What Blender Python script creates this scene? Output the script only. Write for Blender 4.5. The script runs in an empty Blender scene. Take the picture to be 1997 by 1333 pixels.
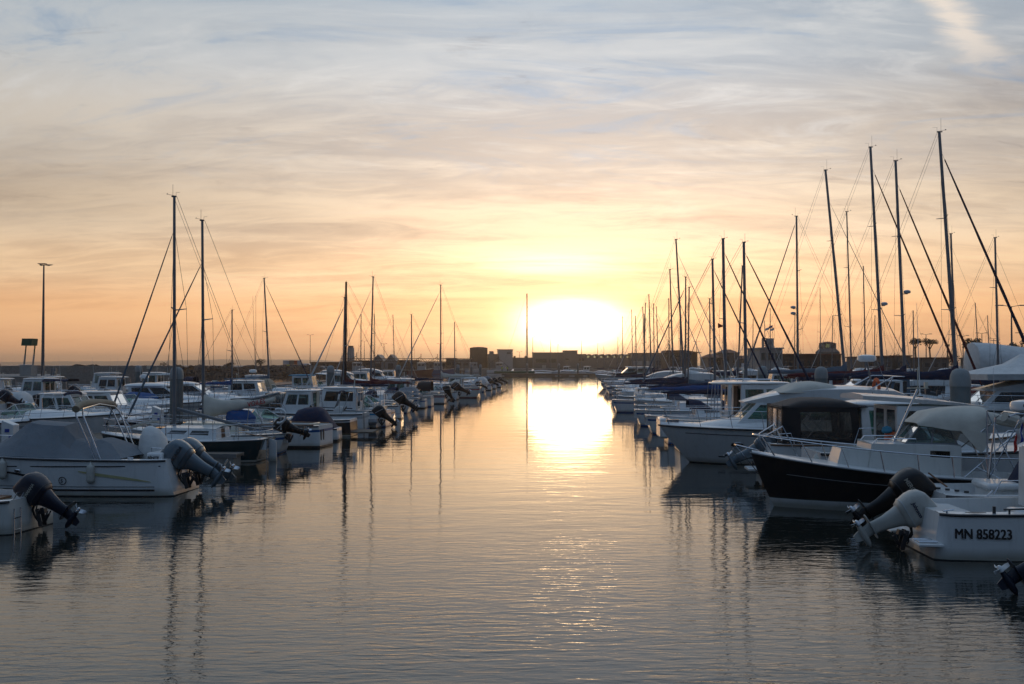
import bpy, bmesh, math, random
from mathutils import Vector, Matrix, noise

random.seed(11)
sc = bpy.context.scene
COL = sc.collection
R = math.radians

# ------------------------------------------------------------------ camera, sky, sun, exposure
FPX, CX, CAMH = 1941.0, 998.5, 3.6          # focal length and centre in photograph pixels, eye height in metres
cam_d = bpy.data.cameras.new('camera'); cam = bpy.data.objects.new('camera', cam_d); COL.objects.link(cam)
cam.location = (0, 0, CAMH); cam.rotation_euler = (R(90 + 1.25), 0, 0)
cam_d.sensor_width = 36.0; cam_d.lens = 35.0; cam_d.clip_start = 0.2; cam_d.clip_end = 20000
sc.camera = cam
SUN_EL, SUN_AZ = R(2.5), R(3.3)              # azimuth measured from +Y towards +X
sun_dir = Vector((math.sin(SUN_AZ)*math.cos(SUN_EL), math.cos(SUN_AZ)*math.cos(SUN_EL), math.sin(SUN_EL)))
sd = bpy.data.lights.new('sun', 'SUN'); sun = bpy.data.objects.new('sun', sd); COL.objects.link(sun)
sd.energy = 0.04; sd.angle = R(5.0); sd.color = (1.0, 0.62, 0.30)
sun.rotation_euler = (-sun_dir).to_track_quat('-Z', 'Y').to_euler()
sc.view_settings.view_transform = 'Standard'; sc.view_settings.look = 'None'
sc.view_settings.exposure = 0.0; sc.view_settings.gamma = 1.0
sc.cycles.max_bounces = 8; sc.cycles.transparent_max_bounces = 16; sc.cycles.glossy_bounces = 4
sc.cycles.caustics_reflective = False; sc.cycles.caustics_refractive = False
sc.cycles.sample_clamp_indirect = 4.0

W = bpy.data.worlds.new('World'); sc.world = W; W.use_nodes = True
def world_sky():
    nt = W.node_tree; N = nt.nodes; L = nt.links; N.clear()
    def nd(t, **k):
        n = N.new(t)
        for a, b in k.items(): setattr(n, a, b)
        return n
    def mth(op, a, b=None, c=None, clamp=False):
        n = nd('ShaderNodeMath', operation=op, use_clamp=clamp)
        for i, x in enumerate((a, b, c)):
            if x is None: continue
            if isinstance(x, (int, float)): n.inputs[i].default_value = x
            else: L.new(x, n.inputs[i])
        return n.outputs[0]
    def mixc(f, a, b, bt='MIX'):
        n = nd('ShaderNodeMix', data_type='RGBA', blend_type=bt)
        for i, x in ((0, f), (6, a), (7, b)):
            if isinstance(x, (int, float)): n.inputs[i].default_value = x
            elif isinstance(x, tuple): n.inputs[i].default_value = (*x, 1)
            else: L.new(x, n.inputs[i])
        return n.outputs[2]
    def mr(x, a, b, c=0., d=1., ty='SMOOTHSTEP'):
        n = nd('ShaderNodeMapRange', interpolation_type=ty)
        L.new(x, n.inputs[0])
        for i, v in enumerate((a, b, c, d)): n.inputs[i+1].default_value = v
        return n.outputs[0]
    def ramp(x, pts, itp='EASE'):
        n = nd('ShaderNodeValToRGB'); n.color_ramp.interpolation = itp
        e = n.color_ramp.elements
        while len(e) < len(pts): e.new(0.5)
        for el, (p, c) in zip(e, pts): el.position = p; el.color = (*c, 1)
        L.new(x, n.inputs[0]); return n.outputs[0]
    tc = nd('ShaderNodeTexCoord'); sep = nd('ShaderNodeSeparateXYZ'); L.new(tc.outputs['Generated'], sep.inputs[0])
    X, Y, Z = sep.outputs
    zc = mth('MAXIMUM', Z, 0.0)
    # sky texture, the clear air behind the cloud
    sky = nd('ShaderNodeTexSky', sky_type='NISHITA', sun_disc=False)
    sky.sun_elevation = SUN_EL; sky.sun_rotation = SUN_AZ; sky.air_density = 1.2; sky.dust_density = 2.0; sky.ozone_density = 2.0
    skyc = mixc(1.0, sky.outputs[0], (0.10, 0.10, 0.10), 'MULTIPLY')
    # nearness to the sun
    dot = nd('ShaderNodeVectorMath', operation='DOT_PRODUCT'); L.new(tc.outputs['Generated'], dot.inputs[0]); dot.inputs[1].default_value = sun_dir
    ang = mth('ARCCOSINE', mth('MINIMUM', dot.outputs['Value'], 0.99999))
    hx = mth('SUBTRACT', mth('ARCTAN2', X, Y), SUN_AZ)                  # bearing from the sun
    # coordinates on a flat cloud sheet overhead
    den = mth('ADD', zc, 0.16)
    cv = nd('ShaderNodeCombineXYZ'); L.new(mth('DIVIDE', X, den), cv.inputs[0]); L.new(mth('DIVIDE', Y, den), cv.inputs[1])
    def noi(scale, sx, sy, det, rough, dist, rot=0., off=(0, 0, 0)):
        mp = nd('ShaderNodeMapping'); mp.inputs['Rotation'].default_value = (0, 0, rot); mp.inputs['Scale'].default_value = (sx, sy, 1); mp.inputs['Location'].default_value = off
        L.new(cv.outputs[0], mp.inputs[0])
        n = nd('ShaderNodeTexNoise'); n.inputs['Scale'].default_value = scale; n.inputs['Detail'].default_value = det
        n.inputs['Roughness'].default_value = rough; n.inputs['Distortion'].default_value = dist
        L.new(mp.outputs[0], n.inputs[0]); return n.outputs[0]
    big = noi(0.75, 0.55, 1.5, 6, 0.5, 0.6, R(14), (3.6, 1.2, 0))
    mid = noi(1.6, 0.5, 1.9, 8, 0.55, 0.9, R(-6), (7.3, 2.2, 0))
    fine = noi(5.0, 0.6, 1.4, 9, 0.62, 1.6, R(12), (1.3, 9.2, 0))
    wisp = noi(2.2, 0.55, 1.5, 10, 0.66, 1.8, R(22), (5.3, 3.2, 0))
    # lit cloud veil: colour by height above the horizon
    K = 2.0
    hz = mth('MULTIPLY', zc, K)
    lit = ramp(hz, [(0.0, (.86, .42, .20)), (0.05*K, (.90, .50, .24)), (0.09*K, (.88, .62, .38)), (0.14*K, (.84, .68, .50)), (0.21*K, (.74, .67, .58)),
                    (0.30*K, (.60, .65, .69)), (0.37*K, (.46, .56, .66)), (0.48*K, (.30, .39, .51))])
    dark = ramp(hz, [(0.0, (.80, .38, .17)), (0.05*K, (.80, .42, .20)), (0.09*K, (.66, .43, .26)), (0.14*K, (.60, .47, .36)), (0.21*K, (.52, .47, .43)),
                     (0.30*K, (.42, .49, .57)), (0.37*K, (.35, .45, .57)), (0.48*K, (.17, .25, .38))])
    s1 = mth('ADD', mth('MULTIPLY', big, 0.50), mth('ADD', mth('MULTIPLY', mid, 0.30), mth('MULTIPLY', fine, 0.24)))
    cov = mr(s1, 0.40, 0.60)
    cloud = mixc(cov, dark, lit)
    c = mixc(0.92, skyc, cloud)
    # thin white wisps over the blue-grey upper sky
    c = mixc(mth('MULTIPLY', mr(wisp, .50, .72), mth('MULTIPLY', mr(zc, .10, .26), .50)), c, (.80, .80, .79))
    c = mixc(mth('MULTIPLY', mr(wisp, .50, .30), mth('MULTIPLY', mr(zc, .14, .28), .75)), c, (.30, .42, .57))
    # small darker flecks
    fl = noi(6.0, 0.6, 1.5, 8, 0.66, 0.8, R(-14), (4.4, 5.5, 0))
    flm = mth('MULTIPLY', mr(fl, 0.60, 0.72), mth('MULTIPLY', mr(zc, 0.08, 0.14), 0.40))
    c = mixc(flm, c, mixc(1.0, c, (.62, .60, .62), 'MULTIPLY'))
    # broken vapour trail, high on the right
    tx = mth('ADD', hx, -0.352)
    line = mth('ADD', tx, mth('MULTIPLY', mth('ADD', Z, -0.32), 0.75))
    lw = mth('ADD', mth('ABSOLUTE', line), mth('ADD', mth('MULTIPLY', mth('ADD', wisp, -0.5), 0.07), mth('MULTIPLY', mth('ADD', fine, -0.5), 0.07)))
    tr = mth('MULTIPLY', mr(lw, 0.004, 0.030, 1., 0.), mth('MULTIPLY', mr(Z, 0.235, 0.30), mr(wisp, 0.25, 0.5)))
    c = mixc(mth('MULTIPLY', tr, 0.95), c, (.92, .82, .72))
    # brighter cloud over the sun's bearing, greyer cloud to either side
    wid = mth('EXPONENT', mth('MULTIPLY', mth('POWER', mth('DIVIDE', mth('ADD', hx, -.03), .30), 2.0), -1.0))
    gain = mth('ADD', mth('MULTIPLY', mth('MULTIPLY', wid, mr(zc, .02, .14, .0, .42)), mr(zc, .19, .34, 1., .35)), mr(zc, .07, .16, 1.06, .85))
    gn = nd('ShaderNodeVectorMath', operation='SCALE'); L.new(c, gn.inputs[0]); L.new(gain, gn.inputs[3]); c = gn.outputs[0]
    # the sky is lit from the sun's side and dark in the east
    side = mr(dot.outputs['Value'], -0.35, 0.93, 0., 1.)
    back = ramp(mth('MULTIPLY', zc, 1.0), [(0., (.060, .088, .14)), (.3, (.075, .12, .20)), (1., (.24, .36, .55))])
    c = mixc(side, back, c)
    # glow round the sun: broad warm, bright core, and a lit slit in the cloud above it
    def gauss(ax, az, sx, sz, amp, p=1.0):
        a = mth('POWER', mth('ABSOLUTE', mth('DIVIDE', mth('ADD', hx, -ax), sx)), 2.0)
        b = mth('POWER', mth('ABSOLUTE', mth('DIVIDE', mth('ADD', Z, -az), sz)), 2.0)
        return mth('MULTIPLY', mth('EXPONENT', mth('MULTIPLY', mth('POWER', mth('ADD', a, b), p), -1.0)), amp)
    rag = mth('ADD', mth('MULTIPLY', wisp, 1.1), .45)
    for (ax, az, sx, sz, am, col) in ((-.54, .165, .26, .045, .52, (.62, .60, .60)), (.42, .235, .07, .05, .40, (.66, .66, .70)), (-.10, .138, .34, .014, .30, (.74, .68, .64))):
        c = mixc(mth('MULTIPLY', gauss(ax, az, sx, sz, am), rag, clamp=True), c, mixc(1.0, c, col, 'MULTIPLY'))
    veil = mth('ADD', mth('MULTIPLY', cov, 0.5), 0.6)
    def addg(c, g, col):
        m = nd('ShaderNodeVectorMath', operation='SCALE'); m.inputs[0].default_value = col; L.new(g, m.inputs[3])
        a = nd('ShaderNodeVectorMath', operation='ADD'); L.new(c, a.inputs[0]); L.new(m.outputs[0], a.inputs[1]); return a.outputs[0]
    c = addg(c, mth('MULTIPLY', gauss(0, .05, .42, .22, .30), veil), (1., .66, .40))
    c = addg(c, mth('MULTIPLY', gauss(0, .04, .22, .075, .34), veil), (1., .60, .22))
    bank = mr(mth('ADD', Z, mth('ADD', mth('MULTIPLY', mth('ADD', mid, -.5), .035), mth('MULTIPLY', mth('ADD', fine, -.5), .02))), .060, .080, 1., .12)
    c = addg(c, mth('MULTIPLY', gauss(0.003, .036, .095, .038, .75, .9), bank), (1., .72, .38))
    c = addg(c, mth('MULTIPLY', gauss(0.003, .038, .043, .021, 4.6, 1.05), bank), (1., .88, .62))
    c = addg(c, mth('MULTIPLY', gauss(-.015, .101, .080, .010, .9), mr(mid, .3, .6)), (1., .78, .5))
    bg = nd('ShaderNodeBackground'); L.new(c, bg.inputs[0]); bg.inputs[1].default_value = 1.0
    out = nd('ShaderNodeOutputWorld'); L.new(bg.outputs[0], out.inputs[0])
world_sky()

# ------------------------------------------------------------------ materials
MAT = {}
def mat(name, col, rough=.5, metal=0., var=.12, vscale=3., bump=0., bscale=20., coat=0., grime=0., spec=.5, ior=None, stretch=(1, 1, 1)):
    m = bpy.data.materials.new(name); m.use_nodes = True; nt = m.node_tree; N = nt.nodes; L = nt.links
    p = N['Principled BSDF']; p.inputs['Roughness'].default_value = rough; p.inputs['Metallic'].default_value = metal
    p.inputs['Coat Weight'].default_value = coat; p.inputs['Specular IOR Level'].default_value = spec
    if ior: p.inputs['IOR'].default_value = ior
    tc = N.new('ShaderNodeTexCoord'); mp = N.new('ShaderNodeMapping'); mp.inputs['Scale'].default_value = stretch
    L.new(tc.outputs['Object'], mp.inputs[0])
    n = N.new('ShaderNodeTexNoise'); n.inputs['Scale'].default_value = vscale; n.inputs['Detail'].default_value = 5; L.new(mp.outputs[0], n.inputs[0])
    r = N.new('ShaderNodeValToRGB'); e = r.color_ramp.elements
    lo = tuple(c*(1-var) for c in col); hi = tuple(min(1, c*(1+var*.6)) for c in col)
    e[0].position = .3; e[1].position = .7; e[0].color = (*lo, 1); e[1].color = (*hi, 1); L.new(n.outputs[0], r.inputs[0])
    co = r.outputs[0]
    if grime:
        g = N.new('ShaderNodeTexNoise'); g.inputs['Scale'].default_value = 2.2; g.inputs['Detail'].default_value = 8; g.inputs['Roughness'].default_value = .7
        gm = N.new('ShaderNodeMapping'); gm.inputs['Scale'].default_value = (3, 3, .6); L.new(tc.outputs['Object'], gm.inputs[0]); L.new(gm.outputs[0], g.inputs[0])
        gr = N.new('ShaderNodeMapRange'); gr.inputs[1].default_value = .52; gr.inputs[2].default_value = .75; gr.inputs[4].default_value = grime; L.new(g.outputs[0], gr.inputs[0])
        mx = N.new('ShaderNodeMix'); mx.data_type = 'RGBA'; L.new(gr.outputs[0], mx.inputs[0]); L.new(co, mx.inputs[6]); mx.inputs[7].default_value = (.22, .19, .14, 1); co = mx.outputs[2]
    if grime and coat and metal == 0:
        sp = N.new('ShaderNodeSeparateXYZ'); L.new(tc.outputs['Object'], sp.inputs[0])
        a2 = N.new('ShaderNodeMath'); a2.operation = 'MULTIPLY_ADD'; L.new(n.outputs[0], a2.inputs[0]); a2.inputs[1].default_value = -.22; L.new(sp.outputs[2], a2.inputs[2])
        r2 = N.new('ShaderNodeMapRange'); L.new(a2.outputs[0], r2.inputs[0]); r2.inputs[1].default_value = -.06; r2.inputs[2].default_value = .12; r2.inputs[3].default_value = .65; r2.inputs[4].default_value = 0.
        m2 = N.new('ShaderNodeMix'); m2.data_type = 'RGBA'; L.new(r2.outputs[0], m2.inputs[0]); L.new(co, m2.inputs[6]); m2.inputs[7].default_value = (.17, .15, .08, 1); co = m2.outputs[2]
    L.new(co, p.inputs['Base Color'])
    if bump:
        b = N.new('ShaderNodeTexNoise'); b.inputs['Scale'].default_value = bscale; b.inputs['Detail'].default_value = 4; L.new(mp.outputs[0], b.inputs[0])
        bn = N.new('ShaderNodeBump'); bn.inputs['Strength'].default_value = .8; bn.inputs['Distance'].default_value = bump
        L.new(b.outputs[0], bn.inputs['Height']); L.new(bn.outputs[0], p.inputs['Normal'])
    MAT[name] = m; return m
def glassy(name, tint, trans, rough=.03, bump=0.):
    """thin pane: tinted see-through plus a mirror that grows at grazing angles"""
    m = bpy.data.materials.new(name); m.use_nodes = True; nt = m.node_tree; N = nt.nodes; L = nt.links
    for x in list(N): N.remove(x)
    t = N.new('ShaderNodeBsdfTransparent'); t.inputs[0].default_value = (*tint, 1)
    d = N.new('ShaderNodeBsdfDiffuse'); d.inputs[0].default_value = (tint[0]*.12+.01, tint[1]*.12+.01, tint[2]*.12+.01, 1)
    g = N.new('ShaderNodeBsdfGlossy'); g.inputs['Roughness'].default_value = rough; g.inputs[0].default_value = (.95, .95, .95, 1)
    f = N.new('ShaderNodeFresnel'); f.inputs[0].default_value = 1.6
    m1 = N.new('ShaderNodeMixShader'); m1.inputs[0].default_value = trans; L.new(d.outputs[0], m1.inputs[1]); L.new(t.outputs[0], m1.inputs[2])
    m2 = N.new('ShaderNodeMixShader'); L.new(f.outputs[0], m2.inputs[0]); L.new(m1.outputs[0], m2.inputs[1]); L.new(g.outputs[0], m2.inputs[2])
    if bump:
        tc = N.new('ShaderNodeTexCoord'); b = N.new('ShaderNodeTexNoise'); b.inputs['Scale'].default_value = 4; b.inputs['Detail'].default_value = 3
        b.inputs['Distortion'].default_value = 1.5; L.new(tc.outputs['Object'], b.inputs[0])
        bn = N.new('ShaderNodeBump'); bn.inputs['Distance'].default_value = bump; L.new(b.outputs[0], bn.inputs['Height']); L.new(bn.outputs[0], g.inputs['Normal']); L.new(bn.outputs[0], f.inputs['Normal'])
    o = N.new('ShaderNodeOutputMaterial'); L.new(m2.outputs[0], o.inputs[0]); MAT[name] = m; return m
gel = dict(rough=.28, var=.05, vscale=1.2, coat=.3, grime=.25)
mat('white', (.70, .71, .70), **gel); mat('offwhite', (.60, .60, .56), **gel); mat('cream', (.62, .56, .44), **gel)
mat('palegrey', (.42, .44, .45), **gel); mat('deckgrey', (.50, .51, .50), rough=.6, bump=.002, bscale=80)
mat('navy', (.012, .022, .055), rough=.25, coat=.4, var=.1); mat('blackhull', (.012, .011, .012), rough=.3, coat=.3, grime=.05); mat('greenhull', (.008, .03, .035), rough=.25, coat=.4)
mat('bluestripe', (.02, .09, .25), rough=.3); mat('cyanstripe', (.03, .22, .42), rough=.3); mat('redstripe', (.30, .03, .025), rough=.35); mat('yellowstripe', (.45, .42, .22), rough=.35)
mat('blackstripe', (.01, .01, .012), rough=.35); mat('burgundy', (.12, .015, .02), rough=.35)
mat('antifoul', (.012, .013, .015), rough=.8, grime=.15); mat('antiblue', (.015, .03, .07), rough=.8); mat('antired', (.10, .02, .015), rough=.8)
mat('c_grey', (.17, .19, .21), rough=.85, bump=.05, bscale=3, var=.1); mat('c_navy', (.012, .018, .05), rough=.85, bump=.04, bscale=4); mat('c_white', (.62, .62, .60), rough=.8, bump=.04, bscale=4)
mat('c_beige', (.34, .28, .20), rough=.9, bump=.01, bscale=9); mat('c_black', (.010, .010, .012), rough=.7, bump=.01, bscale=6); mat('c_burg', (.10, .012, .015), rough=.85, bump=.04, bscale=4)
mat('c_blue', (.015, .07, .22), rough=.8, bump=.015, bscale=6); mat('c_cyan', (.05, .25, .38), rough=.8, bump=.01); mat('c_green', (.008, .035, .03), rough=.85, bump=.01); mat('c_red', (.25, .02, .015), rough=.85, bump=.01)
mat('c_bluegrey', (.10, .14, .18), rough=.85, bump=.012, bscale=4); mat('cloth_cream', (.58, .54, .46), rough=.85, bump=.015, bscale=4)
mat('alu', (.20, .21, .22), rough=.42, metal=.6, var=.08); mat('steel', (.55, .56, .58), rough=.18, metal=1., var=.05); mat('wire', (.10, .10, .11), rough=.5, metal=.5)
mat('rubber', (.02, .02, .02), rough=.75); mat('plastic', (.03, .03, .033), rough=.45); mat('wood', (.20, .09, .035), rough=.45, var=.4, vscale=6, stretch=(1, 9, 9)); mat('darkwood', (.06, .025, .012), rough=.5, var=.3)
mat('rope', (.35, .33, .28), rough=.9); mat('fender', (.50, .49, .44), rough=.5, grime=.5); mat('orange', (.55, .09, .02), rough=.6); mat('red', (.45, .02, .02), rough=.6); mat('blue', (.02, .05, .30), rough=.6)
mat('eng_silver', (.12, .15, .17), rough=.25, metal=.45, coat=.5, var=.05); mat('eng_navy', (.008, .011, .025), rough=.35, coat=.15); mat('eng_black', (.006, .006, .007), rough=.36, coat=.12); mat('eng_white', (.42, .41, .37), rough=.35, grime=.5)
mat('curtain', (.30, .36, .31), rough=.9, var=.25, vscale=4, stretch=(14, 14, .6)); mat('darkcurtain', (.10, .05, .05), rough=.9); mat('interior', (.16, .14, .11), rough=.8)
mat('piling', (.13, .15, .15), rough=.7, grime=.6, var=.25, vscale=2, bump=.006, bscale=12); mat('pilecap', (.24, .26, .26), rough=.6, grime=.4)
mat('concrete', (.24, .23, .21), rough=.9, grime=.5, var=.25, bump=.01, bscale=8); mat('planks', (.16, .13, .10), rough=.85, var=.35, vscale=4, stretch=(1, 12, 1)); mat('tarmac', (.06, .058, .055), rough=.95)
mat('rock', (.045, .038, .032), rough=.95, var=.5, vscale=1.2, bump=.08, bscale=2); mat('leaf', (.035, .045, .022), rough=.8, var=.5); mat('bark', (.06, .045, .035), rough=.9)
mat('render', (.17, .15, .13), rough=.9, var=.15); mat('renderwhite', (.34, .33, .31), rough=.85, grime=.2); mat('rooftile', (.16, .07, .045), rough=.9); mat('shed', (.22, .23, .23), rough=.6, metal=.3, stretch=(4, 4, .3)); mat('rusty', (.09, .055, .04), rough=.9, var=.4)
mat('beacon', (.01, .09, .05), rough=.5); mat('sandland', (.15, .14, .13), rough=1); mat('lampgrey', (.12, .13, .14), rough=.5, metal=.4); mat('hivis', (.45, .55, .03), rough=.7); mat('yellow', (.55, .42, .03), rough=.6)
glassy('glass', (.42, .58, .54), .80); glassy('glassdark', (.12, .14, .14), .45); glassy('vinyl', (.60, .56, .50), .72, .12, .03); glassy('glassgreen', (.35, .62, .52), .75)

# ------------------------------------------------------------------ mesh building
class MB:
    def __init__(s): s.v = []; s.f = []; s.m = []
    def add(s, vs, fs, mi=0):
        o = len(s.v); s.v += [tuple(v) for v in vs]; s.f += [tuple(i+o for i in f) for f in fs]; s.m += [mi]*len(fs); return s
    def box(s, c, sz, rot=None, mi=0, taper=1.):
        hx, hy, hz = sz[0]/2, sz[1]/2, sz[2]/2; vs = []
        for k, z in enumerate((-hz, hz)):
            t = taper if k else 1.
            for x, y in ((-hx, -hy), (hx, -hy), (hx, hy), (-hx, hy)): vs.append(Vector((x*t, y*t, z)))
        if rot is not None: vs = [rot @ v for v in vs]
        c = Vector(c)
        return s.add([v+c for v in vs], [(3, 2, 1, 0), (4, 5, 6, 7), (0, 1, 5, 4), (1, 2, 6, 5), (2, 3, 7, 6), (3, 0, 4, 7)], mi)
    def loft(s, rings, mi=0, closed=True, cap0=True, cap1=True, mis=None):
        n = len(rings[0]); o = len(s.v)
        for r in rings: s.v += [tuple(p) for p in r]
        for i in range(len(rings)-1):
            for j in range(n if closed else n-1):
                k = (j+1) % n
                s.f.append((o+i*n+j, o+i*n+k, o+(i+1)*n+k, o+(i+1)*n+j)); s.m.append(mis[j] if mis else mi)
        if cap0 and closed: s.f.append(tuple(o+j for j in reversed(range(n)))); s.m.append(mi)
        if cap1 and closed: s.f.append(tuple(o+(len(rings)-1)*n+j for j in range(n))); s.m.append(mi)
        return s
    def tube(s, pts, r, n=6, mi=0, r2=None, flat=1.):
        pts = [Vector(p) for p in pts]; rings = []
        up = Vector((0, 0, 1))
        for i, p in enumerate(pts):
            a = pts[max(i-1, 0)]; b = pts[min(i+1, len(pts)-1)]; d = (b-a)
            if d.length < 1e-9: d = Vector((0, 0, 1))
            d.normalize(); u = up if abs(d.z) < .95 else Vector((1, 0, 0))
            e1 = d.cross(u).normalized(); e2 = e1.cross(d)
            rr = r if r2 is None else r+(r2-r)*i/max(1, len(pts)-1)
            rings.append([p+e1*math.cos(2*math.pi*k/n)*rr*flat+e2*math.sin(2*math.pi*k/n)*rr for k in range(n)])
        return s.loft(rings, mi)
    def lathe(s, prof, c=(0, 0, 0), n=16, mi=0, axis='z'):
        rings = []
        for r, z in prof:
            ring = []
            for k in range(n):
                a = 2*math.pi*k/n; p = (r*math.cos(a), r*math.sin(a), z)
                if axis == 'x': p = (p[2], p[0], p[1])
                if axis == 'y': p = (p[0], p[2], p[1])
                ring.append(Vector(p)+Vector(c))
            rings.append(ring)
        return s.loft(rings, mi)
    def grid(s, g, mi=0):
        n = len(g[0]); o = len(s.v)
        for r in g: s.v += [tuple(p) for p in r]
        for i in range(len(g)-1):
            for j in range(n-1): s.f.append((o+i*n+j, o+i*n+j+1, o+(i+1)*n+j+1, o+(i+1)*n+j)); s.m.append(mi)
        return s
    def prism(s, poly, y0, y1, mi=0, ax='y'):
        def P(a, b, t): return (a, t, b) if ax == 'y' else ((t, a, b) if ax == 'x' else (a, b, t))
        return s.loft([[P(a, b, y0) for a, b in poly], [P(a, b, y1) for a, b in poly]], mi)
    def build(s, name, mats, parent=None, ang=38, bevel=0., solid=0., sub=0, jit=0., jsc=3.):
        me = bpy.data.meshes.new(name); me.from_pydata(s.v, [], s.f)
        if isinstance(mats, str): mats = [mats]
        for m in mats: me.materials.append(MAT[m])
        for i, p in enumerate(me.polygons): p.material_index = s.m[i]
        bm = bmesh.new(); bm.from_mesh(me); bmesh.ops.remove_doubles(bm, verts=bm.verts, dist=1e-5)
        bmesh.ops.recalc_face_normals(bm, faces=bm.faces)
        if jit:
            for v in bm.verts: v.co += noise.noise_vector(v.co*jsc)*jit
        for f in bm.faces: f.smooth = True
        th = R(ang)
        for e in bm.edges:
            if len(e.link_faces) != 2 or e.calc_face_angle(0) > th: e.smooth = False
        bm.to_mesh(me); bm.free()
        ob = bpy.data.objects.new(name, me); COL.objects.link(ob)
        if parent: ob.parent = parent
        if solid: md = ob.modifiers.new('solid', 'SOLIDIFY'); md.thickness = solid; md.offset = 0
        if bevel: md = ob.modifiers.new('bevel', 'BEVEL'); md.width = bevel; md.segments = 2; md.limit_method = 'ANGLE'
        if sub: md = ob.modifiers.new('sub', 'SUBSURF'); md.levels = sub; md.render_levels = sub
        return ob
def tag(o, label=None, cat=None, group=None, kind=None):
    if label: o['label'] = label
    if cat: o['category'] = cat
    if group: o['group'] = group
    if kind: o['kind'] = kind
    return o
def empty(name, loc=(0, 0, 0), rz=0., label=None, cat=None, group=None):
    o = bpy.data.objects.new(name, None); o.empty_display_size = .3; COL.objects.link(o); o.location = loc; o.rotation_euler = (0, 0, rz)
    return tag(o, label, cat, group)
_fonts = {}
def text(s, size, m, parent, name, loc, rot, shear=0., bold=.0, thick=.002, sx=1., heavy=0.):
    cu = bpy.data.curves.new('t', 'FONT'); cu.body = s; cu.size = size; cu.shear = shear; cu.offset = bold; cu.extrude = thick; cu.resolution_u = 3
    ob = bpy.data.objects.new('t', cu); COL.objects.link(ob); bpy.context.view_layer.update()
    me = bpy.data.meshes.new_from_object(ob.evaluated_get(bpy.context.evaluated_depsgraph_get()))
    bpy.data.objects.remove(ob); me.name = name
    if heavy:                                   # bolder strokes: three offset copies of the letters, each a hair proud of the last
        vs = [v.co.copy() for v in me.vertices]; fs = [tuple(f.vertices) for f in me.polygons]; n = len(vs); V_, F_ = [], []
        for i, (dx, dy) in enumerate(((-heavy, -heavy*.6), (0, 0), (heavy, heavy*.6), (heavy, -heavy*.6), (-heavy, heavy*.6))): V_ += [(v.x+dx, v.y+dy, v.z+i*.0006) for v in vs]; F_ += [tuple(j+i*n for j in f) for f in fs]
        bpy.data.meshes.remove(me); me = bpy.data.meshes.new(name); me.from_pydata(V_, [], F_)
    me.materials.clear(); me.materials.append(MAT[m])
    o = bpy.data.objects.new(name, me); COL.objects.link(o); o.parent = parent; o.location = loc; o.rotation_euler = rot; o.scale = (sx, 1, 1)
    return o
def at(px, d, z=0.): return Vector(((px-CX)/FPX*d, d, z))
CH = R(3.3)                                   # bearing of the channel
U = Vector((math.sin(CH), math.cos(CH), 0)); V = Vector((math.cos(CH), -math.sin(CH), 0))
def uv(u, v, z=0.): return U*u+V*v+Vector((0, 0, z))
def vd(v, px):                                # distance at which a point v metres right of the channel axis shows at column px
    return v/((px-CX)/FPX-CH)/1.0
# ------------------------------------------------------------------ water
def water():
    m = bpy.data.materials.new('water'); m.use_nodes = True; nt = m.node_tree; N = nt.nodes; L = nt.links; MAT['water'] = m
    p = N['Principled BSDF']; p.inputs['Base Color'].default_value = (.016, .019, .016, 1); p.inputs['Roughness'].default_value = .018; p.inputs['IOR'].default_value = 1.5
    tc = N.new('ShaderNodeTexCoord')
    def noi(scale, sc3, det, rot=0., dist=0.):
        mp = N.new('ShaderNodeMapping'); mp.inputs['Scale'].default_value = sc3; mp.inputs['Rotation'].default_value = (0, 0, rot); L.new(tc.outputs['Object'], mp.inputs[0])
        n = N.new('ShaderNodeTexNoise'); n.inputs['Scale'].default_value = scale; n.inputs['Detail'].default_value = det; n.inputs['Distortion'].default_value = dist
        L.new(mp.outputs[0], n.inputs[0]); return n.outputs[0]
    def add(a, ka, b, kb):
        x = N.new('ShaderNodeMath'); x.operation = 'MULTIPLY'; L.new(a, x.inputs[0]); x.inputs[1].default_value = ka
        y = N.new('ShaderNodeMath'); y.operation = 'MULTIPLY_ADD'; L.new(b, y.inputs[0]); y.inputs[1].default_value = kb; L.new(x.outputs[0], y.inputs[2]); return y.outputs[0]
    def mul(a, b):
        x = N.new('ShaderNodeMath'); x.operation = 'MULTIPLY'; L.new(a, x.inputs[0]); L.new(b, x.inputs[1]); return x.outputs[0]
    sep = N.new('ShaderNodeSeparateXYZ'); L.new(tc.outputs['Object'], sep.inputs[0])
    swell = noi(.35, (1., 2.2, 1), 3, R(-6), .4)
    chop = noi(1.5, (.8, 2.0, 1), 4, R(14), .8)
    rip = noi(3.4, (.6, 2.2, 1), 3, R(-18), .5)
    def fade(a, b, c, d):
        r = N.new('ShaderNodeMapRange'); L.new(sep.outputs[1], r.inputs[0])
        for i, v in enumerate((a, b, c, d)): r.inputs[i+1].default_value = v
        return r.outputs[0]
    pm = N.new('ShaderNodeMapRange'); L.new(noi(.12, (1, 1.6, 1), 2, R(20), .5), pm.inputs[0]); pm.inputs[1].default_value = .35; pm.inputs[2].default_value = .65; pm.inputs[3].default_value = .45; pm.inputs[4].default_value = 1.2; patch = pm.outputs[0]
    h = add(swell, .0125, mul(chop, fade(12, 50, 1., .35)), .006)
    h2 = add(h, 1., mul(rip, mul(fade(7, 26, 1., .07), patch)), .0165)
    b = N.new('ShaderNodeBump'); b.inputs['Strength'].default_value = 1.; b.inputs['Distance'].default_value = 1.; L.new(h2, b.inputs['Height']); L.new(b.outputs[0], p.inputs['Normal'])
    mb = MB(); mb.grid([[(-6900, -60, 0), (6900, -60, 0)], [(-6900, 6400, 0), (6900, 6400, 0)]])
    o = mb.build('harbour_water', 'water'); tag(o, kind='structure')
water()

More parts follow.
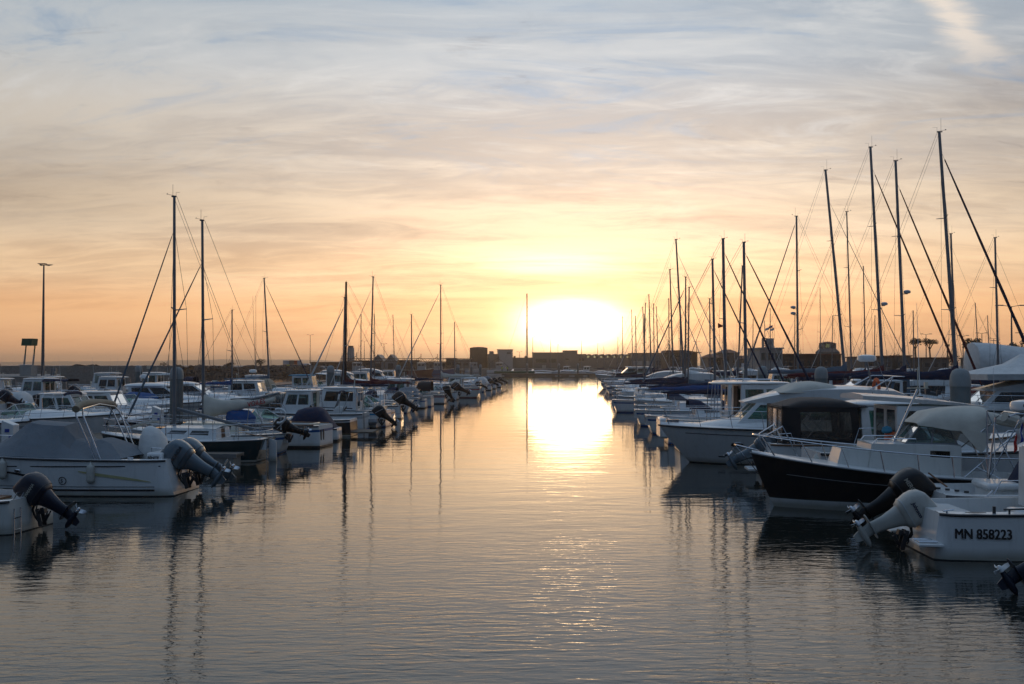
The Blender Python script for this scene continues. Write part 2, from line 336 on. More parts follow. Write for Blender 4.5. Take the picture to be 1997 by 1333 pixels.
def haze():
    m = bpy.data.materials.new('haze_air'); m.use_nodes = True; nt = m.node_tree; N = nt.nodes; N.clear(); MAT['haze'] = m
    v = N.new('ShaderNodeVolumePrincipled'); v.inputs['Color'].default_value = (1., .95, .88, 1); v.inputs['Density'].default_value = 2.8e-4; v.inputs['Anisotropy'].default_value = .88
    o = N.new('ShaderNodeOutputMaterial'); nt.links.new(v.outputs[0], o.inputs['Volume'])
    mb = MB(); mb.box((0, 3200, 24), (14000, 6600, 54)); tag(mb.build('haze', 'haze'), kind='stuff')
haze()
# ------------------------------------------------------------------ boats: shared pieces
def lerp(a, b, t): return a+(b-a)*t
def clamp(x, a=0., b=1.): return max(a, min(b, x))
def sstep(t): t = clamp(t); return t*t*(3-2*t)
def ell(cx, cy, a, b, n=16, p=2.6):
    out = []
    for k in range(n):
        t = 2*math.pi*k/n; c, s_ = math.cos(t), math.sin(t)
        out.append((cx+a*math.copysign(abs(c)**(2/p), c), cy+b*math.copysign(abs(s_)**(2/p), s_)))
    return out

class Boat:
    def __init__(s, name, label, cat, L, B, fs, fb, rake=.6, tw=.86, flare=.16, draft=.35, tr=.05, sag=.05, group=None, pr=2.3, q=.8):
        s.L, s.B, s.fs, s.fb, s.rake, s.tw, s.flare, s.draft, s.tr, s.sag, s.pr, s.q = L, B, fs, fb, rake, tw, flare, draft, tr, sag, pr, q
        s.rnd = .11; s.root = empty(name, label=label, cat=cat, group=group)
    def prof(s, t):
        t = clamp(t)
        if t < .045: return (1-s.rnd*(1-t/.045)**2)*lerp(s.tw, 1, sstep(t/.42*.5+.5)*2-1)
        if t < .42: return lerp(s.tw, 1, sstep(t/.42*.5+.5)*2-1)
        return max(0., 1-((t-.42)/.58)**s.pr)**s.q
    def sz(s, t): return lerp(s.fs, s.fb, clamp(t)**1.5)-s.sag*math.sin(math.pi*clamp(t))
    def hw(s, x): return s.B/2*s.prof(x/s.L)
    def zz(s, x): return s.sz(x/s.L)
    def bowright(s, stern=None, bow=None, turn=0.):   # bow points away to +V
        s._place(-CH+R(turn), stern, bow); return s
    def bowleft(s, stern=None, bow=None, turn=0.):
        s._place(math.pi-CH+R(turn), stern, bow); return s
    def _place(s, a, stern, bow):
        h = Vector((math.cos(a), math.sin(a), 0)); p = Vector(stern) if stern is not None else Vector(bow)-h*s.L
        s.root.location = p; s.root.rotation_euler = (R(random.uniform(-.6, .6)), R(random.uniform(-.35, .35)), a)
    def hull(s, side='white', boot='blackstripe', bottom='antifoul', upper=None, stripe=None, stripe2=None, rail='plastic', n=22, rub=.035, srel=(.50, .74, .84), bz=(.02, .09)):
        upper = upper or side; stripe = stripe or side; stripe2 = stripe2 or side
        rows = [('k', 0), ('a', -.10), ('a', bz[0]), ('a', bz[1]), ('r', srel[0]-.06), ('r', srel[0]), ('r', srel[1]), ('r', srel[2]), ('r', 1.)]
        bands = [bottom, bottom, boot, side, stripe2, side, stripe, upper]
        mats = []
        for b in bands:
            if b not in mats: mats.append(b)
        mb = MB(); st = []
        for t in sorted([1-(1-i/n)**1.25 for i in range(n+1)]+[.010, .024, .045]):
            top = s.sz(t); ring = []
            for kind, val in rows:
                if kind == 'k': z = -s.draft*(1-t**3)-.12; k = -.3
                elif kind == 'a': z = val; k = (z+.1)/(top+.1)
                else: k = val; z = -.1+(top+.1)*k
                Lk = s.L-s.rake*(1-clamp(k, -.3, 1))**1.15
                x = t*Lk+s.tr*(clamp(k)-1)*(1-t)
                if kind == 'k': y = 0.0
                else: y = s.B/2*s.prof(t)*(1-(1-k)*(s.flare*.55+s.flare*1.6*t*t))
                ring.append((x, y, z))
            st.append(ring)
        m = len(rows)
        for sg in (1, -1):
            o = len(mb.v)
            for r in st: mb.v += [(p[0], p[1]*sg, p[2]) for p in r]
            for i in range(len(st)-1):
                for j in range(m-1):
                    mb.f.append((o+i*m+j, o+(i+1)*m+j, o+(i+1)*m+j+1, o+i*m+j+1)); mb.m.append(mats.index(bands[j]))
        for j in range(m-1):                      # transom
            a, b = st[0][j], st[0][j+1]
            mb.add([(a[0], a[1], a[2]), (b[0], b[1], b[2]), (b[0], -b[1], b[2]), (a[0], -a[1], a[2])], [(0, 1, 2, 3)], mats.index(bands[j]))
        s.hullob = mb.build('hull', mats, s.root, ang=50)
        if rub:
            for sg in (1, -1):
                r_ = MB(); r_.tube([(s.L*t, sg*(s.hw(s.L*t)+rub*.3), s.sz(t)-rub*.8) for t in [0, .01, .024]+[i/20 for i in range(1, 21)]], rub, 6)
                if sg == 1: rr = r_
                else: rr.v, base = rr.v+r_.v, len(rr.v); rr.f += [tuple(i+base for i in f) for f in r_.f]; rr.m += r_.m
            s.part(rr, 'rub_rail', rail)
        return s
    def part(s, mb, name, mats, parent=None, **k):
        return mb.build(name, mats, parent or s.root, **k)
    def deck(s, xc=None, zf=.25, g=.18, xa=.12, camb=.06, m='white', floor='deckgrey', n=16, bulk=True):
        """foredeck from xc to the bow, an open cockpit with sole and coamings aft of it"""
        L = s.L; xc = 0. if xc is None else xc; mb = MB()
        gr = []
        for i in range(n+1):
            x = lerp(xc, L*.995, 1-(1-i/n)**1.3); w = max(.004, s.hw(x)-.01); z = s.zz(x)
            gr.append([(x, w*c, z+camb*(1-c*c)) for c in (-1, -.75, -.4, 0, .4, .75, 1)])
        mb.grid(gr)
        if xc > 0:
            xs = sorted([lerp(0, xc, i/8) for i in range(9)]+[.01*L, .024*L, .045*L])
            for sg in (1, -1):
                mb.grid([[(x, sg*(s.hw(x)-.005), s.zz(x)), (x, sg*(s.hw(x)-g), s.zz(x)+.015), (x, sg*(s.hw(x)-g-.02), zf)] for x in xs if x >= 0])
            w0 = s.hw(0)-.005
            mb.grid([[(0, -w0, s.zz(0)-.002), (0, w0, s.zz(0)-.002)], [(xa, -w0+.1, s.zz(0)-.002), (xa, w0-.1, s.zz(0)-.002)], [(xa+.02, -w0+.12, zf), (xa+.02, w0-.12, zf)]])
            mb.grid([[(xs[i], -s.hw(xs[i])+g+.01, zf), (xs[i], s.hw(xs[i])-g-.01, zf)] for i in range(len(xs))], mi=1)
            if bulk:
                w = s.hw(xc)-g-.01; mb.add([(xc, -w, zf), (xc, w, zf), (xc, w, s.zz(xc)+.03), (xc, 0, s.zz(xc)+camb), (xc, -w, s.zz(xc)+.03)], [(0, 1, 2, 3, 4)])
        s.part(mb, 'deck', [m, floor], ang=30)
        return s
    def house(s, x0, x1, w0, w1, z0, z1, rf=.3, ra=.0, wt0=None, wt1=None, m='white', name='cabin', wins=None, glass='glass', solid=.03, frame=None, z0f=None, par=None):
        """wall box with real openings; wins = {'side': [(u0,u1,v0,v1)..], 'front': .., 'aft': ..}; u aft to fore, v bottom to top"""
        wt0 = w0*.93 if wt0 is None else wt0; wt1 = w1*.9 if wt1 is None else wt1; z0f = z0 if z0f is None else z0f
        A = {'PA': (x0, w0, z0), 'PF': (x1, w1, z0f), 'SA': (x0, -w0, z0), 'SF': (x1, -w1, z0f)}
        T = {'PA': (x0+ra, wt0, z1), 'PF': (x1-rf, wt1, z1), 'SA': (x0+ra, -wt0, z1), 'SF': (x1-rf, -wt1, z1)}
        faces = {'port': ('PA', 'PF'), 'star': ('SA', 'SF'), 'front': ('SF', 'PF'), 'aft': ('SA', 'PA')}
        wins = dict(wins or {})
        sides = wins.pop('side', []); wins.setdefault('port', sides); wins.setdefault('star', sides)
        mb = MB(); gl = []
        for f, (a, b) in faces.items():
            if wins.get(f) == 'open': continue
            ws = wins.get(f, []) or []
            def P(u, v):
                q0 = Vector(A[a]).lerp(Vector(A[b]), u); q1 = Vector(T[a]).lerp(Vector(T[b]), u); return q0.lerp(q1, v)
            us = sorted({0., 1.} | {w[0] for w in ws} | {w[1] for w in ws}); vs = sorted({0., 1.} | {w[2] for w in ws} | {w[3] for w in ws})
            for i in range(len(us)-1):
                for j in range(len(vs)-1):
                    uc, vc = (us[i]+us[i+1])/2, (vs[j]+vs[j+1])/2
                    if any(w[0] < uc < w[1] and w[2] < vc < w[3] for w in ws): continue
                    mb.add([P(us[i], vs[j]), P(us[i+1], vs[j]), P(us[i+1], vs[j+1]), P(us[i], vs[j+1])], [(0, 1, 2, 3)])
            for w in ws:
                g = w[4] if len(w) > 4 else glass
                sl = (w[1]-w[0])*.12; cb = .12*(w[3]-w[2])
                gl.append((g, [P(w[0], w[2]), P(w[1], w[2]), P(w[1], w[3]), P(w[0], w[3])]))
        ob = s.part(mb, name, m, par, solid=solid, ang=60, bevel=.03)
        for g, q in gl:
            k = MB(); k.add(q, [(0, 1, 2, 3)]); k.build('window', g, ob if par is None else par)
            if frame and len(q) == 4:
                fr = MB(); fr.tube(q+[q[0]], .014, 5); fr.build('window_frame', frame, ob if par is None else par)
        return ob
    def roof(s, x0, x1, w0, w1, z, t=.07, crown=.06, zf=0., m='white', name='roof', par=None, p=3.5, n=28, ov=.0):
        """rounded moulded slab, w0/w1 half widths aft/fore, zf lifts the fore end"""
        mb = MB(); cx = (x0+x1)/2; a = (x1-x0)/2
        def ring(sc, z_):
            r = []
            for ux, uy in ell(0, 0, 1, 1, n, p):
                f = (ux+1)/2; w = lerp(w0, w1, f); x = cx+ux*a*sc if sc > .5 else cx+ux*a*sc
                y = uy*w*sc; r.append((x, y, z+z_+zf*f))
            return r
        mb.loft([ring(.93, 0), ring(.99, t*.25), ring(1, t*.6), ring(.985, t), ring(.93, t+crown*.25), ring(.75, t+crown*.65), ring(.45, t+crown*.92), ring(.1, t+crown)])
        return s.part(mb, name, m, par, ang=60)
    def bowrail(s, xa, h=.55, n=5, inset=.06, r=.013, mid=True, name='bow_rail', xb=None, dip=True, m='steel', fwd=.12):
        mb = MB(); L = s.L; xb = L*.97 if xb is None else xb
        def pt(x, sg, hh): return Vector((x+fwd*hh/h*clamp((x/L-.5)*2), sg*max(.10*clamp((L-x)/.3), s.hw(x)-inset), s.zz(x)+hh))
        xs = [lerp(xa, xb, i/9) for i in range(10)]
        for hh in ([h, h*.52] if mid else [h]):
            p = [pt(x, 1, hh) for x in xs]+[pt(xb+.10, .6, hh)]+[pt(xb+.10, -.6, hh)]+[pt(x, -1, hh) for x in reversed(xs)]
            if dip and hh == h:
                p = [pt(xa-.28, 1, .02), pt(xa-.12, 1, h*.82)]+p+[pt(xa-.12, -1, h*.82), pt(xa-.28, -1, .02)]
            mb.tube(p, r, 6)
        for i in range(n):
            x = lerp(xa, xb, i/(n-1))
            for sg in (1, -1): mb.tube([pt(x-.05, sg, 0), pt(x, sg, h)], r*.9, 5)
        s.part(mb, name, m); return s
    def outboard(s, y=0., tilt=55., k=1., cowl='eng_black', leg=None, txt=None, tcol='white', z=None, band=None, prop='steel', x=0., cap=None, side=1, tsz=.12, yaw=0.):
        leg = leg or cowl; z = s.fs-.08 if z is None else z
        M = Matrix.Translation((x-.06, y, z)) @ Matrix.Rotation(R(tilt), 4, 'Y') @ Matrix.Rotation(R(yaw), 4, 'Z') @ Matrix.Scale(k, 4)
        def fin(mb, name, mats, par, **kw):
            mb.v = [tuple(M @ Vector(v)) for v in mb.v]; return mb.build(name, mats, par, **kw)
        c = MB()
        prof = [(.10, -.38, .20, .15), (.13, -.38, .29, .20), (.24, -.38, .345, .235), (.45, -.39, .375, .255), (.62, -.385, .375, .252), (.76, -.365, .345, .23), (.84, -.33, .28, .185), (.875, -.30, .17, .11), (.885, -.29, .05, .03)]
        rings = []
        for z_, cx, a, b in prof:
            rings.append([(px, py, z_+(px-cx)*.16*clamp((z_-.4)*2)) for px, py in ell(cx, 0, a, b, 24, 3.7)])
        c.loft(rings, mis=None)
        ob = fin(c, 'outboard_motor', cowl, s.root, ang=60)
        b_ = MB(); b_.loft([[(px, py, .225+dz) for px, py in ell(-.38, 0, .352, .242, 24, 3.7)] for dz in (0, .02)]); fin(b_, 'cowl_seam', band or 'plastic', ob, ang=60)
        l = MB()
        l.loft([[(px, py, z_) for px, py in ell(cx, 0, a, b, 14, 2.6)] for z_, cx, a, b in [(.12, -.38, .26, .17), (.0, -.40, .22, .13), (-.25, -.42, .17, .085), (-.45, -.44, .15, .065), (-.56, -.45, .15, .05)]])
        l.loft([[(px, py, z_) for px, py in ell(-.50, 0, .30, .13, 14, 3)] for z_ in (-.565, -.58)])
        l.loft([[(px, py, z_) for px, py in ell(cx, 0, a, b, 12, 2)] for z_, cx, a, b in [(-.58, -.46, .15, .045), (-.75, -.44, .13, .04)]])
        l.lathe([(.002, -.66), (.05, -.64), (.075, -.5), (.08, -.35), (.06, -.2), (.02, -.12), (.002, -.10)], (0, 0, -.80), 12, axis='x')
        l.prism([(-.56, -.84), (-.30, -.84), (-.34, -1.0), (-.50, -1.02)], -.012, .012)
        fin(l, 'engine_leg', leg, ob, ang=50)
        gq = MB()
        for s_ in ((1, -1) if not txt else ()): gq.add([(-.66, s_*.262, .36), (-.12, s_*.262, .56), (-.12, s_*.262, .60), (-.68, s_*.262, .39)], [(0, 1, 2, 3)])
        if not txt: fin(gq, 'cowl_stripe', 'palegrey' if cowl in ('eng_black', 'eng_navy') else 'plastic', ob, solid=.004)
        hz = MB(); hz.tube([(-.10, .05, .2), (.06, .05, .16), (.16, .05, .0), (.2, .06, -.2)], .028, 6); hz.tube([(-.10, -.05, .2), (.08, -.06, .12), (.2, -.08, -.1)], .016, 5)
        fin(hz, 'rigging_hose', 'rubber', ob)
        p = MB(); p.lathe([(.02, -.78), (.045, -.75), (.055, -.66)], (0, 0, -.80), 10, axis='x')
        for j in range(3):
            a0 = 2*math.pi*j/3; g = []
            for i in range(5):
                rr = .04+.15*i/4; wd = .10*math.sin(math.pi*(.25+.7*i/4)); row = []
                for q in (-1, 0, 1):
                    aa = a0+q*wd/rr*.45; row.append((-.70+q*.035-.01*i, rr*math.cos(aa), -.80+rr*math.sin(aa)))
                g.append(row)
            p.grid(g)
        fin(p, 'propeller', prop, ob, solid=.006)
        br = MB(); br.box((-.05, .10, -.15), (.10, .04, .44)); br.box((-.05, -.10, -.15), (.10, .04, .44)); br.box((-.12, 0, -.02), (.18, .16, .12)); br.tube([(-.05, 0, -.35), (-.28, 0, -.12)], .035, 8); br.tube([(-.1, .07, -.3), (-.3, .07, -.05)], .02, 6); br.tube([(-.1, -.07, -.3), (-.3, -.07, -.05)], .02, 6); br.tube([(-.1, -.2, .0), (-.1, .2, .0)], .03, 8)
        br.v = [tuple(Matrix.Translation((x-.02, y, z)) @ Matrix.Rotation(R(tilt*.25), 4, 'Y') @ Matrix.Scale(k, 4) @ Vector(v)) for v in br.v]
        br.build('engine_bracket', 'plastic', ob, bevel=.01)
        if txt:
            sg = side
            T = text(txt, tsz*k, tcol, ob, 'lettering', (0, 0, 0), (0, 0, 0), shear=.15, bold=.004, thick=.001)
            wdt = max(v.co.x for v in T.data.vertices)
            base = Matrix.Translation((-.39-wdt/2*(-sg), sg*.262, .40)) @ (Matrix.Rotation(R(180), 4, 'Z') if sg > 0 else Matrix.Identity(4)) @ Matrix.Rotation(R(90), 4, 'X')
            T.matrix_local = M @ base
        return ob
    def windscreen(s, x0, x1, w, z0, h, rake=.45, glass='glassgreen', fr='white', wt=None, name='windscreen'):
        """wrap-round screen on the foredeck: x0 aft ends of the wings, x1 foot of the front panes"""
        wt = wt or w*.8; g = []
        a = [(x0, w, z0), (x1-.35, w*.86, z0+.02), (x1, 0, z0+.05)]; t = [(x0+.02, w*.98, z0+h*.35), (x1-.35-rake*.9, wt*.9, z0+h), (x1-rake, 0, z0+h+.03)]
        pts = [(Vector(p), Vector(q)) for p, q in zip(a, t)]
        mir = lambda v: Vector((v.x, -v.y, v.z))
        allp = pts+[(mir(p), mir(q)) for p, q in reversed(pts[:2])]
        f = MB()
        f.tube([p for p, q in allp], .018, 6); f.tube([q for p, q in allp], .018, 6)
        for p, q in allp: f.tube([p, q], .016, 6)
        ob = s.part(f, name, fr)
        for i in range(4):
            k = MB(); k.add([allp[i][0], allp[i+1][0], allp[i+1][1], allp[i][1]], [(0, 1, 2, 3)]); k.build('pane', glass, ob)
        return ob
    def fenders(s, lst): pass
    def console(s, x, w=.35, h=.9, zf=.25, m='white', ws=True):
        mb = MB(); mb.prism([(x-.25, zf), (x+.35, zf), (x+.25, zf+h*.8), (x+.05, zf+h), (x-.25, zf+h*.95)], -w, w)
        s.part(mb, 'console', m, bevel=.03)
        if ws:
            k = MB(); k.add([(x+.2, -w*.95, zf+h*.85), (x+.2, w*.95, zf+h*.85), (x+.02, w*.8, zf+h+.35), (x+.02, -w*.8, zf+h+.35)], [(0, 1, 2, 3)]); s.part(k, 'windscreen', 'glassdark', solid=.008)
        k = MB(); k.lathe([(.17, -.012), (.185, 0), (.17, .012)], (0, 0, 0), 16); k.v = [tuple(Matrix.Translation((x-.33, 0, zf+h*.8)) @ Matrix.Rotation(R(60), 4, 'Y') @ Vector(v)) for v in k.v]; s.part(k, 'steering_wheel', 'plastic')
        return s
    def seat(s, x, y=0, w=.4, z=.25, h=.45, m='white'):
        mb = MB(); mb.box((x, y, z+h/2), (.45, w*2, h)); mb.box((x-.2, y, z+h+.15), (.1, w*2, .35)); s.part(mb, 'seat', m, bevel=.03); return s
    def antenna(s, x, y, z, h=2., lean=.1, r=.012, m='white', name='antenna'):
        mb = MB(); mb.tube([(x, y, z), (x-lean*h*.5, y, z+h*.5), (x-lean*h, y, z+h)], r, 5, r2=r*.3); mb.box((x, y, z+.03), (.05, .05, .07)); s.part(mb, name, m); return s
    def radar(s, x, y, z, r=.3, pole=.3, m='white'):
        mb = MB(); mb.lathe([(r*.7, 0), (r, .05), (r, .16), (r*.9, .22), (r*.5, .25), (.01, .26)], (x, y, z+pole), 20); ob = s.part(mb, 'radar_dome', m)
        if pole: k = MB(); k.tube([(x-.15, y, z), (x, y, z+pole)], .035, 8); k.build('radar_pole', 'alu', ob)
        return ob
    def plain_tube(s, pts, r, name, m='steel', n=6, par=None):
        mb = MB()
        for p in pts: mb.tube(p, r, n)
        return s.part(mb, name, m, par)
    def arch_cover(s, x0, x1, w, z0, z1, m, name='canopy', peaks=1, sag=.05, aft=.0, fore=.0, solid=.015, n=9):
        """cloth pulled over hoops: rises from gunwale height z0 to z1, closed ends sloping by aft/fore"""
        mb = MB(); g = []
        for i in range(n):
            u = i/(n-1); zt = z0+(z1-z0)*clamp(min(u/.28 if aft else 1, (1-u)/.28 if fore else 1, 1))-sag*abs(math.sin(math.pi*u*peaks*2))*.5
            ww = w if not callable(w) else w(lerp(x0, x1, u)); row = []
            for j in range(13):
                a = math.pi*j/12; row.append((lerp(x0, x1, u), ww*math.copysign(abs(math.cos(a))**.55, math.cos(a)), z0+(zt-z0)*max(0, math.sin(a))**.6))
            g.append(row)
        mb.grid(g)
        if aft: mb.add(g[0], [tuple(range(13))])
        if fore: mb.add(g[-1], [tuple(range(13))])
        return s.part(mb, name, m, solid=solid, jit=.02, jsc=2.5, ang=60)
    def flag(s, x, y, z, cols, h=.5, w=.7, pole=1.2, lean=.3, name='ensign'):
        k = MB(); k.tube([(x, y, z), (x-lean*pole, y, z+pole)], .012, 5); ob = s.part(k, 'flag_staff', 'wood')
        mb = MB(); ms = [c for c in dict.fromkeys(cols)]; n = len(cols); X = x-lean*pole; Z = z+pole
        for i in range(9):
            pass
        for c in range(n):
            g = []
            for i in range(4):
                u = (c+i/3)/n; g.append([(X-u*w*.45+.02*math.sin(v*6+u*9), y+.05*math.sin(u*11+v*3), Z-v*h-u*w*.75) for v in (0, .33, .66, 1)])
            mb.grid(g, ms.index(cols[c]))
        mb.build(name, ms, ob, solid=.004); return s

def surf(b, x, z):
    kk = clamp((z+.1)/(b.zz(x)+.1)); Lk = b.L-b.rake*(1-kk)**1.15; t = clamp((x-b.tr*(kk-1))/Lk); return b.B/2*b.prof(t)*(1-(1-kk)*(b.flare*.55+b.flare*1.6*t*t))
def hullstrip(b, side, pts, m, name, off=.018):
    """painted band on the topsides through (x, z low, z high)"""
    mb = MB(); mb.grid([[(x, side*(surf(b, x, lerp(a, c, q))+off), lerp(a, c, q)) for q in (0, .5, 1)] for x, a, c in pts]); return b.part(mb, name, m)
def hulltext(b, side, x, z, s_, size, m, name='registration_number', bold=.003, shear=0., sx=1., heavy=0.):
    w = size*.62*len(s_)*sx; xm = x+w/2 if side < 0 else x-w/2
    y0, y1 = surf(b, x, z+size*.35), surf(b, x+(w if side < 0 else -w), z+size*.35); tz = (surf(b, xm, z+size)-surf(b, xm, z))/size
    yaw = math.atan2(y1-y0, w)
    rot = (R(90)-math.atan(tz), 0, -yaw) if side < 0 else (R(90)-math.atan(tz), 0, math.pi-yaw*-1)
    return text(s_, size, m, b.root, name, (x, side*(y0+.018), z), rot, shear=shear, bold=bold, thick=.002, sx=sx, heavy=heavy)

def capsule(mb, c, r, h, n=12):
    mb.lathe([(.01, -h/2), (r*.5, -h/2+r*.15), (r*.9, -h/2+r*.6), (r, -h/2+r*1.1), (r, h/2-r*1.1), (r*.9, h/2-r*.6), (r*.4, h/2-r*.1), (.02, h/2+.05)], c, n)
def fender(b, x, side, z, label, r=.11, h=.55, m='fender'):
    w = b.hw(x)*(1-.12)+r*.9+.06
    o = empty('fender', label=label, cat='fender', group='fenders hanging on boats'); o.matrix_world = b.root.matrix_basis @ Matrix.Translation((x, side*w, z))
    mb = MB(); capsule(mb, (0, 0, 0), r, h); mb.build('fender_body', m, o)
    k = MB(); k.tube([(0, 0, h/2), (0, -side*.07, b.zz(x)-z+.03)], .01, 5); k.build('lanyard', 'rope', o)

def hullwin(b, x, side, k, w, h, m='glassdark'):
    """oval port light lying on the topsides"""
    z = -.1+(b.zz(x)+.1)*k; ys = []
    mb = MB(); ring = []
    def yy(x_, z_):
        kk = (z_+.1)/(b.zz(x_)+.1); Lk = b.L-b.rake*(1-kk)**1.15; t = x_/Lk; return b.B/2*b.prof(t)*(1-(1-kk)*(b.flare*.55+b.flare*1.6*t*t))
    for off, sc_ in ((.012, 1.), (.012, .0)):
        pass
    pts = [(px, side*(yy(px, pz)+.024), pz) for px, pz in ell(x, z, w/2, h/2, 16, 3.2)]
    mb.add(pts+[(x, side*(yy(x, z)+.028), z)], [(i, (i+1) % 16, 16) for i in range(16)])
    ob = b.part(mb, 'port_light', m)
    f = MB(); f.tube([(p[0], p[1]+side*.002, p[2]) for p in pts+[pts[0]]], .016, 5); f.build('port_light_frame', 'steel', ob)

# ------------------------------------------------------------------ sailing boats
def sailboat(label, L=9., B=3., mast=13., fs=.95, fb=1.25, side='white', stripe='bluestripe', cover='c_blue', jib='c_navy', jibf=.97, boomside=0., rake=2., frac=.92, coach=True, hood='c_navy',
             spread=1, group=None, mastm='alu', boot='bluestripe', mr=None, radar=None, cabin='white', detail=True, boom=True, name='sailing_boat', tw=.62, xm=None, lazy=True, gear=True, dfoot=1., drop=0., jibr=.055, windex=True):
    b = Boat(name, label, 'sailing boat', L, B, fs, fb, rake=L*.09, tw=tw, flare=.12, draft=.5, tr=-.35, sag=.10, group=group, pr=1.7, q=.9)
    b.hull(side, boot=boot, stripe=stripe, rail='alu', rub=.022)
    b.deck(xc=L*.26, zf=.45, g=.28, xa=.3)
    xm = L*.56 if xm is None else xm; zd = b.zz(xm)+.35
    if coach:
        ob = b.house(L*.27, L*.70, B*.29, B*.17, b.zz(L*.3), b.zz(L*.3)+.42, rf=L*.10, ra=.04, m=cabin, name='coachroof', z0f=b.zz(L*.7)+.02, wt0=B*.25, wt1=B*.14,
                     wins={'side': [(.12, .42, .40, .78, 'glassdark'), (.5, .78, .42, .76, 'glassdark')], 'aft': [(.36, .64, .1, .95, 'darkwood')]})
        mb = MB(); z1 = b.zz(L*.3)+.42
        mb.grid([[(L*.27+.03, -B*.26, z1-.01), (L*.27+.03, 0, z1+.07), (L*.27+.03, B*.26, z1-.01)], [(L*.60, -B*.145, z1-.01), (L*.60, 0, z1+.06), (L*.60, B*.145, z1-.01)]]); mb.build('coachroof_top', cabin, ob, solid=.03)
        h = MB(); h.box((L*.63, 0, z1-.03), (.5, .5, .07)); h.build('hatch', 'glassdark', ob, bevel=.01)
        if hood:
            mb = MB(); g = []
            for x, hh in ((L*.36, .06), (L*.30, .42), (L*.25, .48), (L*.235, .44)):
                g.append([(x, B*.27*math.copysign(abs(math.cos(a))**.6, math.cos(a)), z1-.05+hh*max(0, math.sin(a))**.6) for a in [math.pi*j/8 for j in range(9)]])
            mb.grid(g); b.part(mb, 'sprayhood', hood, solid=.012, jit=.015)
    mr = (mr or .05+mast*.004)*.8
    kx = math.tan(R(rake)); Hm = mast-zd+.2
    top = Vector((xm-Hm*kx, 0, mast))
    m = MB(); m.tube([(xm, 0, zd-.35), (xm-Hm*.5*kx, 0, zd+Hm*.5-.2), top], mr, 10, r2=mr*.72, flat=.7)
    mo = b.part(m, 'mast', mastm)
    if windex and detail:
        g_ = clamp(mast/17, .4, 1.); T3 = lambda dx, dy, dz: (top.x+dx*g_, dy*g_, mast+dz*g_)
        k = MB(); k.box(T3(.02, 0, .02), (.30*g_, .07, .05)); k.tube([T3(.1, 0, 0), T3(.1, 0, .8)], .007, 4); k.tube([T3(-.12, 0, 0), T3(-.12, 0, .28), T3(-.36, 0, .28)], .007, 4)
        k.tube([T3(-.1, 0, .05), T3(.38, .1, .14)], .007, 4); k.prism([(T3(.36, 0, 0)[0], mast+.12*g_), (T3(.46, 0, 0)[0], mast+.15*g_), (T3(.37, 0, 0)[0], mast+.20*g_)], .09, .11); k.build('masthead_gear', 'wire', mo)
    fp = Vector((xm-(mast*frac-zd)*kx, 0, zd+(mast-zd)*frac)); fo = Vector((L*.975, 0, b.zz(L)+.12))
    for i in range(spread):
        zs = zd+(mast-zd)*(i+1)/(spread+1)*1.02; xs = xm-(zs-zd)*kx
        for sg in (1, -1):
            k = MB(); k.tube([(xs, 0, zs), (xs-.18, sg*B*.27*(1-.2*i), zs+.08)], .03, 6, r2=.018, flat=1.); k.build('spreader', mastm, mo)
    wr = .008
    zs = zd+(mast-zd)/(spread+1)*1.02; xs = xm-(zs-zd)*kx
    for sg in (1, -1):
        k = MB(); ch = (xm-.12, sg*B*.42, b.zz(xm)+.02)
        k.tube([ch, (xs-.18, sg*B*.27, zs+.08), (fp.x, 0, fp.z)] if spread else [ch, fp], wr, 4); k.tube([(xm-.35, sg*B*.41, b.zz(xm)), (xs, 0, zs-.05)], wr, 4); k.tube([(xm+.2, sg*B*.40, b.zz(xm)), (xs, 0, zs-.1)], wr, 4)
        b.part(k, 'shroud', 'wire')
    k = MB(); k.tube([(.1, .0, b.zz(0)+.05), (top.x-.1, 0, mast)], wr, 4); b.part(k, 'backstay', 'wire')
    k = MB(); k.tube([fo, fp], wr, 4)
    if frac < .98: pass
    b.part(k, 'forestay', 'wire')
    if jib:
        k = MB(); d = fp-fo; n = 14; pts = [fo+d*(.045+(jibf-.05)*i/n) for i in range(n+1)]
        rings = []
        e1 = Vector((0, 1, 0)); e2 = d.normalized().cross(e1)
        for i, p in enumerate(pts):
            u = i/n; r = jibr*(1.25-.75*u)*(1+.10*math.sin(i*2.3)) if i not in (0, n) else jibr*.4
            rings.append([p+e1*math.cos(2*math.pi*q/8)*r+e2*math.sin(2*math.pi*q/8)*r for q in range(8)])
        k.loft(rings); b.part(k, 'furled_jib', jib)
        k = MB(); k.lathe([(.02, 0), (.09, .02), (.09, .05), (.05, .06), (.05, .12), (.09, .13), (.09, .16), (.02, .18)], (fo.x-.06, 0, fo.z+.1), 10); b.part(k, 'furling_drum', 'plastic')
    if boom:
        bl = (xm-.1)*.86; zb = zd+.75*dfoot; xe = xm-bl
        k = MB(); k.tube([(xm-.1, 0, zb), (xe, 0, zb+.05-drop)], .065, 8, flat=.7); bo = b.part(k, 'boom', mastm)
        if cover:
            g = []; n = 16
            for i in range(n+1):
                u = i/n; x = lerp(xm-.02, xe+.1, u); cs = clamp(mast/15, .5, 1.); hh = (lerp(.62 if lazy else .5, .20, u**.75)+.03*math.sin(u*17))*cs; ww = lerp(.17, .10, u)*cs
                if u == 0: hh += .35*cs
                g.append([(x, ww*math.cos(a)*(1 if math.sin(a) < .3 else .75), zb-.08+hh*.5+hh*.55*math.sin(a)+.05*u) for a in [2*math.pi*j/10 for j in range(10)]])
            k = MB(); k.loft(g); k.build('sail_cover', cover, bo, jit=.02, jsc=3, ang=60)
        k = MB(); k.tube([(xe+.2, 0, zb), (L*.14, 0, b.zz(0)+.1)], .012, 4); b.part(k, 'mainsheet', 'rope')
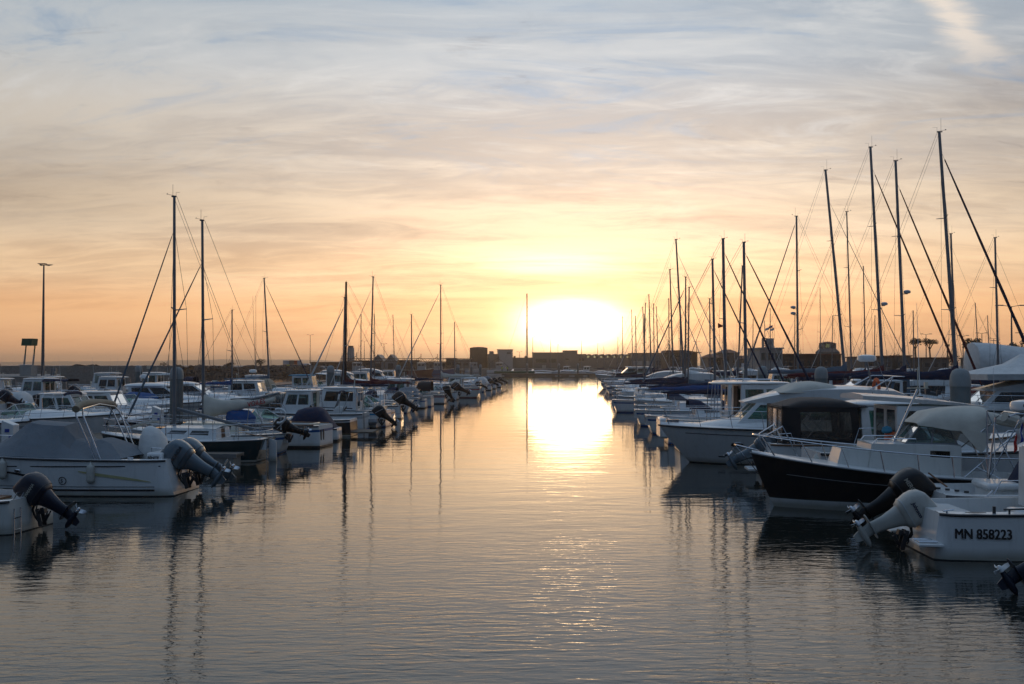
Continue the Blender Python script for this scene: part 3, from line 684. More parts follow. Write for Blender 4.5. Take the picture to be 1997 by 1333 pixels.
        k = MB(); k.tube([(xe, 0, zb+.08), (top.x, 0, mast-.05)], .006, 4); b.part(k, 'topping_lift', 'wire')
    if gear:
        b.bowrail(L*.80, h=.55, n=3, name='pulpit', r=.014, fwd=.0, dip=True)
        k = MB(); h = .58
        for x in (.12, L*.13): 
            for sg in (1, -1): k.tube([(x, sg*(b.hw(x)-.06), b.zz(x)), (x, sg*(b.hw(x)-.06), b.zz(x)+h)], .013, 5)
        for hh in (h, h*.5): k.tube([(L*.13, (b.hw(L*.13)-.06), b.zz(.1)+hh), (.1, b.hw(0)-.08, b.zz(0)+hh), (.02, b.hw(0)*.5, b.zz(0)+hh), (.02, -b.hw(0)*.5, b.zz(0)+hh), (.1, -b.hw(0)+.08, b.zz(0)+hh), (L*.13, -(b.hw(L*.13)-.06), b.zz(.1)+hh)], .013, 5)
        b.part(k, 'pushpit', 'steel')
        k = MB()
        for sg in (1, -1):
            for i in range(1, 5):
                x = lerp(L*.13, L*.80, i/5); k.tube([(x, sg*(b.hw(x)-.05), b.zz(x)), (x, sg*(b.hw(x)-.05), b.zz(x)+h)], .011, 5)
            for hh in (h, h*.5): k.tube([(lerp(L*.13, L*.8, i/8), sg*(b.hw(lerp(L*.13, L*.8, i/8))-.05), b.zz(lerp(L*.13, L*.8, i/8))+hh) for i in range(9)], .006, 4)
        b.part(k, 'guard_wire', 'steel')
    if radar:
        for zr in radar:
            k = MB(); xr = xm-(zr-zd)*kx+.35; k.lathe([(.14, 0), (.22, .04), (.22, .16), (.12, .22), (.01, .23)], (xr, 0, zr), 14); rb = k.build('radar_dome', 'palegrey', mo)
            k = MB(); k.box((xr-.17, 0, zr-.03), (.4, .1, .04)); k.build('radar_bracket', 'alu', rb)
    b.mast_top = mast; b.xm = xm; b.kx = kx
    return b

# ------------------------------------------------------------------ motor boat kinds
def pilothouse(label, L=6.3, B=2.4, fs=.75, fb=1.05, side='white', stripe=None, stripe2=None, roofm='white', glass='glass', eng='eng_black', tilt=60, k=.85, xh0=.32, xh1=.62, hz=2.15, group=None, boot='bluestripe',
               curtain=False, txt=None, ov=.55, rail=True, rakef=.35, name='cabin_boat', awn=None, detail=True, aftopen=False, cat='fishing boat', srel=(.50, .74, .84), eside=1):
    b = Boat(name, label, cat, L, B, fs, fb, rake=.55, group=group); b.hull(side, boot=boot, stripe=stripe, stripe2=stripe2, srel=srel); b.deck(xc=L*xh0, zf=.25, g=.16)
    x0, x1 = L*xh0, L*xh1; w0, w1 = b.hw(x0)-.22, b.hw(x1)-.30; zb = b.zz(x0)-.02
    b.house(x0, x1, w0, w1, zb, hz, rf=rakef, ra=.03, m=side if side != 'navy' else 'white', wins={'side': [(.08, .46, .42, .88), (.52, .90, .42, .88)], 'front': [(.05, .47, .40, .92), (.53, .95, .40, .92)], 'aft': [(.08, .40, .42, .9), (.45, .82, .06, .93)]}, glass=glass, frame='palegrey' if detail else None)
    b.roof(x0-ov, x1-rakef+.22, w0*1.0, w1*1.02, hz, t=.07, m=roofm)
    if curtain:
        kk = MB(); kk.grid([[(lerp(x0+.1, x1-rakef-.1, i/14), w0*.86+.02*(-1)**i, zb+.5), (lerp(x0+.1, x1-rakef-.1, i/14), w0*.84+.02*(-1)**i, hz-.06)] for i in range(15)]); b.part(kk, 'curtain', 'curtain')
    ih = MB(); ih.box((x1-rakef-.45, 0, zb+.35), (.35, w1*1.5, .9)); b.part(ih, 'dashboard', 'interior'); ih = MB(); ih.box((x0+.5, -w0*.4, zb+.45), (.35, .42, .12)); ih.box((x0+.33, -w0*.4, zb+.75), (.08, .42, .55)); b.part(ih, 'helm_seat', 'plastic', bevel=.02)
    if detail:
        rd = MB()
        for sg in (1, -1): rd.tube([(x0+.1, sg*w0*.75, hz+.11), (x0+.15, sg*w0*.75, hz+.19), (x1-rakef-.35, sg*w1*.75, hz+.19), (x1-rakef-.3, sg*w1*.75, hz+.11)], .014, 5)
        b.part(rd, 'roof_rail', 'steel'); rd = MB(); rd.box(((x0+x1)/2-.1, 0, hz+.14), (.5, .5, .05)); b.part(rd, 'roof_hatch', 'glassdark', bevel=.01)
        rd = MB(); rd.tube([(x0+.3, 0, hz+.1), (x0+.3, 0, hz+.5)], .016, 5); rd.lathe([(.03, hz+.5), (.045, hz+.52), (.045, hz+.6), (.02, hz+.63)], (x0+.3, 0, 0), 8); b.part(rd, 'navigation_lamp', 'cream')
    # forward cabin trunk
    xt = min(L*.9, x1+L*.24)
    b.house(x1-.05, xt, w1*.92, max(.12, b.hw(xt)-.35), b.zz(x1)-.01, b.zz(x1)+.34, rf=.55, m='white', name='forward_trunk', z0f=b.zz(xt)-.02, wt0=w1*.8, wt1=w1*.35, wins={'side': [(.2, .55, .35, .75, 'glassdark')]})
    kk = MB(); z = b.zz(x1)+.34; kk.grid([[(x1-.05, -w1*.8, z), (x1-.05, 0, z+.05), (x1-.05, w1*.8, z)], [(xt-.55, -w1*.35, z), (xt-.55, 0, z+.03), (xt-.55, w1*.35, z)]]); b.part(kk, 'trunk_top', 'white', solid=.025)
    if rail: b.bowrail(x1-.2, h=.5, n=5)
    if eng: b.outboard(tilt=tilt, k=k, cowl=eng, txt=txt, side=eside)
    if awn: b.arch_cover(.25, x0+.1, w0, hz-.18, hz+.02, awn, name='cockpit_awning')
    if detail:
        b.antenna(x0+.2, w0*.7, hz+.1, 1.9); b.plain_tube([[(x0-ov+.1, w0*.85, hz), (x0-ov, w0*.9, .8)]], .018, 'roof_post'); b.plain_tube([[(x0-ov+.1, -w0*.85, hz), (x0-ov, -w0*.9, .8)]], .018, 'roof_post')
    return b

def cruiser(label, L=7., B=2.5, fs=.85, fb=1.05, side='white', stripe='bluestripe', stripe2=None, cover=None, eng='eng_black', tilt=60, k=.9, group=None, boot='blackstripe', arch=False, hood=None, glass='glassgreen', txt=None, name='motor_cruiser',
            rail=True, xs=.36, wh=.5, cat='motorboat', rake=.9, twin=False, cuddy=True, bow=.12, wsm='white', eside=1):
    b = Boat(name, label, cat, L, B, fs, fb, rake=rake, group=group, sag=.02, pr=2.5); b.hull(side, boot=boot, stripe=stripe, stripe2=stripe2); b.deck(xc=L*xs, zf=.3, g=.2, camb=bow)
    if cuddy:
        g = []
        for i in range(9):
            x = lerp(L*xs, L*.86, i/8); w = (b.hw(x)-.28)*.95; hh = .34*(1-(i/8)**2.2); w = max(w, .05)
            g.append([(x, w*c, b.zz(x)+.03+hh*(1-abs(c)**3.0)) for c in (-1, -.9, -.7, -.35, 0, .35, .7, .9, 1)])
        kk = MB(); kk.grid(g); b.part(kk, 'cuddy', 'white', ang=50)
        kk = MB(); kk.box((L*.62, 0, b.zz(L*.62)+.29), (.45, .45, .04)); b.part(kk, 'hatch', 'glassdark', bevel=.01)
    if cover:
        b.arch_cover(.1, L*xs+.7, lambda x: b.hw(x)-.06, b.zz(0)-.03, b.zz(0)+1.0, cover, name='cockpit_cover', peaks=1.2, sag=.15, aft=.5, fore=.9)
    else:
        b.windscreen(L*xs-.5, L*xs+.75, b.hw(L*xs)-.22, b.zz(L*xs)+.10, wh, glass=glass, fr=wsm)
        b.seat(L*.12, 0, b.hw(0)*.7, .3, .4, 'cream'); b.seat(L*xs-.75, -.45, .25, .3, .6); b.seat(L*xs-.75, .45, .25, .3, .6)
    if hood:
        b.arch_cover(L*xs-1.2, L*xs+.35, b.hw(L*xs)-.25, b.zz(L*xs)+.25, b.zz(L*xs)+1.15, hood, name='sprayhood', fore=.6)
    if arch:
        w = b.hw(L*.2)-.05; z = b.zz(L*.2); b.plain_tube([[(L*.2, w, z), (L*.12, w*.9, z+.9), (L*.12, w*.6, z+1.15), (L*.12, -w*.6, z+1.15), (L*.12, -w*.9, z+.9), (L*.2, -w, z)]], .04, 'radar_arch', 'white', 8)
    if rail: b.bowrail(L*.48, h=.45, n=5)
    if eng:
        for y in ((-.4, .4) if twin else (0,)): b.outboard(y=y, tilt=tilt, k=k, cowl=eng, txt=txt, side=eside)
    return b

def flybridge(label, L=9.5, B=3.2, fs=1.15, fb=1.4, side='white', group=None, cover='c_white', glass='glassdark', rail=True, name='flybridge_cruiser', stripe=None, hard=2.25, stern='c_navy', flyrail=True, tent=None, xw=.66, boot='blackstripe', covx=None):
    b = Boat(name, label, 'motor cruiser', L, B, fs, fb, rake=1.2, group=group, sag=.0, pr=2.5); b.hull(side, boot=boot, stripe=stripe); b.deck(xc=L*.24, zf=.5, g=.2, camb=.1)
    x0, x1 = L*.27, L*xw; w0, w1 = b.hw(x0)-.3, b.hw(x1)-.45; zb = b.zz(x0)-.02
    ft = zb+.28
    g = []
    for i in range(9):
        x = lerp(L*.5, L*.88, i/8); w = max(.05, (b.hw(x)-.35)*.98); hh = .42*(1-(i/8)**2)
        g.append([(x, w*c, b.zz(x)+.05+hh*(1-abs(c)**3)) for c in (-1, -.9, -.7, -.35, 0, .35, .7, .9, 1)])
    kk = MB(); kk.grid(g); b.part(kk, 'foredeck_moulding', side, ang=50)
    b.house(x0, x1, w0, w1, zb, hard, rf=.95, m=side, wins={'side': [(.10, .50, .40, .92), (.54, .96, .40, .92)], 'front': [(.04, .48, .30, .96), (.52, .96, .30, .96)], 'aft': [(.1, .9, .05, .9)]}, glass=glass)
    # flybridge moulding
    def sec(x, w, z0, z1): return [(x, w*c, z0 if s_ < 0 else z1-(z1-z0)*.15*abs(c)**4) for c, s_ in ((-1, -1), (-1.04, 1), (-.7, 1), (0, 1), (.7, 1), (1.04, 1), (1, -1), (0, -1))]
    kk = MB(); rr = []
    xf = x1-.75
    for u, zt, wf in ((0., .22, 1.), (.12, .55, 1.02), (.35, .62, 1.02), (.55, .60, 1.), (.72, .48, .96), (.86, .28, .88), (.95, .12, .76), (1., .03, .62)):
        x = lerp(x0-L*.13, xf+.25, u); w = lerp(w0, w1, u)*1.05*wf; rr.append(sec(x, w, hard-.02, hard+zt))
    kk.loft(rr); fly = b.part(kk, 'flybridge', side, ang=55)
    if cover:
        ca, cb = covx or (x0-.1, x0+L*.22); b.arch_cover(ca, cb, w0*.82, hard+.36, hard+.76, cover, name='flybridge_cover', aft=.5, fore=.5, peaks=1, sag=.10)
    if tent:
        kk = MB(); X0, X1, Wt, Z0, Z1 = tent; kk.loft([[(X0, -Wt, Z0), (X1, -Wt, Z0), (X1, Wt, Z0), (X0, Wt, Z0)], [(X0-.05, -Wt-.05, Z0+.25), (X1+.05, -Wt-.05, Z0+.25), (X1+.05, Wt+.05, Z0+.25), (X0-.05, Wt+.05, Z0+.25)],
            [(lerp(X0, X1, .32), -Wt*.38, lerp(Z0, Z1, .62)), (lerp(X0, X1, .62), -Wt*.38, lerp(Z0, Z1, .62)), (lerp(X0, X1, .62), Wt*.38, lerp(Z0, Z1, .62)), (lerp(X0, X1, .32), Wt*.38, lerp(Z0, Z1, .62))], [(lerp(X0, X1, .45), -.05, Z1), (lerp(X0, X1, .5), -.05, Z1), (lerp(X0, X1, .5), .05, Z1), (lerp(X0, X1, .45), .05, Z1)]])
        b.part(kk, 'flybridge_tent', 'c_white', jit=.02)
    if flyrail: b.plain_tube([[(x0+.2, w0*.95, hard+.5), (x0-.6, w0*.95, hard+.95), (x0-1., w0*.9, hard+.95), (x0-1., -w0*.9, hard+.95), (x0-.6, -w0*.95, hard+.95), (x0+.2, -w0*.95, hard+.5)], [(x0-.6, w0*.95, hard+.95), (x0-.2, w0*.95, hard+.2)], [(x0-.6, -w0*.95, hard+.95), (x0-.2, -w0*.95, hard+.2)]], .02, 'flybridge_rail')
    if stern: b.arch_cover(.6, x0+.1, w0*.95, zb+.1, hard-.05, stern, name='cockpit_enclosure', aft=.4)
    if rail: b.bowrail(L*.45, h=.62, n=6, inset=.08)
    return b

def moor(b, side=1, stern=True, bow=False, far=2.2):
    """mooring ropes from the deck cleats down to the pontoon side"""
    k = MB()
    def rope(p, q): p = Vector(p); q = Vector(q); k.tube([p.lerp(q, t)+Vector((0, 0, -.35*math.sin(math.pi*t))) for t in (0, .2, .4, .6, .8, 1)], .013, 5)
    if stern: rope((.15, b.hw(.2)-.08, b.zz(0)+.03), (-far, b.hw(0)+.5, .45)); rope((.15, -b.hw(.2)+.08, b.zz(0)+.03), (-far, -b.hw(0)-.4, .45))
    if bow: rope((b.L-.5, .2, b.zz(b.L)+.03), (b.L+far, 1.2, .45)); rope((b.L-.5, -.2, b.zz(b.L)+.03), (b.L+far, -1.2, .45))
    rope((b.L*.5, side*(b.hw(b.L*.5)-.03), b.zz(b.L*.5)), (b.L*.25, side*(b.hw(b.L*.5)+.55), .45))
    b.part(k, 'mooring_line', 'rope')
# ------------------------------------------------------------------ pontoons, piles
def pontoon(v, u0, u1, label, w=2.2, group=None, name='floating_pontoon'):
    a = uv(u0, v); o = empty(name, a, -CH, label, 'pontoon', group); L = u1-u0
    mb = MB(); mb.box((0, L/2, .42), (w, L, .10)); mb.build('deck', 'planks', o)
    mb = MB(); mb.box((-w/2-.03, L/2, .40), (.06, L, .20)); mb.box((w/2+.03, L/2, .40), (.06, L, .20)); mb.build('edge_beam', 'palegrey', o)
    n = max(1, int(L/6))
    for i in range(min(n, 40)): k = MB(); k.box((0, L*(i+.5)/n, .15), (w*.9, min(4.4, L/n*.75), .50)); k.build('float', 'concrete', o, bevel=.03)
    return o
def finger(u, v0, v1, label, w=.75, group='finger pontoons'):
    o = empty('finger_pontoon', uv(u, v0), -CH, label, 'pontoon', group); L = v1-v0
    mb = MB(); mb.box((L/2, 0, .40), (abs(L), w, .08)); mb.build('deck', 'planks', o)
    k = MB(); k.box((L/2, w/2+.02, .38), (abs(L), .05, .14)); k.box((L/2, -w/2-.02, .38), (abs(L), .05, .14)); k.build('edge_beam', 'alu', o)
    k = MB(); k.box((L-.8*math.copysign(1, L), 0, .12), (1.4, w*1.05, .46)); k.build('float', 'concrete', o, bevel=.03)
    return o
def pile(u_, v_, label, top=3.45, r=.315):
    o = empty('mooring_pile', uv(u_, v_), 0, label, 'mooring pile', 'mooring piles')
    mb = MB(); mb.lathe([(r, -3), (r, 1.2), (r, top-.55)], (0, 0, 0), 24); mb.build('pile_sleeve', 'piling', o)
    mb = MB(); mb.lathe([(r*.99, top-.60), (r*1.06, top-.60), (r*1.06, top-.40), (r*.98, top-.22), (r*.78, top-.08), (r*.4, top-.01), (.01, top)], (0, 0, 0), 24); mb.build('pile_cap', 'pilecap', o)
    mb = MB(); mb.lathe([(r*1.05, .5), (r*1.3, .5), (r*1.3, .62), (r*1.05, .62)], (0, 0, 0), 20); mb.build('guide_ring', 'plastic', o)
pontoon(13.2, 12, 152, 'long floating pontoon with grey piles on the tall mast side')
pontoon(-20.2, 14, 215, 'long floating pontoon on the beacon side ending in a bare stretch of water')
pontoon(-47, 55, 190, 'outer floating pontoon below the rock breakwater')
pontoon(40, 70, 200, 'inner floating pontoon beyond the tall yachts')
for (px, d, lab) in ((1872, 33, 'thick stained grey pile before the white tent cover, biggest of all'), (1601, 51, 'grey mooring pile rising behind the beige flybridge cover'), (1487, 69, 'grey mooring pile beside the blue furled jib foot'),
                     (345, 49, 'grey mooring pile just behind the bare silver mast'), (271, 93, 'slim pile standing before the rock breakwater'), (645, 85, 'grey pile beside the dark wooden mast'), (777, 123.5, 'grey pile behind the white boats below the twin hangars'),
                     (893, 175, 'small pile by the end of the beacon side pontoon, below the dark round tank'), (919, 215, 'first of two small piles close together by the bare pontoon end'), (937, 210, 'second of two small piles close together by the bare pontoon end')):
    p = at(px, d); pile(p.dot(U), p.dot(V), lab)
for (px, d, lab) in ((1028, 292, 'pile on the cross pontoon beside the lone racing mast'), (1090, 292, 'pile mirrored in the brightest sun path'), (1127, 292, 'pile on the cross pontoon under the low sun')):
    p = at(px, d); pile(p.dot(U), p.dot(V), lab, top=3.7)
o = empty('cross_pontoon', at(985, 290), 0, 'long low pontoon crossing the harbour under the sun', 'pontoon')
mb = MB(); mb.box((15.5, 0, .45), (33, 2.4, .5)); mb.build('deck', 'planks', o)
for i in range(8): k = MB(); k.box((1+4.1*i, 0, .0), (2.4, 2.0, .6)); k.build('float', 'concrete', o)
for u_, v0, v1, lab in ((34.6, -20, -11.6, 'grey finger pontoon ending below the twin silver outboards'), (52, -20, -12, 'low finger pontoon beside the blue striped fishing boat'), (71, -20, -12, 'finger pontoon beside the navy boom cover'),
                        (92, -20, -12.5, 'distant finger pontoon past the dark outboards'), (170, -19, -12.5, 'finger in the bare pontoon stretch, first of two'), (190, -19, -12.5, 'finger in the bare pontoon stretch, second of two'),
                        (16.2, 13, 8.3, 'plank finger pontoon end below the MN numbered boat'), (33.6, 13, 8.6, 'finger pontoon between the beige flybridge boat and the black canopy boat'), (50, 13, 6, 'finger pontoon among the sailing boat sterns'),
                        (44.5, -21, -29, 'finger pontoon behind the grey covered dayboat'), (57, -21, -30, 'finger pontoon between the two white wheelhouses'), (78, -21, -30, 'finger pontoon by the hardtop cruisers')):
    finger(u_, v0, v1, lab)
def pedestal(px, d, lab):
    o = empty('service_pedestal', at(px, d, .47), -CH, lab, 'power pedestal', 'white power pedestals on the pontoon')
    mb = MB(); mb.prism([(-.22, 0), (.22, 0), (.22, .95), (-.22, 1.12)], -.2, .2); b = mb.build('cabinet', 'white', o, bevel=.02)
    k = MB(); k.box((0, -.21, .75), (.16, .03, .12)); k.box((.12, -.21, .5), (.1, .03, .1)); k.build('socket', 'blue', b)
pedestal(22, 35.7, 'white power pedestal behind the grey covered dayboat'); pedestal(309, 47.5, 'white power pedestal beside the bare silver mast'); pedestal(1440, 62, 'white power pedestal among the tall masts')

# ------------------------------------------------------------------ beacon side, channel row
def L1():
    b = Boat('open_boat', 'small white open boat at the frame edge with one dark navy outboard', 'motorboat', 5.2, 2.1, .72, .95, rake=.6); b.hull('offwhite', boot='white', rub=.03); b.deck(xc=3.3, zf=.25, g=.14, floor='cream')
    b.outboard(tilt=52, k=.86, cowl='eng_navy', txt='YAMAHA', side=1, tsz=.13, yaw=-6, z=.38, x=-.12)
    mb = MB(); mb.box((1.2, 0, .58), (.35, 1.8, .05)); mb.box((2.3, 0, .58), (.35, 1.8, .05)); b.part(mb, 'thwart', 'wood', bevel=.01)
    b.plain_tube([[(.06, .62, .68), (-.05, .62, .86), (-.05, .36, .86), (.06, .36, .68)], [(.06, -.62, .68), (-.05, -.62, .86), (-.05, -.36, .86), (.06, -.36, .68)]], .014, 'grab_rail')
    b.plain_tube([[(-.08, .78, .55), (-.1, .78, -.35)], [(-.08, .55, .55), (-.1, .55, -.35)]]+[[(-.09, .78, z), (-.09, .55, z)] for z in (.35, .1, -.15)], .014, 'boarding_ladder')
    hulltext(b, 1, .55, .28, 'C', .12, 'blackstripe', name='maker_badge')
    b.bowleft(stern=at(66, 21.8), turn=-3)
L1()
def L2():
    b = Boat('dayboat', 'white dayboat with grey canvas cover, rolled beige bimini and twin silver outboards', 'motorboat', 8.2, 2.6, .98, 1.25, rake=.9, flare=.14, tr=.25, sag=.03)
    b.hull('white', boot='white', rub=.03, srel=(.50, .74, .84)); b.deck(xc=5.2, zf=.35, g=.2, camb=.1, xa=.5)
    for y in (-.42, .40): b.outboard(y=y, tilt=58, k=1.02, cowl='eng_silver', txt='HONDA', side=1, tcol='blackstripe', tsz=.13, yaw=4 if y > 0 else -2, x=-.25, z=.50)
    S = 1
    hullstrip(b, S, [(x, .14, .19) for x in [0.25+i*.5 for i in range(13)]], 'blackstripe', 'boot_line'); hullstrip(b, S, [(x, .25, .265) for x in [0.25+i*.5 for i in range(13)]], 'blackstripe', 'pin_line')
    hullstrip(b, S, [(3.1, .38, .42), (3.5, .47, .54), (4.2, .60, .65), (5.2, .72, .75), (7, .86, .88)], 'blackstripe', 'chevron_stripe'); hullstrip(b, S, [(3.15, .38, .42), (3.4, .36, .38), (3.75, .30, .31)], 'blackstripe', 'chevron_tip')
    hullstrip(b, S, [(.35, .38, .40), (1.0, .45, .52), (1.8, .55, .63), (2.3, .66, .69)], 'yellowstripe', 'yellow_stripe'); hullstrip(b, S, [(x, .80-.004*x, .83-.004*x) for x in (.1, 1.5, 3, 4.5, 6, 7.5)], 'blackstripe', 'sheer_line')
    k = MB(); z = .42; ring = []
    for i in range(21): a = 2*math.pi*i/20; x = 2.75+.1*math.cos(a); zz = z+.1*math.sin(a); ring.append((x, surf(b, x, zz)+.012, zz))
    k.tube(ring, .010, 5); b.part(k, 'round_badge', 'blackstripe'); hulltext(b, 1, 2.80, .37, '5', .13, 'blackstripe', name='badge_number')
    hullwin(b, 4.0, 1, .68, .14, .07)
    # canvas cover: high peak over the helm, low run aft
    g = []
    for x, zt, ws_ in ((1.2, 1.02, .9), (1.75, 1.38, .42), (2.1, 1.50, .34), (2.45, 1.40, .40), (2.75, 1.50, .45), (3.0, 1.90, .52), (3.6, 1.93, .50), (4.05, 1.98, .46), (4.12, 1.95, .46), (4.7, 1.55, .36), (5.3, 1.20, .3), (5.45, 1.14, .3)):
        w = b.hw(x)-.07; z0 = b.zz(x)-.03; row = []
        for c, f in ((-1, 0), (-1.0, .06), (-lerp(1, ws_, .5), .52), (-ws_, .96), (-ws_*.5, 1.0), (0, 1.015), (ws_*.5, 1.0), (ws_, .96), (lerp(1, ws_, .5), .52), (1.0, .06), (1, 0)): row.append((x, w*c, z0+(zt-z0)*f-.03*math.sin(x*9)*(1-f)*f*2))
        g.append(row)
    k = MB(); k.grid(g); b.part(k, 'canvas_cover', 'c_grey', solid=.012, jit=.022, jsc=2.6, ang=22)
    # hinged bimini frame with the cloth rolled on top
    w = b.hw(2)-.12
    for x0, xt in ((1.75, 2.35), (1.9, 2.55)):
        b.plain_tube([[(x0, w, 1.0), (xt-.08, w*.97, 2.2), (xt, w*.84, 2.36), (xt, 0, 2.46), (xt, -w*.84, 2.36), (xt-.08, -w*.97, 2.2), (x0, -w, 1.0)]], .022, 'bimini_frame', n=8)
    k = MB(); k.tube([(2.45, (w*1.02)*math.sin(R(a)), 2.30+.20*math.cos(R(a))**.8) for a in (-82, -65, -45, -22, 0, 22, 45, 65, 82)], .10, 10); b.part(k, 'rolled_bimini', 'c_beige', jit=.03, jsc=5)
    k = MB(); k.loft([[(px, py, z) for px, py in ell(1.05+dx, -.75, a, c, 12, 2.4)] for z, a, c, dx in ((.55, .42, .36, 0), (1.0, .44, .40, 0), (1.45, .36, .34, .05), (1.72, .22, .2, .1), (1.8, .05, .05, .12))]); b.part(k, 'white_seat_cover', 'c_white', jit=.05, jsc=3)
    k = MB(); k.box((.42, 0, .98), (.45, 1.5, .34)); b.part(k, 'stern_locker', 'white', bevel=.05)
    text('BÉNITE', .10, 'plastic', b.root, 'locker_lettering', (.60, .77, .98), (R(90), 0, math.pi), bold=.003)
    b.plain_tube([[(.25, y, .98), (.25, y, 1.25), (.6, y, 1.27), (.6, y, .98)] for y in (.5, -.5)], .014, 'grab_rail'); b.bowrail(5.0, h=.38, n=4, mid=False)
    b.plain_tube([[(.9, .98, 1.02), (1.05, 1.0, 1.02)], [(3.6, 1.15, 1.10), (3.8, 1.15, 1.10)]], .02, 'cleat'); b.bowleft(stern=at(352, 28.1))
    bpy.context.view_layer.update()
    fender(b, 1.95, 1, .62, 'white fender hung amidships on the grey covered dayboat'); fender(b, 4.4, 1, .72, 'white fender below the grey canvas peak'); fender(b, 5.9, 1, .70, 'white fender farthest forward on the grey covered dayboat', r=.13)
L2()
def L5():
    b = sailboat('sailing boat with dark green hull, cream deck and bare silver boom', L=6.6, B=2.4, mast=9.9, fs=.85, fb=1.0, side='greenhull', stripe='greenhull', boot='white', cover=None, jib='c_bluegrey', frac=.86, rake=-.4, hood=None, mastm='alu', spread=1, jibr=.035, lazy=False, gear=True, drop=.8)
    k = MB(); k.grid([[(5.6, -.1, 1.12), (5.6, .1, 1.12)], [(4.9, -.25, 1.35), (4.9, .3, 1.4)], [(4.4, -.2, 1.42), (4.4, .25, 1.46)]]); b.part(k, 'folded_jib', 'cloth_cream', solid=.05, jit=.04)
    b.plain_tube([[(.0, .35, .8), (-.02, .35, -.2)], [(.0, .1, .8), (-.02, .1, -.2)]]+[[(-.01, .35, z), (-.01, .1, z)] for z in (.6, .35, .1)], .013, 'boarding_ladder')
    k = MB(); k.prism([(-.25, .75), (.0, .85), (.02, -.5), (-.3, -.6)], -.02, .02); b.part(k, 'rudder', 'white'); k = MB(); k.tube([(-.1, 0, .85), (.9, .0, 1.0)], .02, 6); b.part(k, 'tiller', 'wood')
    b.bowleft(stern=at(527, 37), turn=-3); bpy.context.view_layer.update(); fender(b, 2.8, 1, .42, 'pale fender hanging on the dark green sailing boat', r=.10, h=.5)
L5()
def L6():
    b = sailboat('white sailing boat with cream sail cover lettered in red', L=6.9, B=2.5, mast=9.4, fs=.85, fb=1.05, cover=None, jib='c_bluegrey', frac=.80, rake=-.6, hood=None, cabin='cream', jibr=.04, boom=False, xm=3.5)
    # loose sail bag on a rising boom, its aft end high
    g = []; n = 16; X0, X1 = 3.45, .6
    for i in range(n+1):
        u = i/n; x = lerp(X0, X1, u); hh = lerp(.72, .14, clamp(u*1.15)**.55)+.02*math.sin(u*15); zb = lerp(1.62, 2.12, u**1.2); ww = lerp(.2, .09, u)
        g.append([(x, ww*math.cos(a), zb+hh*.3+hh*.75*math.sin(a)*(1 if math.sin(a) > 0 else .9)) for a in [2*math.pi*j/12 for j in range(12)]])
    k = MB(); k.loft(g); c = b.part(k, 'sail_cover', 'cloth_cream', jit=.035, jsc=2.2, ang=60)
    k = MB(); k.tube([(3.45, 0, 1.75), (.4, 0, 2.42)], .05, 8); b.part(k, 'boom', 'alu')
    text('VOILES', .26, 'red', c, 'lettering', (1.65, .20, 1.87), (R(90), R(-12), math.pi), bold=.004, shear=.1, sx=.9)
    k = MB(); k.loft([[(px, py, z) for px, py in ell(2.0+dx, -.1, a, c_, 12, 2.2)] for z, a, c_, dx in ((1.2, .6, .45, 0), (1.45, .62, .45, 0), (1.68, .45, .3, .1), (1.78, .15, .1, .2))]); b.part(k, 'blue_tarpaulin', 'c_blue', jit=.06, jsc=3)
    k = MB(); k.tube([(.2+.28*math.cos(R(a)), .95, 1.55+.28*math.sin(R(a))) for a in range(60, 310, 25)], .05, 8); b.part(k, 'horseshoe_buoy', 'white')
    b.outboard(y=.55, tilt=66, k=.8, cowl='eng_black', z=.75); b.antenna(.15, .8, 1., 1.7, 0., .012)
    moor(b, -1, stern=False); b.bowleft(stern=at(566, 40.2), turn=2); bpy.context.view_layer.update(); fender(b, 2.2, 1, .45, 'fender on the boat with the red lettered sail cover', r=.1, h=.5)
L6()
def L7():
    b = cruiser('white open boat with two dark slots in its transom and blue side stripe', L=6., B=2.3, fs=.95, fb=1.1, stripe='bluestripe', eng=None, cover=None, cuddy=False, rail=True, xs=.5, rake=.5)
    b.plain_tube([[(x, b.hw(x)-.05, b.zz(x)+.03) for x in (.2, 2, 4, 5.4)], [(x, -b.hw(x)+.05, b.zz(x)+.03) for x in (.2, 2, 4, 5.4)]], .03, 'wooden_gunwale', 'wood')
    k = MB(); k.box((-.03, .35, .55), (.03, .10, .45)); k.box((-.03, .65, .55), (.03, .10, .45)); b.part(k, 'transom_slot', 'plastic')
    moor(b, 1, stern=False); b.bowleft(stern=at(636, 43.4), turn=-6)
L7()
def L8():
    b = Boat('work_boat', 'small white topped boat with near black hull carrying a number', 'motorboat', 5.6, 2.2, .85, 1.0, rake=.5); b.hull('blackhull', upper='white', boot='white', srel=(.5, .8, .86)); b.deck(xc=2.6, zf=.3, g=.16)
    hulltext(b, 1, 1.35, .28, '050', .30, 'white', bold=.008); b.console(2.1, h=.9, zf=.3)
    k = MB(); k.box((-.55, 0, .22), (1.1, 1.7, .07)); b.part(k, 'swim_platform', 'planks'); b.bowleft(stern=at(690, 50))
L8()
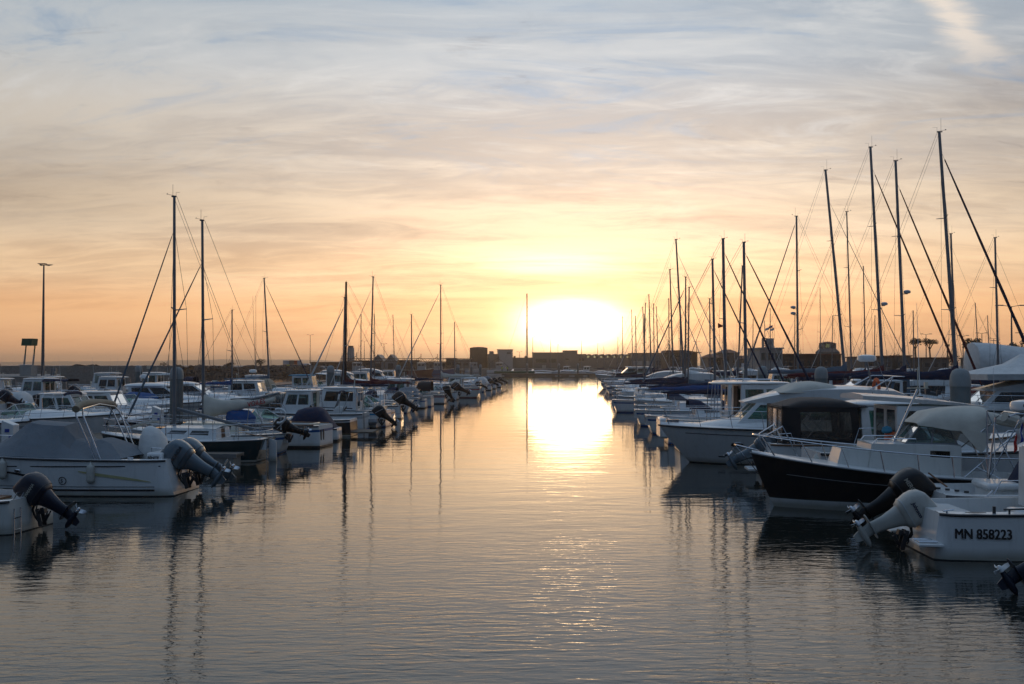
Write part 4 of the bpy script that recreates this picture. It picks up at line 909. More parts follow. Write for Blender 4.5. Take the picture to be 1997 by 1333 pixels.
def L9():
    b = pilothouse('white wheelhouse boat with tan sliding door and rope rack on its roof', L=7.2, B=2.6, fs=.95, fb=1.15, hz=2.12, xh0=.38, xh1=.62, eng=None, ov=.15, stripe='palegrey', glass='glass')
    x = 2.72; k = MB(); k.box((x-.02, -.25, 1.55), (.05, .55, 1.05)); b.part(k, 'sliding_door', 'cream'); k = MB()
    for i in range(5): k.tube([(3.2+i*.22, .9, 2.2), (3.2+i*.22+.12, .9, 2.45)], .012, 5)
    k.tube([(3.1, .9, 2.45), (4.4, .9, 2.45)], .014, 5); b.part(k, 'roof_rack', 'steel')
    hulltext(b, 1, 2.6, .62, 'PARADISO', .15, 'plastic', name='boat_name'); b.arch_cover(4.3, 5.8, .8, 1.2, 2.05, 'vinyl', name='clear_sprayhood', fore=.5)
    b.plain_tube([[(0, .8, 1), (-.05, .8, .1)], [(0, .55, 1), (-.05, .55, .1)]], .02, 'boarding_ladder', 'alu'); b.bowleft(stern=at(714, 54)); bpy.context.view_layer.update(); fender(b, 1.4, 1, .5, 'fender on the wheelhouse boat with the tan door', r=.1, h=.5)
L9()
def L10():
    b = pilothouse('white fishing boat with blue side stripes and curtained wheelhouse windows', L=6.9, B=2.6, fs=.95, fb=1.2, hz=2.15, xh0=.24, xh1=.56, eng=None, ov=.1, stripe='cyanstripe', stripe2='navy', curtain=True, glass='glassdark', rakef=.3)
    hullstrip(b, 1, [(1.8, 1.02, 1.08), (3.9, 1.08, 1.13)], 'navy', 'cabin_stripe'); b.bowleft(stern=at(757, 57.5)); bpy.context.view_layer.update(); fender(b, 3.2, 1, .5, 'fender on the blue striped fishing boat', r=.11, h=.55, m='navy')
    b.plain_tube([[(.1, 1.1, 1), (.1, 1.1, 1.35), (.9, 1.1, 1.35), (.9, 1.1, 1)], [(.1, -1.1, 1), (.1, -1.1, 1.35), (.9, -1.1, 1.35), (.9, -1.1, 1)]], .014, 'stern_rail')
L10()
def hoops(b, x0, x1, w, z0, z1, m='c_navy'):
    for i, x in enumerate((x0, (x0+x1)/2, x1)): b.plain_tube([[(x1 if i else x0+.1, w, z0), (x, w*.96, z1-.2), (x, w*.8, z1), (x, -w*.8, z1), (x, -w*.96, z1-.2), (x1 if i else x0+.1, -w, z0)]], .014, 'bimini_hoop')
    k = MB(); k.tube([(x1+.05, w*.85*math.sin(R(a)), z1-.05+.1*math.cos(R(a))) for a in (-80, -50, -20, 20, 50, 80)], .07, 8); b.part(k, 'rolled_bimini', m, jit=.03, jsc=6)
BS = 'boats with their sterns to the channel on the beacon side'
cruiser('white motorboat with big raised black outboard behind a navy boom cover', L=6, fs=.9, stripe='white', stripe2='palegrey', eng='eng_black', k=1.0, tilt=52, group=BS).bowleft(stern=at(782, 65))
sailboat('small sailing boat with long navy boom cover near the blue striped fishing boat', L=7, B=2.5, mast=8.2, cover='c_navy', jib='c_white', rake=1, group=BS, spread=1).bowleft(stern=at(778, 69))
def wooden():
    b = sailboat('old boat with dark wooden mast and slanting spar', L=7.4, B=2.6, mast=9.6, cover='c_burg', jib=None, rake=0, mastm='darkwood', mr=.13, group=BS, spread=0, hood=None, stripe='burgundy', windex=False, xm=5.0)
    b.plain_tube([[(5.3, .2, 1.4), (5.1, .1, 4.2)]], .07, 'slanting_spar', 'darkwood'); b.bowleft(stern=at(805, 73))
wooden()
sailboat('white sailing boat with forestay to the channel, mast rising behind the blue striped boat', L=7.5, B=2.6, mast=10.4, cover='c_burg', jib='c_white', rake=1, group=BS, jibr=.03, xm=3.9).bowleft(stern=at(818, 78))
pilothouse('white wheelhouse boat next to a boom cover in dark red', L=6.5, fs=.9, fb=1.1, hz=2.25, eng=None, stripe='palegrey', group=BS, detail=True).bowleft(stern=at(843, 84))
cruiser('white motorboat with open stern platform at the water, dark outboard behind', L=6.6, fs=.85, eng='eng_black', k=.9, tilt=25, stripe='redstripe', hood='c_black', group=BS).bowleft(stern=at(868, 90))
sailboat('slim sailing boat with a thin mast between two hangars and the pile', L=6.6, B=2.4, mast=8.3, cover='c_navy', jib=None, group=BS, rake=0, hood=None).bowleft(stern=at(878, 95))
cruiser('white motorboat with windscreen and dark raised outboard beside the burgundy striped hull', L=6, fs=.8, eng='eng_black', k=1.1, stripe='white', glass='glass', group=BS).bowleft(stern=at(893, 100))
def L16():
    b = sailboat('cream hulled sailing boat with burgundy sheer band and pale sail cover', L=9.4, B=3., mast=12., fs=1.15, fb=1.35, side='offwhite', stripe='redstripe', cover='cloth_cream', jib='c_white', boot='burgundy', rake=0, hood='cloth_cream', group=BS, jibr=.05, frac=.95, xm=4.3, tw=.8)
    hullstrip(b, 1, [(x, b.zz(x)-.24, b.zz(x)-.05) for x in (.1, 2, 4, 6, 8)], 'redstripe', 'sheer_band', off=.02); b.bowleft(stern=at(938, 106))
L16()
pilothouse('small white boat under a pale cover before the second pair of piles', L=6.2, fs=.85, hz=2., eng='eng_black', awn='c_white', group=BS, detail=False).bowleft(stern=at(935, 118))
sailboat('short masted sailing boat close to the dark round tank', L=7.4, B=2.5, mast=9., cover='cloth_cream', jib=None, rake=0, hood=None, group=BS, detail=False).bowleft(stern=at(950, 127))
cruiser('white covered motorboat, third from the bare pontoon end', L=5.6, cover='c_white', eng='eng_black', group=BS, rail=False).bowleft(stern=at(958, 135))
cruiser('white motorboat with grey cover, second from the bare pontoon end', L=5.6, cover='c_bluegrey', eng='eng_black', group=BS, rail=False).bowleft(stern=at(967, 143))
cruiser('last small white boat before the bare pontoon end', L=5., cover=None, eng='eng_black', group=BS, rail=False, cuddy=False).bowleft(stern=at(977, 152))

b = cruiser('low white dinghy with navy cover squeezed beside the near black numbered hull', L=4.8, B=1.9, fs=.6, fb=.8, eng=None, cover='c_navy', cuddy=False, rail=False, group=BS, stripe='white'); b.bowleft(stern=at(662, 46.8), turn=4)
b = Boat('inflatable_boat', 'grey inflatable boat with folded hoops between the wheelhouse boats', 'inflatable boat', 5.2, 2.1, .55, .75, rake=.5, group=BS); b.hull('palegrey', boot='antifoul', rub=.20, rail='c_grey'); b.deck(xc=4.2, zf=.3); b.console(2.2, h=.95, zf=.3); hoops(b, 1.0, 2.0, .85, .6, 2.0); b.outboard(k=.85, tilt=48, z=.45, x=-.1); b.bowleft(stern=at(738, 55.7))
b = cruiser('small white cruiser with raised hoops and tan roll next to the blue striped fishing boat', L=5.6, B=2.2, fs=.75, fb=.95, eng=None, group=BS, stripe='navy'); hoops(b, .9, 1.9, .95, .75, 2.1, 'c_beige'); b.bowleft(stern=at(766, 61.3))
cruiser('white cuddy boat with grey tent cover, beside the dark red boom cover', L=5.6, fs=.75, fb=.95, eng=None, cover='c_grey', group=BS, stripe='bluestripe').bowleft(stern=at(830, 81))

# ------------------------------------------------------------------ beacon side, behind the first pontoon (bows towards the camera's channel)
BF = 'boats moored bow in behind the beacon side pontoon'
cruiser('white cruiser bow cut by the frame edge, behind the grey covered dayboat', L=7.5, B=2.7, fs=1.0, fb=1.2, eng=None, stripe='palegrey', group=BF).bowright(bow=at(62, 42))
cruiser('low white sports cruiser with long rail and green tinted open windscreen', L=8., B=2.7, fs=1.05, fb=1.3, eng=None, stripe='white', group=BF, wh=.55, xs=.42).bowright(bow=at(240, 46))
pilothouse('white cabin boat with broad domed roof and big side windows, seen past the rolled bimini', L=7.4, B=2.7, fs=.8, fb=1.1, hz=2.02, xh0=.30, xh1=.60, eng=None, ov=.3, rakef=.75, group=BF, glass='glass').bowright(bow=at(290, 51))
pilothouse('second domed white cabin boat with sunlit front pane', L=7.2, B=2.6, fs=.8, fb=1.1, hz=1.98, xh0=.28, xh1=.60, eng=None, ov=.3, rakef=.6, group=BF, glass='glass').bowright(bow=at(345, 55.5))
cruiser('white cruiser with pale green windscreen beside the big pile', L=7., B=2.6, fs=1.1, fb=1.3, eng=None, stripe='palegrey', group=BF, hood=None).bowright(bow=at(395, 60))
b = cruiser('sports boat with navy folded bimini behind the service pedestal', L=6.4, B=2.4, fs=.8, fb=1.0, eng=None, group=BF, stripe='navy'); hoops(b, 1.2, 2.2, 1., .8, 2.15); b.bowright(bow=at(305, 48.6))
b = cruiser('white boat under beige tent cover between the domed cabin boats', L=6.4, B=2.4, fs=.8, fb=1.0, eng=None, group=BF, cover='c_beige'); b.bowright(bow=at(330, 53.3))
b = cruiser('open sports boat with blue cover before the swept window cruisers', L=6.6, B=2.5, fs=.85, fb=1.05, eng=None, group=BF, cover='c_blue'); b.bowright(bow=at(425, 62))
b = sailboat('small sailing boat with bare short mast behind the red lettered sail', L=6.8, B=2.4, mast=7.6, cover='c_blue', jib=None, rake=0, hood=None, group=BF); b.bowright(bow=at(530, 74.5))
def hardtop(label, bow, d, cab='white', gl='glassdark', **k):
    b = Boat('hardtop_cruiser', label, 'motor cruiser', k.get('L', 9.), 3., 1.0, 1.25, rake=1.1, group=BF, sag=0, pr=2.5); L = b.L; b.hull('white', boot='blackstripe', stripe2='palegrey'); b.deck(xc=L*.25, zf=.5, g=.2, camb=.12)
    g = []
    for i in range(9):
        x = lerp(L*.5, L*.9, i/8); w = max(.05, (b.hw(x)-.3)*.98); hh = .45*(1-(i/8)**2); g.append([(x, w*c, b.zz(x)+.05+hh*(1-abs(c)**3)) for c in (-1, -.9, -.7, -.35, 0, .35, .7, .9, 1)])
    kk = MB(); kk.grid(g); b.part(kk, 'foredeck_moulding', 'white', ang=50)
    b.house(L*.3, L*.72, 1.15, .8, 1.1, 2.15, rf=1.6, m=cab, wins={'side': [(.08, .5, .45, .92), (.55, .94, .30, .92)], 'front': [(.04, .96, .3, .96)], 'aft': 'open'}, glass=gl)
    b.roof(L*.24, L*.56, 1.2, .95, 2.13, t=.09, crown=.16, m=cab); b.bowrail(L*.45, h=.55, n=6); b.antenna(L*.3, .8, 2.5, 1.5); b.bowright(bow=at(bow, d)); return b
h1 = hardtop('white cruiser with swept black windows, behind the red lettered sail cover', 452, 64); h1.radar(3.4, -.3, 2.3, r=.28, pole=.35)
hardtop('second swept window cruiser with longer hardtop, just beyond the red lettered sail', 500, 70, L=9.5)
b = pilothouse('white wheelhouse boat with dark panes in front of the bright water gap', L=8., B=2.9, fs=.95, fb=1.2, hz=2.2, xh0=.3, xh1=.62, eng=None, glass='glassdark', group=BF, ov=.5); b.bowright(bow=at(590, 79)); b.radar(4., 0, 2.6, r=.3, pole=.3)
cruiser('cruiser with tan sprayhood and clear panes before the breakwater', L=8., B=2.8, fs=1.1, fb=1.3, eng=None, hood='c_beige', group=BF).bowright(bow=at(640, 88))
sailboat('sailing boat behind the pontoon with a heavy forestay dropping towards the street lamps', L=9.5, B=3.1, mast=11.6, cover='c_bluegrey', jib='c_navy', group=BF, rake=3.2, frac=.97, xm=5.2, jibr=.04, mr=.11).bowright(bow=at(615, 93))
pilothouse('white boat with blue canopy roof behind the dark wooden mast', L=7.5, B=2.7, hz=2.4, eng=None, group=BF, roofm='c_cyan', detail=False, glass='glass').bowright(bow=at(672, 101))
b = cruiser('white boat with open helm shelter under a thin tilted roof', L=7., fs=1., fb=1.2, eng=None, group=BF); b.roof(2.2, 4.2, .9, .8, 2.5, t=.05, zf=-.15); [b.plain_tube([[(x_, y_, 1.1), (x_, y_, 2.45)]], .03, 'roof_post', 'alu') for x_ in (2.4, 4.) for y_ in (.8, -.8)]; b.bowright(bow=at(700, 110))
for i, (px, d, kk) in enumerate(((722, 119, 0), (742, 128, 1), (762, 138, 0), (776, 147, 2), (792, 157, 1), (806, 167, 0))):
    lab = ('white cabin boat %s of the row seen through the masts under the hangars' % ('first', 'second', 'third', 'fourth', 'fifth', 'sixth')[i])
    if kk == 2: sailboat(lab, L=8., B=2.8, mast=11., cover='c_navy', jib=None, group=BF, detail=False, hood=None, rake=0).bowright(bow=at(px, d))
    elif kk == 1: flybridge(lab, L=9., group=BF, cover=None, stern=None, rail=False).bowright(bow=at(px, d))
    else: pilothouse(lab, L=7.5, B=2.7, hz=2.4, eng=None, group=BF, detail=False).bowright(bow=at(px, d))
sailboat('thin masted sailing boat beside the white ice tower', L=8., B=2.7, mast=10.6, cover='c_navy', jib=None, group=BF, detail=False, hood=None, rake=0).bowright(bow=at(752, 140))
sailboat('far sailing boat with leaning mast above the moored trawlers', L=9., B=2.8, mast=12., cover='c_white', jib='c_white', jibr=.03, group=BF, detail=False, hood=None, rake=2).bowright(bow=at(815, 170))

BO = 'boats on the outer pontoon below the breakwater'
cruiser('white motorboat with blue outboard on the outer pontoon, cut by the frame edge', L=6, eng='eng_navy', k=1.1, stripe='white', cover=None, group=BO).bowleft(stern=at(16, 69))
cruiser('low white boat with black outboard lowered on the outer pontoon', L=5.2, B=2.0, fs=.6, fb=.75, eng='eng_black', tilt=20, cuddy=False, cover='c_white', rail=False, group=BO).bowleft(stern=at(70, 73))
pilothouse('white cabin boat with orange lamp glint on its tilted navy roof awning', L=6.8, fs=.9, hz=2.4, eng='eng_navy', k=1.1, group=BO, glass='glass', awn='c_navy').bowleft(stern=at(150, 78))
b = cruiser('sports boat with pale hooped hood open to the breakwater', L=6.8, fs=.9, eng=None, hood='vinyl', arch=True, group=BO); b.bowleft(stern=at(128, 84))
cruiser('white cruiser with low green windscreen between outboards on the outer pontoon', L=6.8, fs=.9, eng='eng_black', group=BO).bowleft(stern=at(205, 84))
pilothouse('white cabin boat with black outboard and orange lifebuoy by the slim pile', L=7., fs=.95, hz=2.3, eng='eng_black', k=1.2, group=BO, glass='glassdark').bowleft(stern=at(283, 92))
pilothouse('boxy wheelhouse boat with pale blue curtains on the outer pontoon', L=6.8, B=2.6, fs=1., hz=2.6, xh0=.3, xh1=.6, eng=None, curtain=True, group=BO, glass='glass', awn=None).bowleft(stern=at(262, 101))
pilothouse('white pilot boat with a flat roof just past the slim pile', L=7.2, fs=1., hz=2.6, eng='eng_black', group=BO, glass='glass', awn='c_white').bowleft(stern=at(356, 104))
cruiser('white boat half hidden by the bare silver mast before the bright water', L=7., fs=1., eng=None, hood='c_navy', group=BO).bowleft(stern=at(405, 113))
cruiser('small cruiser at the breakwater end of the outer pontoon', L=6.5, eng='eng_black', group=BO).bowleft(stern=at(455, 124))
for i, (px, d) in enumerate(((20, 86), (55, 93), (100, 99), (150, 106))):
    (pilothouse if i % 2 else cruiser)('white boat in the crowded far rank below the quay, %s of four' % ('first', 'second', 'third', 'fourth')[i], L=6.5, eng='eng_black', group=BO).bowleft(stern=at(px, d))
def whips():
    b = pilothouse('small angling boat with two tall bent whip poles', L=6.5, hz=2.3, eng=None, group=BO, detail=False); b.antenna(2.5, .8, 2.3, 8.6, -.04, .035, 'alu', name='whip_pole'); b.antenna(3., -.8, 2.3, 8.8, .0, .035, 'alu', name='whip_pole'); b.bowleft(stern=at(548, 108))
whips()
# ------------------------------------------------------------------ tall mast side, channel row
def R7():
    b = Boat('open_boat', 'boat out of frame showing only its raised dark outboard at the corner', 'motorboat', 4.8, 2., .75, .9, rake=.5); b.hull('white'); b.deck(xc=2.6, zf=.25); b.outboard(tilt=58, k=.8, cowl='eng_navy', prop='white', side=-1, z=.25); b.bowright(stern=at(2062, 15.6))
R7()
def R1():
    b = Boat('motorboat', 'white boat with registration MN 858223 and old cream outboard', 'motorboat', 6.0, 2.35, .86, 1.1, rake=.7, flare=.12, tr=.12, sag=.02, tw=.9)
    b.hull('white', boot='white', stripe='white', rail='blackstripe', rub=.028, srel=(.50, .70, .74)); b.deck(xc=3.6, zf=.35, g=.22, xa=.45)
    hulltext(b, -1, .22, .42, 'MN 858223', .25, 'blackstripe', bold=.0, sx=.84, heavy=.007)
    b.outboard(y=.0, tilt=60, k=.87, cowl='eng_white', txt='Johnson', tcol='navy', side=-1, tsz=.13, z=.32, band='palegrey', x=-.24)
    k = MB(); k.prism([(-.42, -1.08), (.02, -1.12), (.02, -.45), (-.38, -.45)], .26, .31, ax='z'); b.part(k, 'swim_platform', 'white', bevel=.012)
    k = MB(); k.prism([(-.42, .45), (.02, .45), (.02, 1.12), (-.42, 1.08)], .26, .31, ax='z'); b.part(k, 'swim_platform', 'white', bevel=.012)
    b.plain_tube([[(-.4, y, .335), (-.05, y, .335)] for y in (-.98, -.9, -.74, -.66)], .018, 'folded_ladder', n=6)
    w = b.hw(1)-.05; b.plain_tube([[(1.1, -w, .95), (4.2, -w+.02, 1.05)]]+[[(x, -w, .86), (x, -w, .96)] for x in (1.2, 2.2, 3.2, 4.1)], .018, 'grab_rail', 'plastic')
    b.plain_tube([[(.05, -w+.1, .90), (.25, -w+.1, .93)], [(.12, -w+.1, .84), (.12, -w+.1, .92)]], .018, 'mooring_cleat'); b.plain_tube([[(.95, -w+.05, .86), (.95, -w+.05, 1.0)]], .03, 'rod_holder', 'plastic', 10)
    k = MB(); k.prism([(.42, -w+.03), (.62, -w+.02), (.80, -w+.03), (.62, -w+.09)], .882, .895, ax='z'); b.part(k, 'deck_fitting', 'steel')
    b.house(2.2, 3.9, .75, .6, .8, 1.95, rf=.35, m='white', name='console_shelter', wins={'side': [(.35, .85, .5, .85)], 'front': [(.1, .9, .5, .9)]}, glass='glassdark'); b.roof(2.1, 3.75, .78, .7, 1.95, t=.06, m='white')
    k = MB(); k.box((1.75, -.55, .72), (.55, .5, .36)); k.box((.65, 0, .6), (.4, 1.6, .4)); b.part(k, 'bench', 'white', bevel=.04); b.bowrail(4.0, h=.45, n=4); moor(b, -1, stern=False); b.bowright(stern=at(1792, 19.3), turn=1)
R1()
def R2():
    b = Boat('motorboat', 'white open boat with black outboard, white seat pod and radar arch', 'motorboat', 6.6, 2.5, .80, 1.1, rake=.7, flare=.12, tr=.1, tw=.9); b.hull('white', boot='palegrey'); b.deck(xc=4.2, zf=.3, g=.24, xa=.5)
    b.outboard(tilt=54, k=1.05, cowl='eng_black', txt='MERCURY', side=-1, tsz=.115, yaw=4, z=.24, x=-.55)
    k = MB(); k.box((1.35, -.2, .93), (.75, 1.0, .16)); b.part(k, 'seat_cushion', 'white', bevel=.06); k = MB(); k.box((1.35, -.2, .58), (.6, .9, .56)); b.part(k, 'seat_pod', 'white', bevel=.03)
    k = MB(); k.loft([[(px, py, z) for px, py in ell(2.6+dx, 0, a, c, 14, 2.6)] for z, a, c, dx in ((.5, .85, .72, 0), (1.0, .85, .72, .0), (1.4, .72, .66, .1), (1.75, .5, .5, .2), (1.86, .1, .1, .25))]); b.part(k, 'console_cover', 'c_navy', jit=.04, jsc=2.5)
    for x0, xt in ((1.6, 1.75), (2.6, 2.3)): b.plain_tube([[(x0, -.95, .85), (xt, -.85, 2.35), (xt+.1, -.6, 2.5), (xt+.1, .6, 2.5), (xt, .85, 2.35), (x0, .95, .85)]], .022, 'radar_arch', n=8)
    b.plain_tube([[(1.6, -.95, .9), (2.28, -.85, 2.3)], [(2.6, -.95, .9), (1.78, -.85, 2.3)], [(1.7, -.9, 1.5), (2.5, -.9, 1.5)]], .016, 'arch_brace'); b.plain_tube([[(1.6, .95, .9), (2.28, .85, 2.3)]], .016, 'arch_brace')
    k = MB(); k.tube([(1.35, -.9, 2.47), (1.55, -.75, 2.52), (2.6, -.7, 2.50), (2.7, 0, 2.52)], .025, 8); b.part(k, 'arch_top_tube', 'steel')
    r = b.radar(1.95, -.35, 2.45, r=.34, pole=.10); text('GARMIN', .10, 'blackstripe', r, 'lettering', (1.72, -.71, 2.66), (R(90), 0, R(-6)), bold=.003)
    b.flag(1.7, -.92, 2.0, ['blue', 'white', 'red'], h=.34, w=.42, pole=.35, lean=.2)
    b.plain_tube([[(.95, -1.08, .84), (1.1, -1.1, 1.12), (2.6, -1.1, 1.16)], [(.62, -1.12, .62), (.92, -1.1, .92)]], .016, 'stern_rail'); k = MB(); k.tube([(.58, -1.14, .56), (.68, -1.12, .74)], .05, 10); b.part(k, 'rod_holder', 'steel')
    k = MB()
    for i in range(4): k.tube([(.12+i*.13, -.15-i*.2, .82), (.12+i*.13, -.15-i*.2, .86)], .05, 10)
    b.part(k, 'transom_fitting', 'plastic'); b.plain_tube([[(.5, .4, .8), (.15, .6, 1.1)]], .02, 'boat_hook', 'wood'); b.antenna(1.7, .8, .9, 2.6, .0, .014)
    b.bowrail(4., h=.5, n=4); b.bowright(stern=at(1812, 22.3), turn=-1.5)
R2()
def R3():
    L = 6.8; b = Boat('cabin_boat', 'black hulled cabin boat with bow rail, white cabin and pale folded sprayhood', 'motorboat', L, 2.5, .80, 1.34, rake=.62, flare=.20, sag=.06, tw=.8); b.hull('blackhull', boot='white', bottom='white', upper='blackhull', rail='alu', rub=.025, srel=(.52, .70, .71), bz=(.10, .20))
    mb = MB(); b.deck(xc=1.9, zf=.25, g=.2, camb=.05)
    hullstrip(b, 1, [(x, b.zz(x)*.67, b.zz(x)*.67+.012) for x in [i*.6 for i in range(1, 11)]], 'palegrey', 'pin_line')
    b.house(1.9, 4.05, .86, .62, .76, 1.60, rf=.10, ra=.0, m='offwhite', name='cabin', z0f=1.0, wins={'side': [(.12, .34, .62, .82, 'glassdark')], 'aft': [(.2, .6, .2, .95, 'wood')]}, wt0=.82, wt1=.6)
    k = MB(); k.grid([[(1.9, -.82, 1.60), (1.9, 0, 1.64), (1.9, .82, 1.60)], [(3.95, -.6, 1.60), (3.95, 0, 1.63), (3.95, .6, 1.60)]]); b.part(k, 'cabin_top', 'white', solid=.03)
    b.house(4.0, 4.75, .60, .46, .98, 1.48, rf=.12, m='offwhite', name='forward_step', z0f=1.08)
    ws = b.house(1.95, 3.15, .80, .60, 1.62, 2.12, rf=.42, ra=.25, m='alu', name='windscreen', wins={'side': [(.04, .48, .06, .95), (.52, .97, .06, .95)], 'front': [(.03, .32, .06, .95), (.35, .65, .06, .95), (.68, .97, .06, .95)], 'aft': 'open'}, glass='glass', solid=.02)
    # slack cloth hood stretched over hoops, clear panel in its side
    g = []
    for x, zt, zs, w in ((2.85, 2.12, 2.05, .62), (2.5, 2.40, 2.02, .72), (2.0, 2.50, 1.95, .82), (1.6, 2.53, 1.80, .87), (1.25, 2.53, 2.1, .84), (1.1, 2.38, 2.2, .80)):
        g.append([(x, w*math.copysign(abs(math.cos(a))**.6, math.cos(a)), zs+(zt-zs)*max(0, math.sin(a))**.6) for a in [math.pi*j/12 for j in range(13)]])
    k = MB(); k.grid(g); hd = b.part(k, 'sprayhood', 'cloth_cream', solid=.012, jit=.03, jsc=2.5)
    for s_ in (1, -1):
        k = MB(); k.add([(2.95, s_*.66, 2.02), (1.9, s_*.86, 1.95), (1.45, s_*.89, 1.45), (1.95, s_*.86, 1.72)], [(0, 1, 2, 3)]); k.build('clear_panel', 'vinyl', hd, jit=.02)
        k = MB(); k.add([(1.95, s_*.88, 2.0), (1.2, s_*.88, 1.9), (1.38, s_*.91, 1.50), (1.46, s_*.91, 1.42)], [(0, 1, 2, 3)]); k.build('side_flap', 'cloth_cream', hd, solid=.01)
    k = MB(); k.tube([(.85, -.8, 2.30), (.5, -.75, 2.2), (.1, -.5, 2.12), (.0, 0, 2.1), (.1, .5, 2.12), (.5, .75, 2.2), (.85, .8, 2.30)], .13, 9); b.part(k, 'rolled_bimini', 'cloth_cream', jit=.04, jsc=4)
    w = b.hw(1)-.12
    b.plain_tube([[(1.9, w, .85), (.35, w*.9, 2.15)], [(.6, w, .8), (1.3, w*.9, 2.4)], [(1.9, -w, .85), (.35, -w*.9, 2.15)], [(.6, -w, .8), (1.3, -w*.9, 2.4)], [(1.35, w, .8), (1.35, w, 2.45)], [(1.0, w, .8), (1.6, w, 1.1)]], .018, 'bimini_frame', n=6)
    b.plain_tube([[(2.9, .62, 1.63), (2.9, .62, 1.74), (3.8, .55, 1.74), (3.9, .55, 1.62)], [(2.9, -.62, 1.63), (2.9, -.62, 1.74), (3.8, -.55, 1.74), (3.9, -.55, 1.62)]], .016, 'grab_rail')
    b.plain_tube([[(3.3, .2, 1.62), (2.7, .2, 2.95)]], .03, 'signal_mast', n=6); k = MB(); k.tube([(2.7, .2, 2.95), (2.7, .2, 3.5)], .012, 5); k.box((2.7, .2, 2.98), (.5, .06, .03)); k.box((2.5, .2, 3.06), (.08, .08, .14)); b.part(k, 'mast_lamp', 'cream')
    # tall bow pulpit with double rail
    b.bowrail(.6, h=.50, n=8, r=.017, xb=6.3, dip=True, inset=.1, fwd=.35, mid=False); k = MB()
    k.tube([(L-.2, .12, 1.38), (L+.38, .14, 1.52), (L+.38, -.14, 1.52), (L-.2, -.12, 1.38)], .018, 6); k.tube([(L+.38, 0, 1.5), (L-.5, 0, .45)], .012, 5); b.part(k, 'bow_roller', 'steel')
    b.plain_tube([[(6.3, s_*.42, 1.3), (6.55, s_*.42, 1.75), (6.1, s_*.5, 2.02), (5.9, s_*.55, 1.6)] for s_ in (1, -1)], .018, 'pulpit_hoop')
    moor(b, 1, stern=False, bow=False); b.bowleft(bow=at(1462, 25.3)); bpy.context.view_layer.update(); fender(b, 4.9, -1, .95, 'pale fender lying on the far side of the black hulled boat', r=.10, h=.5)
R3()
def R4b():
    b = Boat('cabin_boat', 'white wheelhouse boat with curved overhanging roof, letters VF on its hull', 'fishing boat', 8.8, 2.9, 1.15, 1.45, rake=.8, tw=.88); b.hull('white', boot='navy', rub=.04, srel=(.22, .30, .84), stripe2='navy'); b.deck(xc=2.8, zf=.45, g=.2)
    b.house(2.1, 4.6, 1.1, .95, 1.15, 2.42, rf=.5, m='white', wins={'side': [(.10, .34, .10, .90, 'glass'), (.42, .62, .40, .9, 'glass'), (.66, .94, .40, .9, 'glass')], 'aft': [(.08, .44, .08, .92), (.54, .92, .08, .92)], 'front': [(.04, .48, .35, .92), (.52, .96, .35, .92)]}, frame='white')
    k = MB(); k.grid([[(2.25+i*.14, .98+.025*(-1)**i, 1.25), (2.25+i*.14, .96+.025*(-1)**i, 2.3)] for i in range(5)]); k.grid([[(2.25+i*.14, -.98+.025*(-1)**i, 1.25), (2.25+i*.14, -.96+.025*(-1)**i, 2.3)] for i in range(5)]); b.part(k, 'curtain', 'darkcurtain')
    # roof rising to a blunt aft lip
    g = []
    for i in range(13):
        u = i/12; x = lerp(1.15, 4.55, u); zt = 2.78-.42*u+.10*math.sin(math.pi*u*.8)-.0; zb_ = 2.60-.22*u; w = lerp(1.12, 1.0, u); g.append([(x, w*c, zb_ if s_ < 0 else lerp(zb_, zt, 1-.35*abs(c)**3)) for c, s_ in ((-1, -1), (-1.03, 1), (-.8, 1), (0, 1), (.8, 1), (1.03, 1), (1, -1), (0, -1))])
    k = MB(); k.loft(g); b.part(k, 'curved_roof', 'white', ang=60); hulltext(b, -1, 6.0, .85, 'VF', .5, 'c_green', name='sail_letters', bold=.01, shear=.3)
    k = MB(); k.box((3.1, -.5, 2.82), (.12, .12, .16)); k.box((3.4, -.5, 2.78), (.1, .1, .12)); b.part(k, 'roof_lamp', 'plastic'); k = MB(); k.tube([(3.0, .1, 2.75), (3.1, .1, 2.8), (3.6, .1, 2.72)], .06, 8); b.part(k, 'roof_pipe', 'plastic')
    b.antenna(3.0, -.2, 2.7, 2.6, .02, .016); b.bowrail(4.9, h=.55, n=6); k = MB(); k.lathe([(.05, 0), (.2, .03), (.23, .2), (.2, .42), (.08, .46)], (2.0, -.9, 1.25), 14); b.part(k, 'orange_buoy', 'orange'); k = MB(); k.lathe([(.1, .0), (.15, .05), (.12, .16), (.02, .2)], (1.85, -.92, 1.68), 10); b.part(k, 'blue_buoy_cap', 'c_cyan')
    b.bowright(stern=at(1580, 28.4))
R4b()
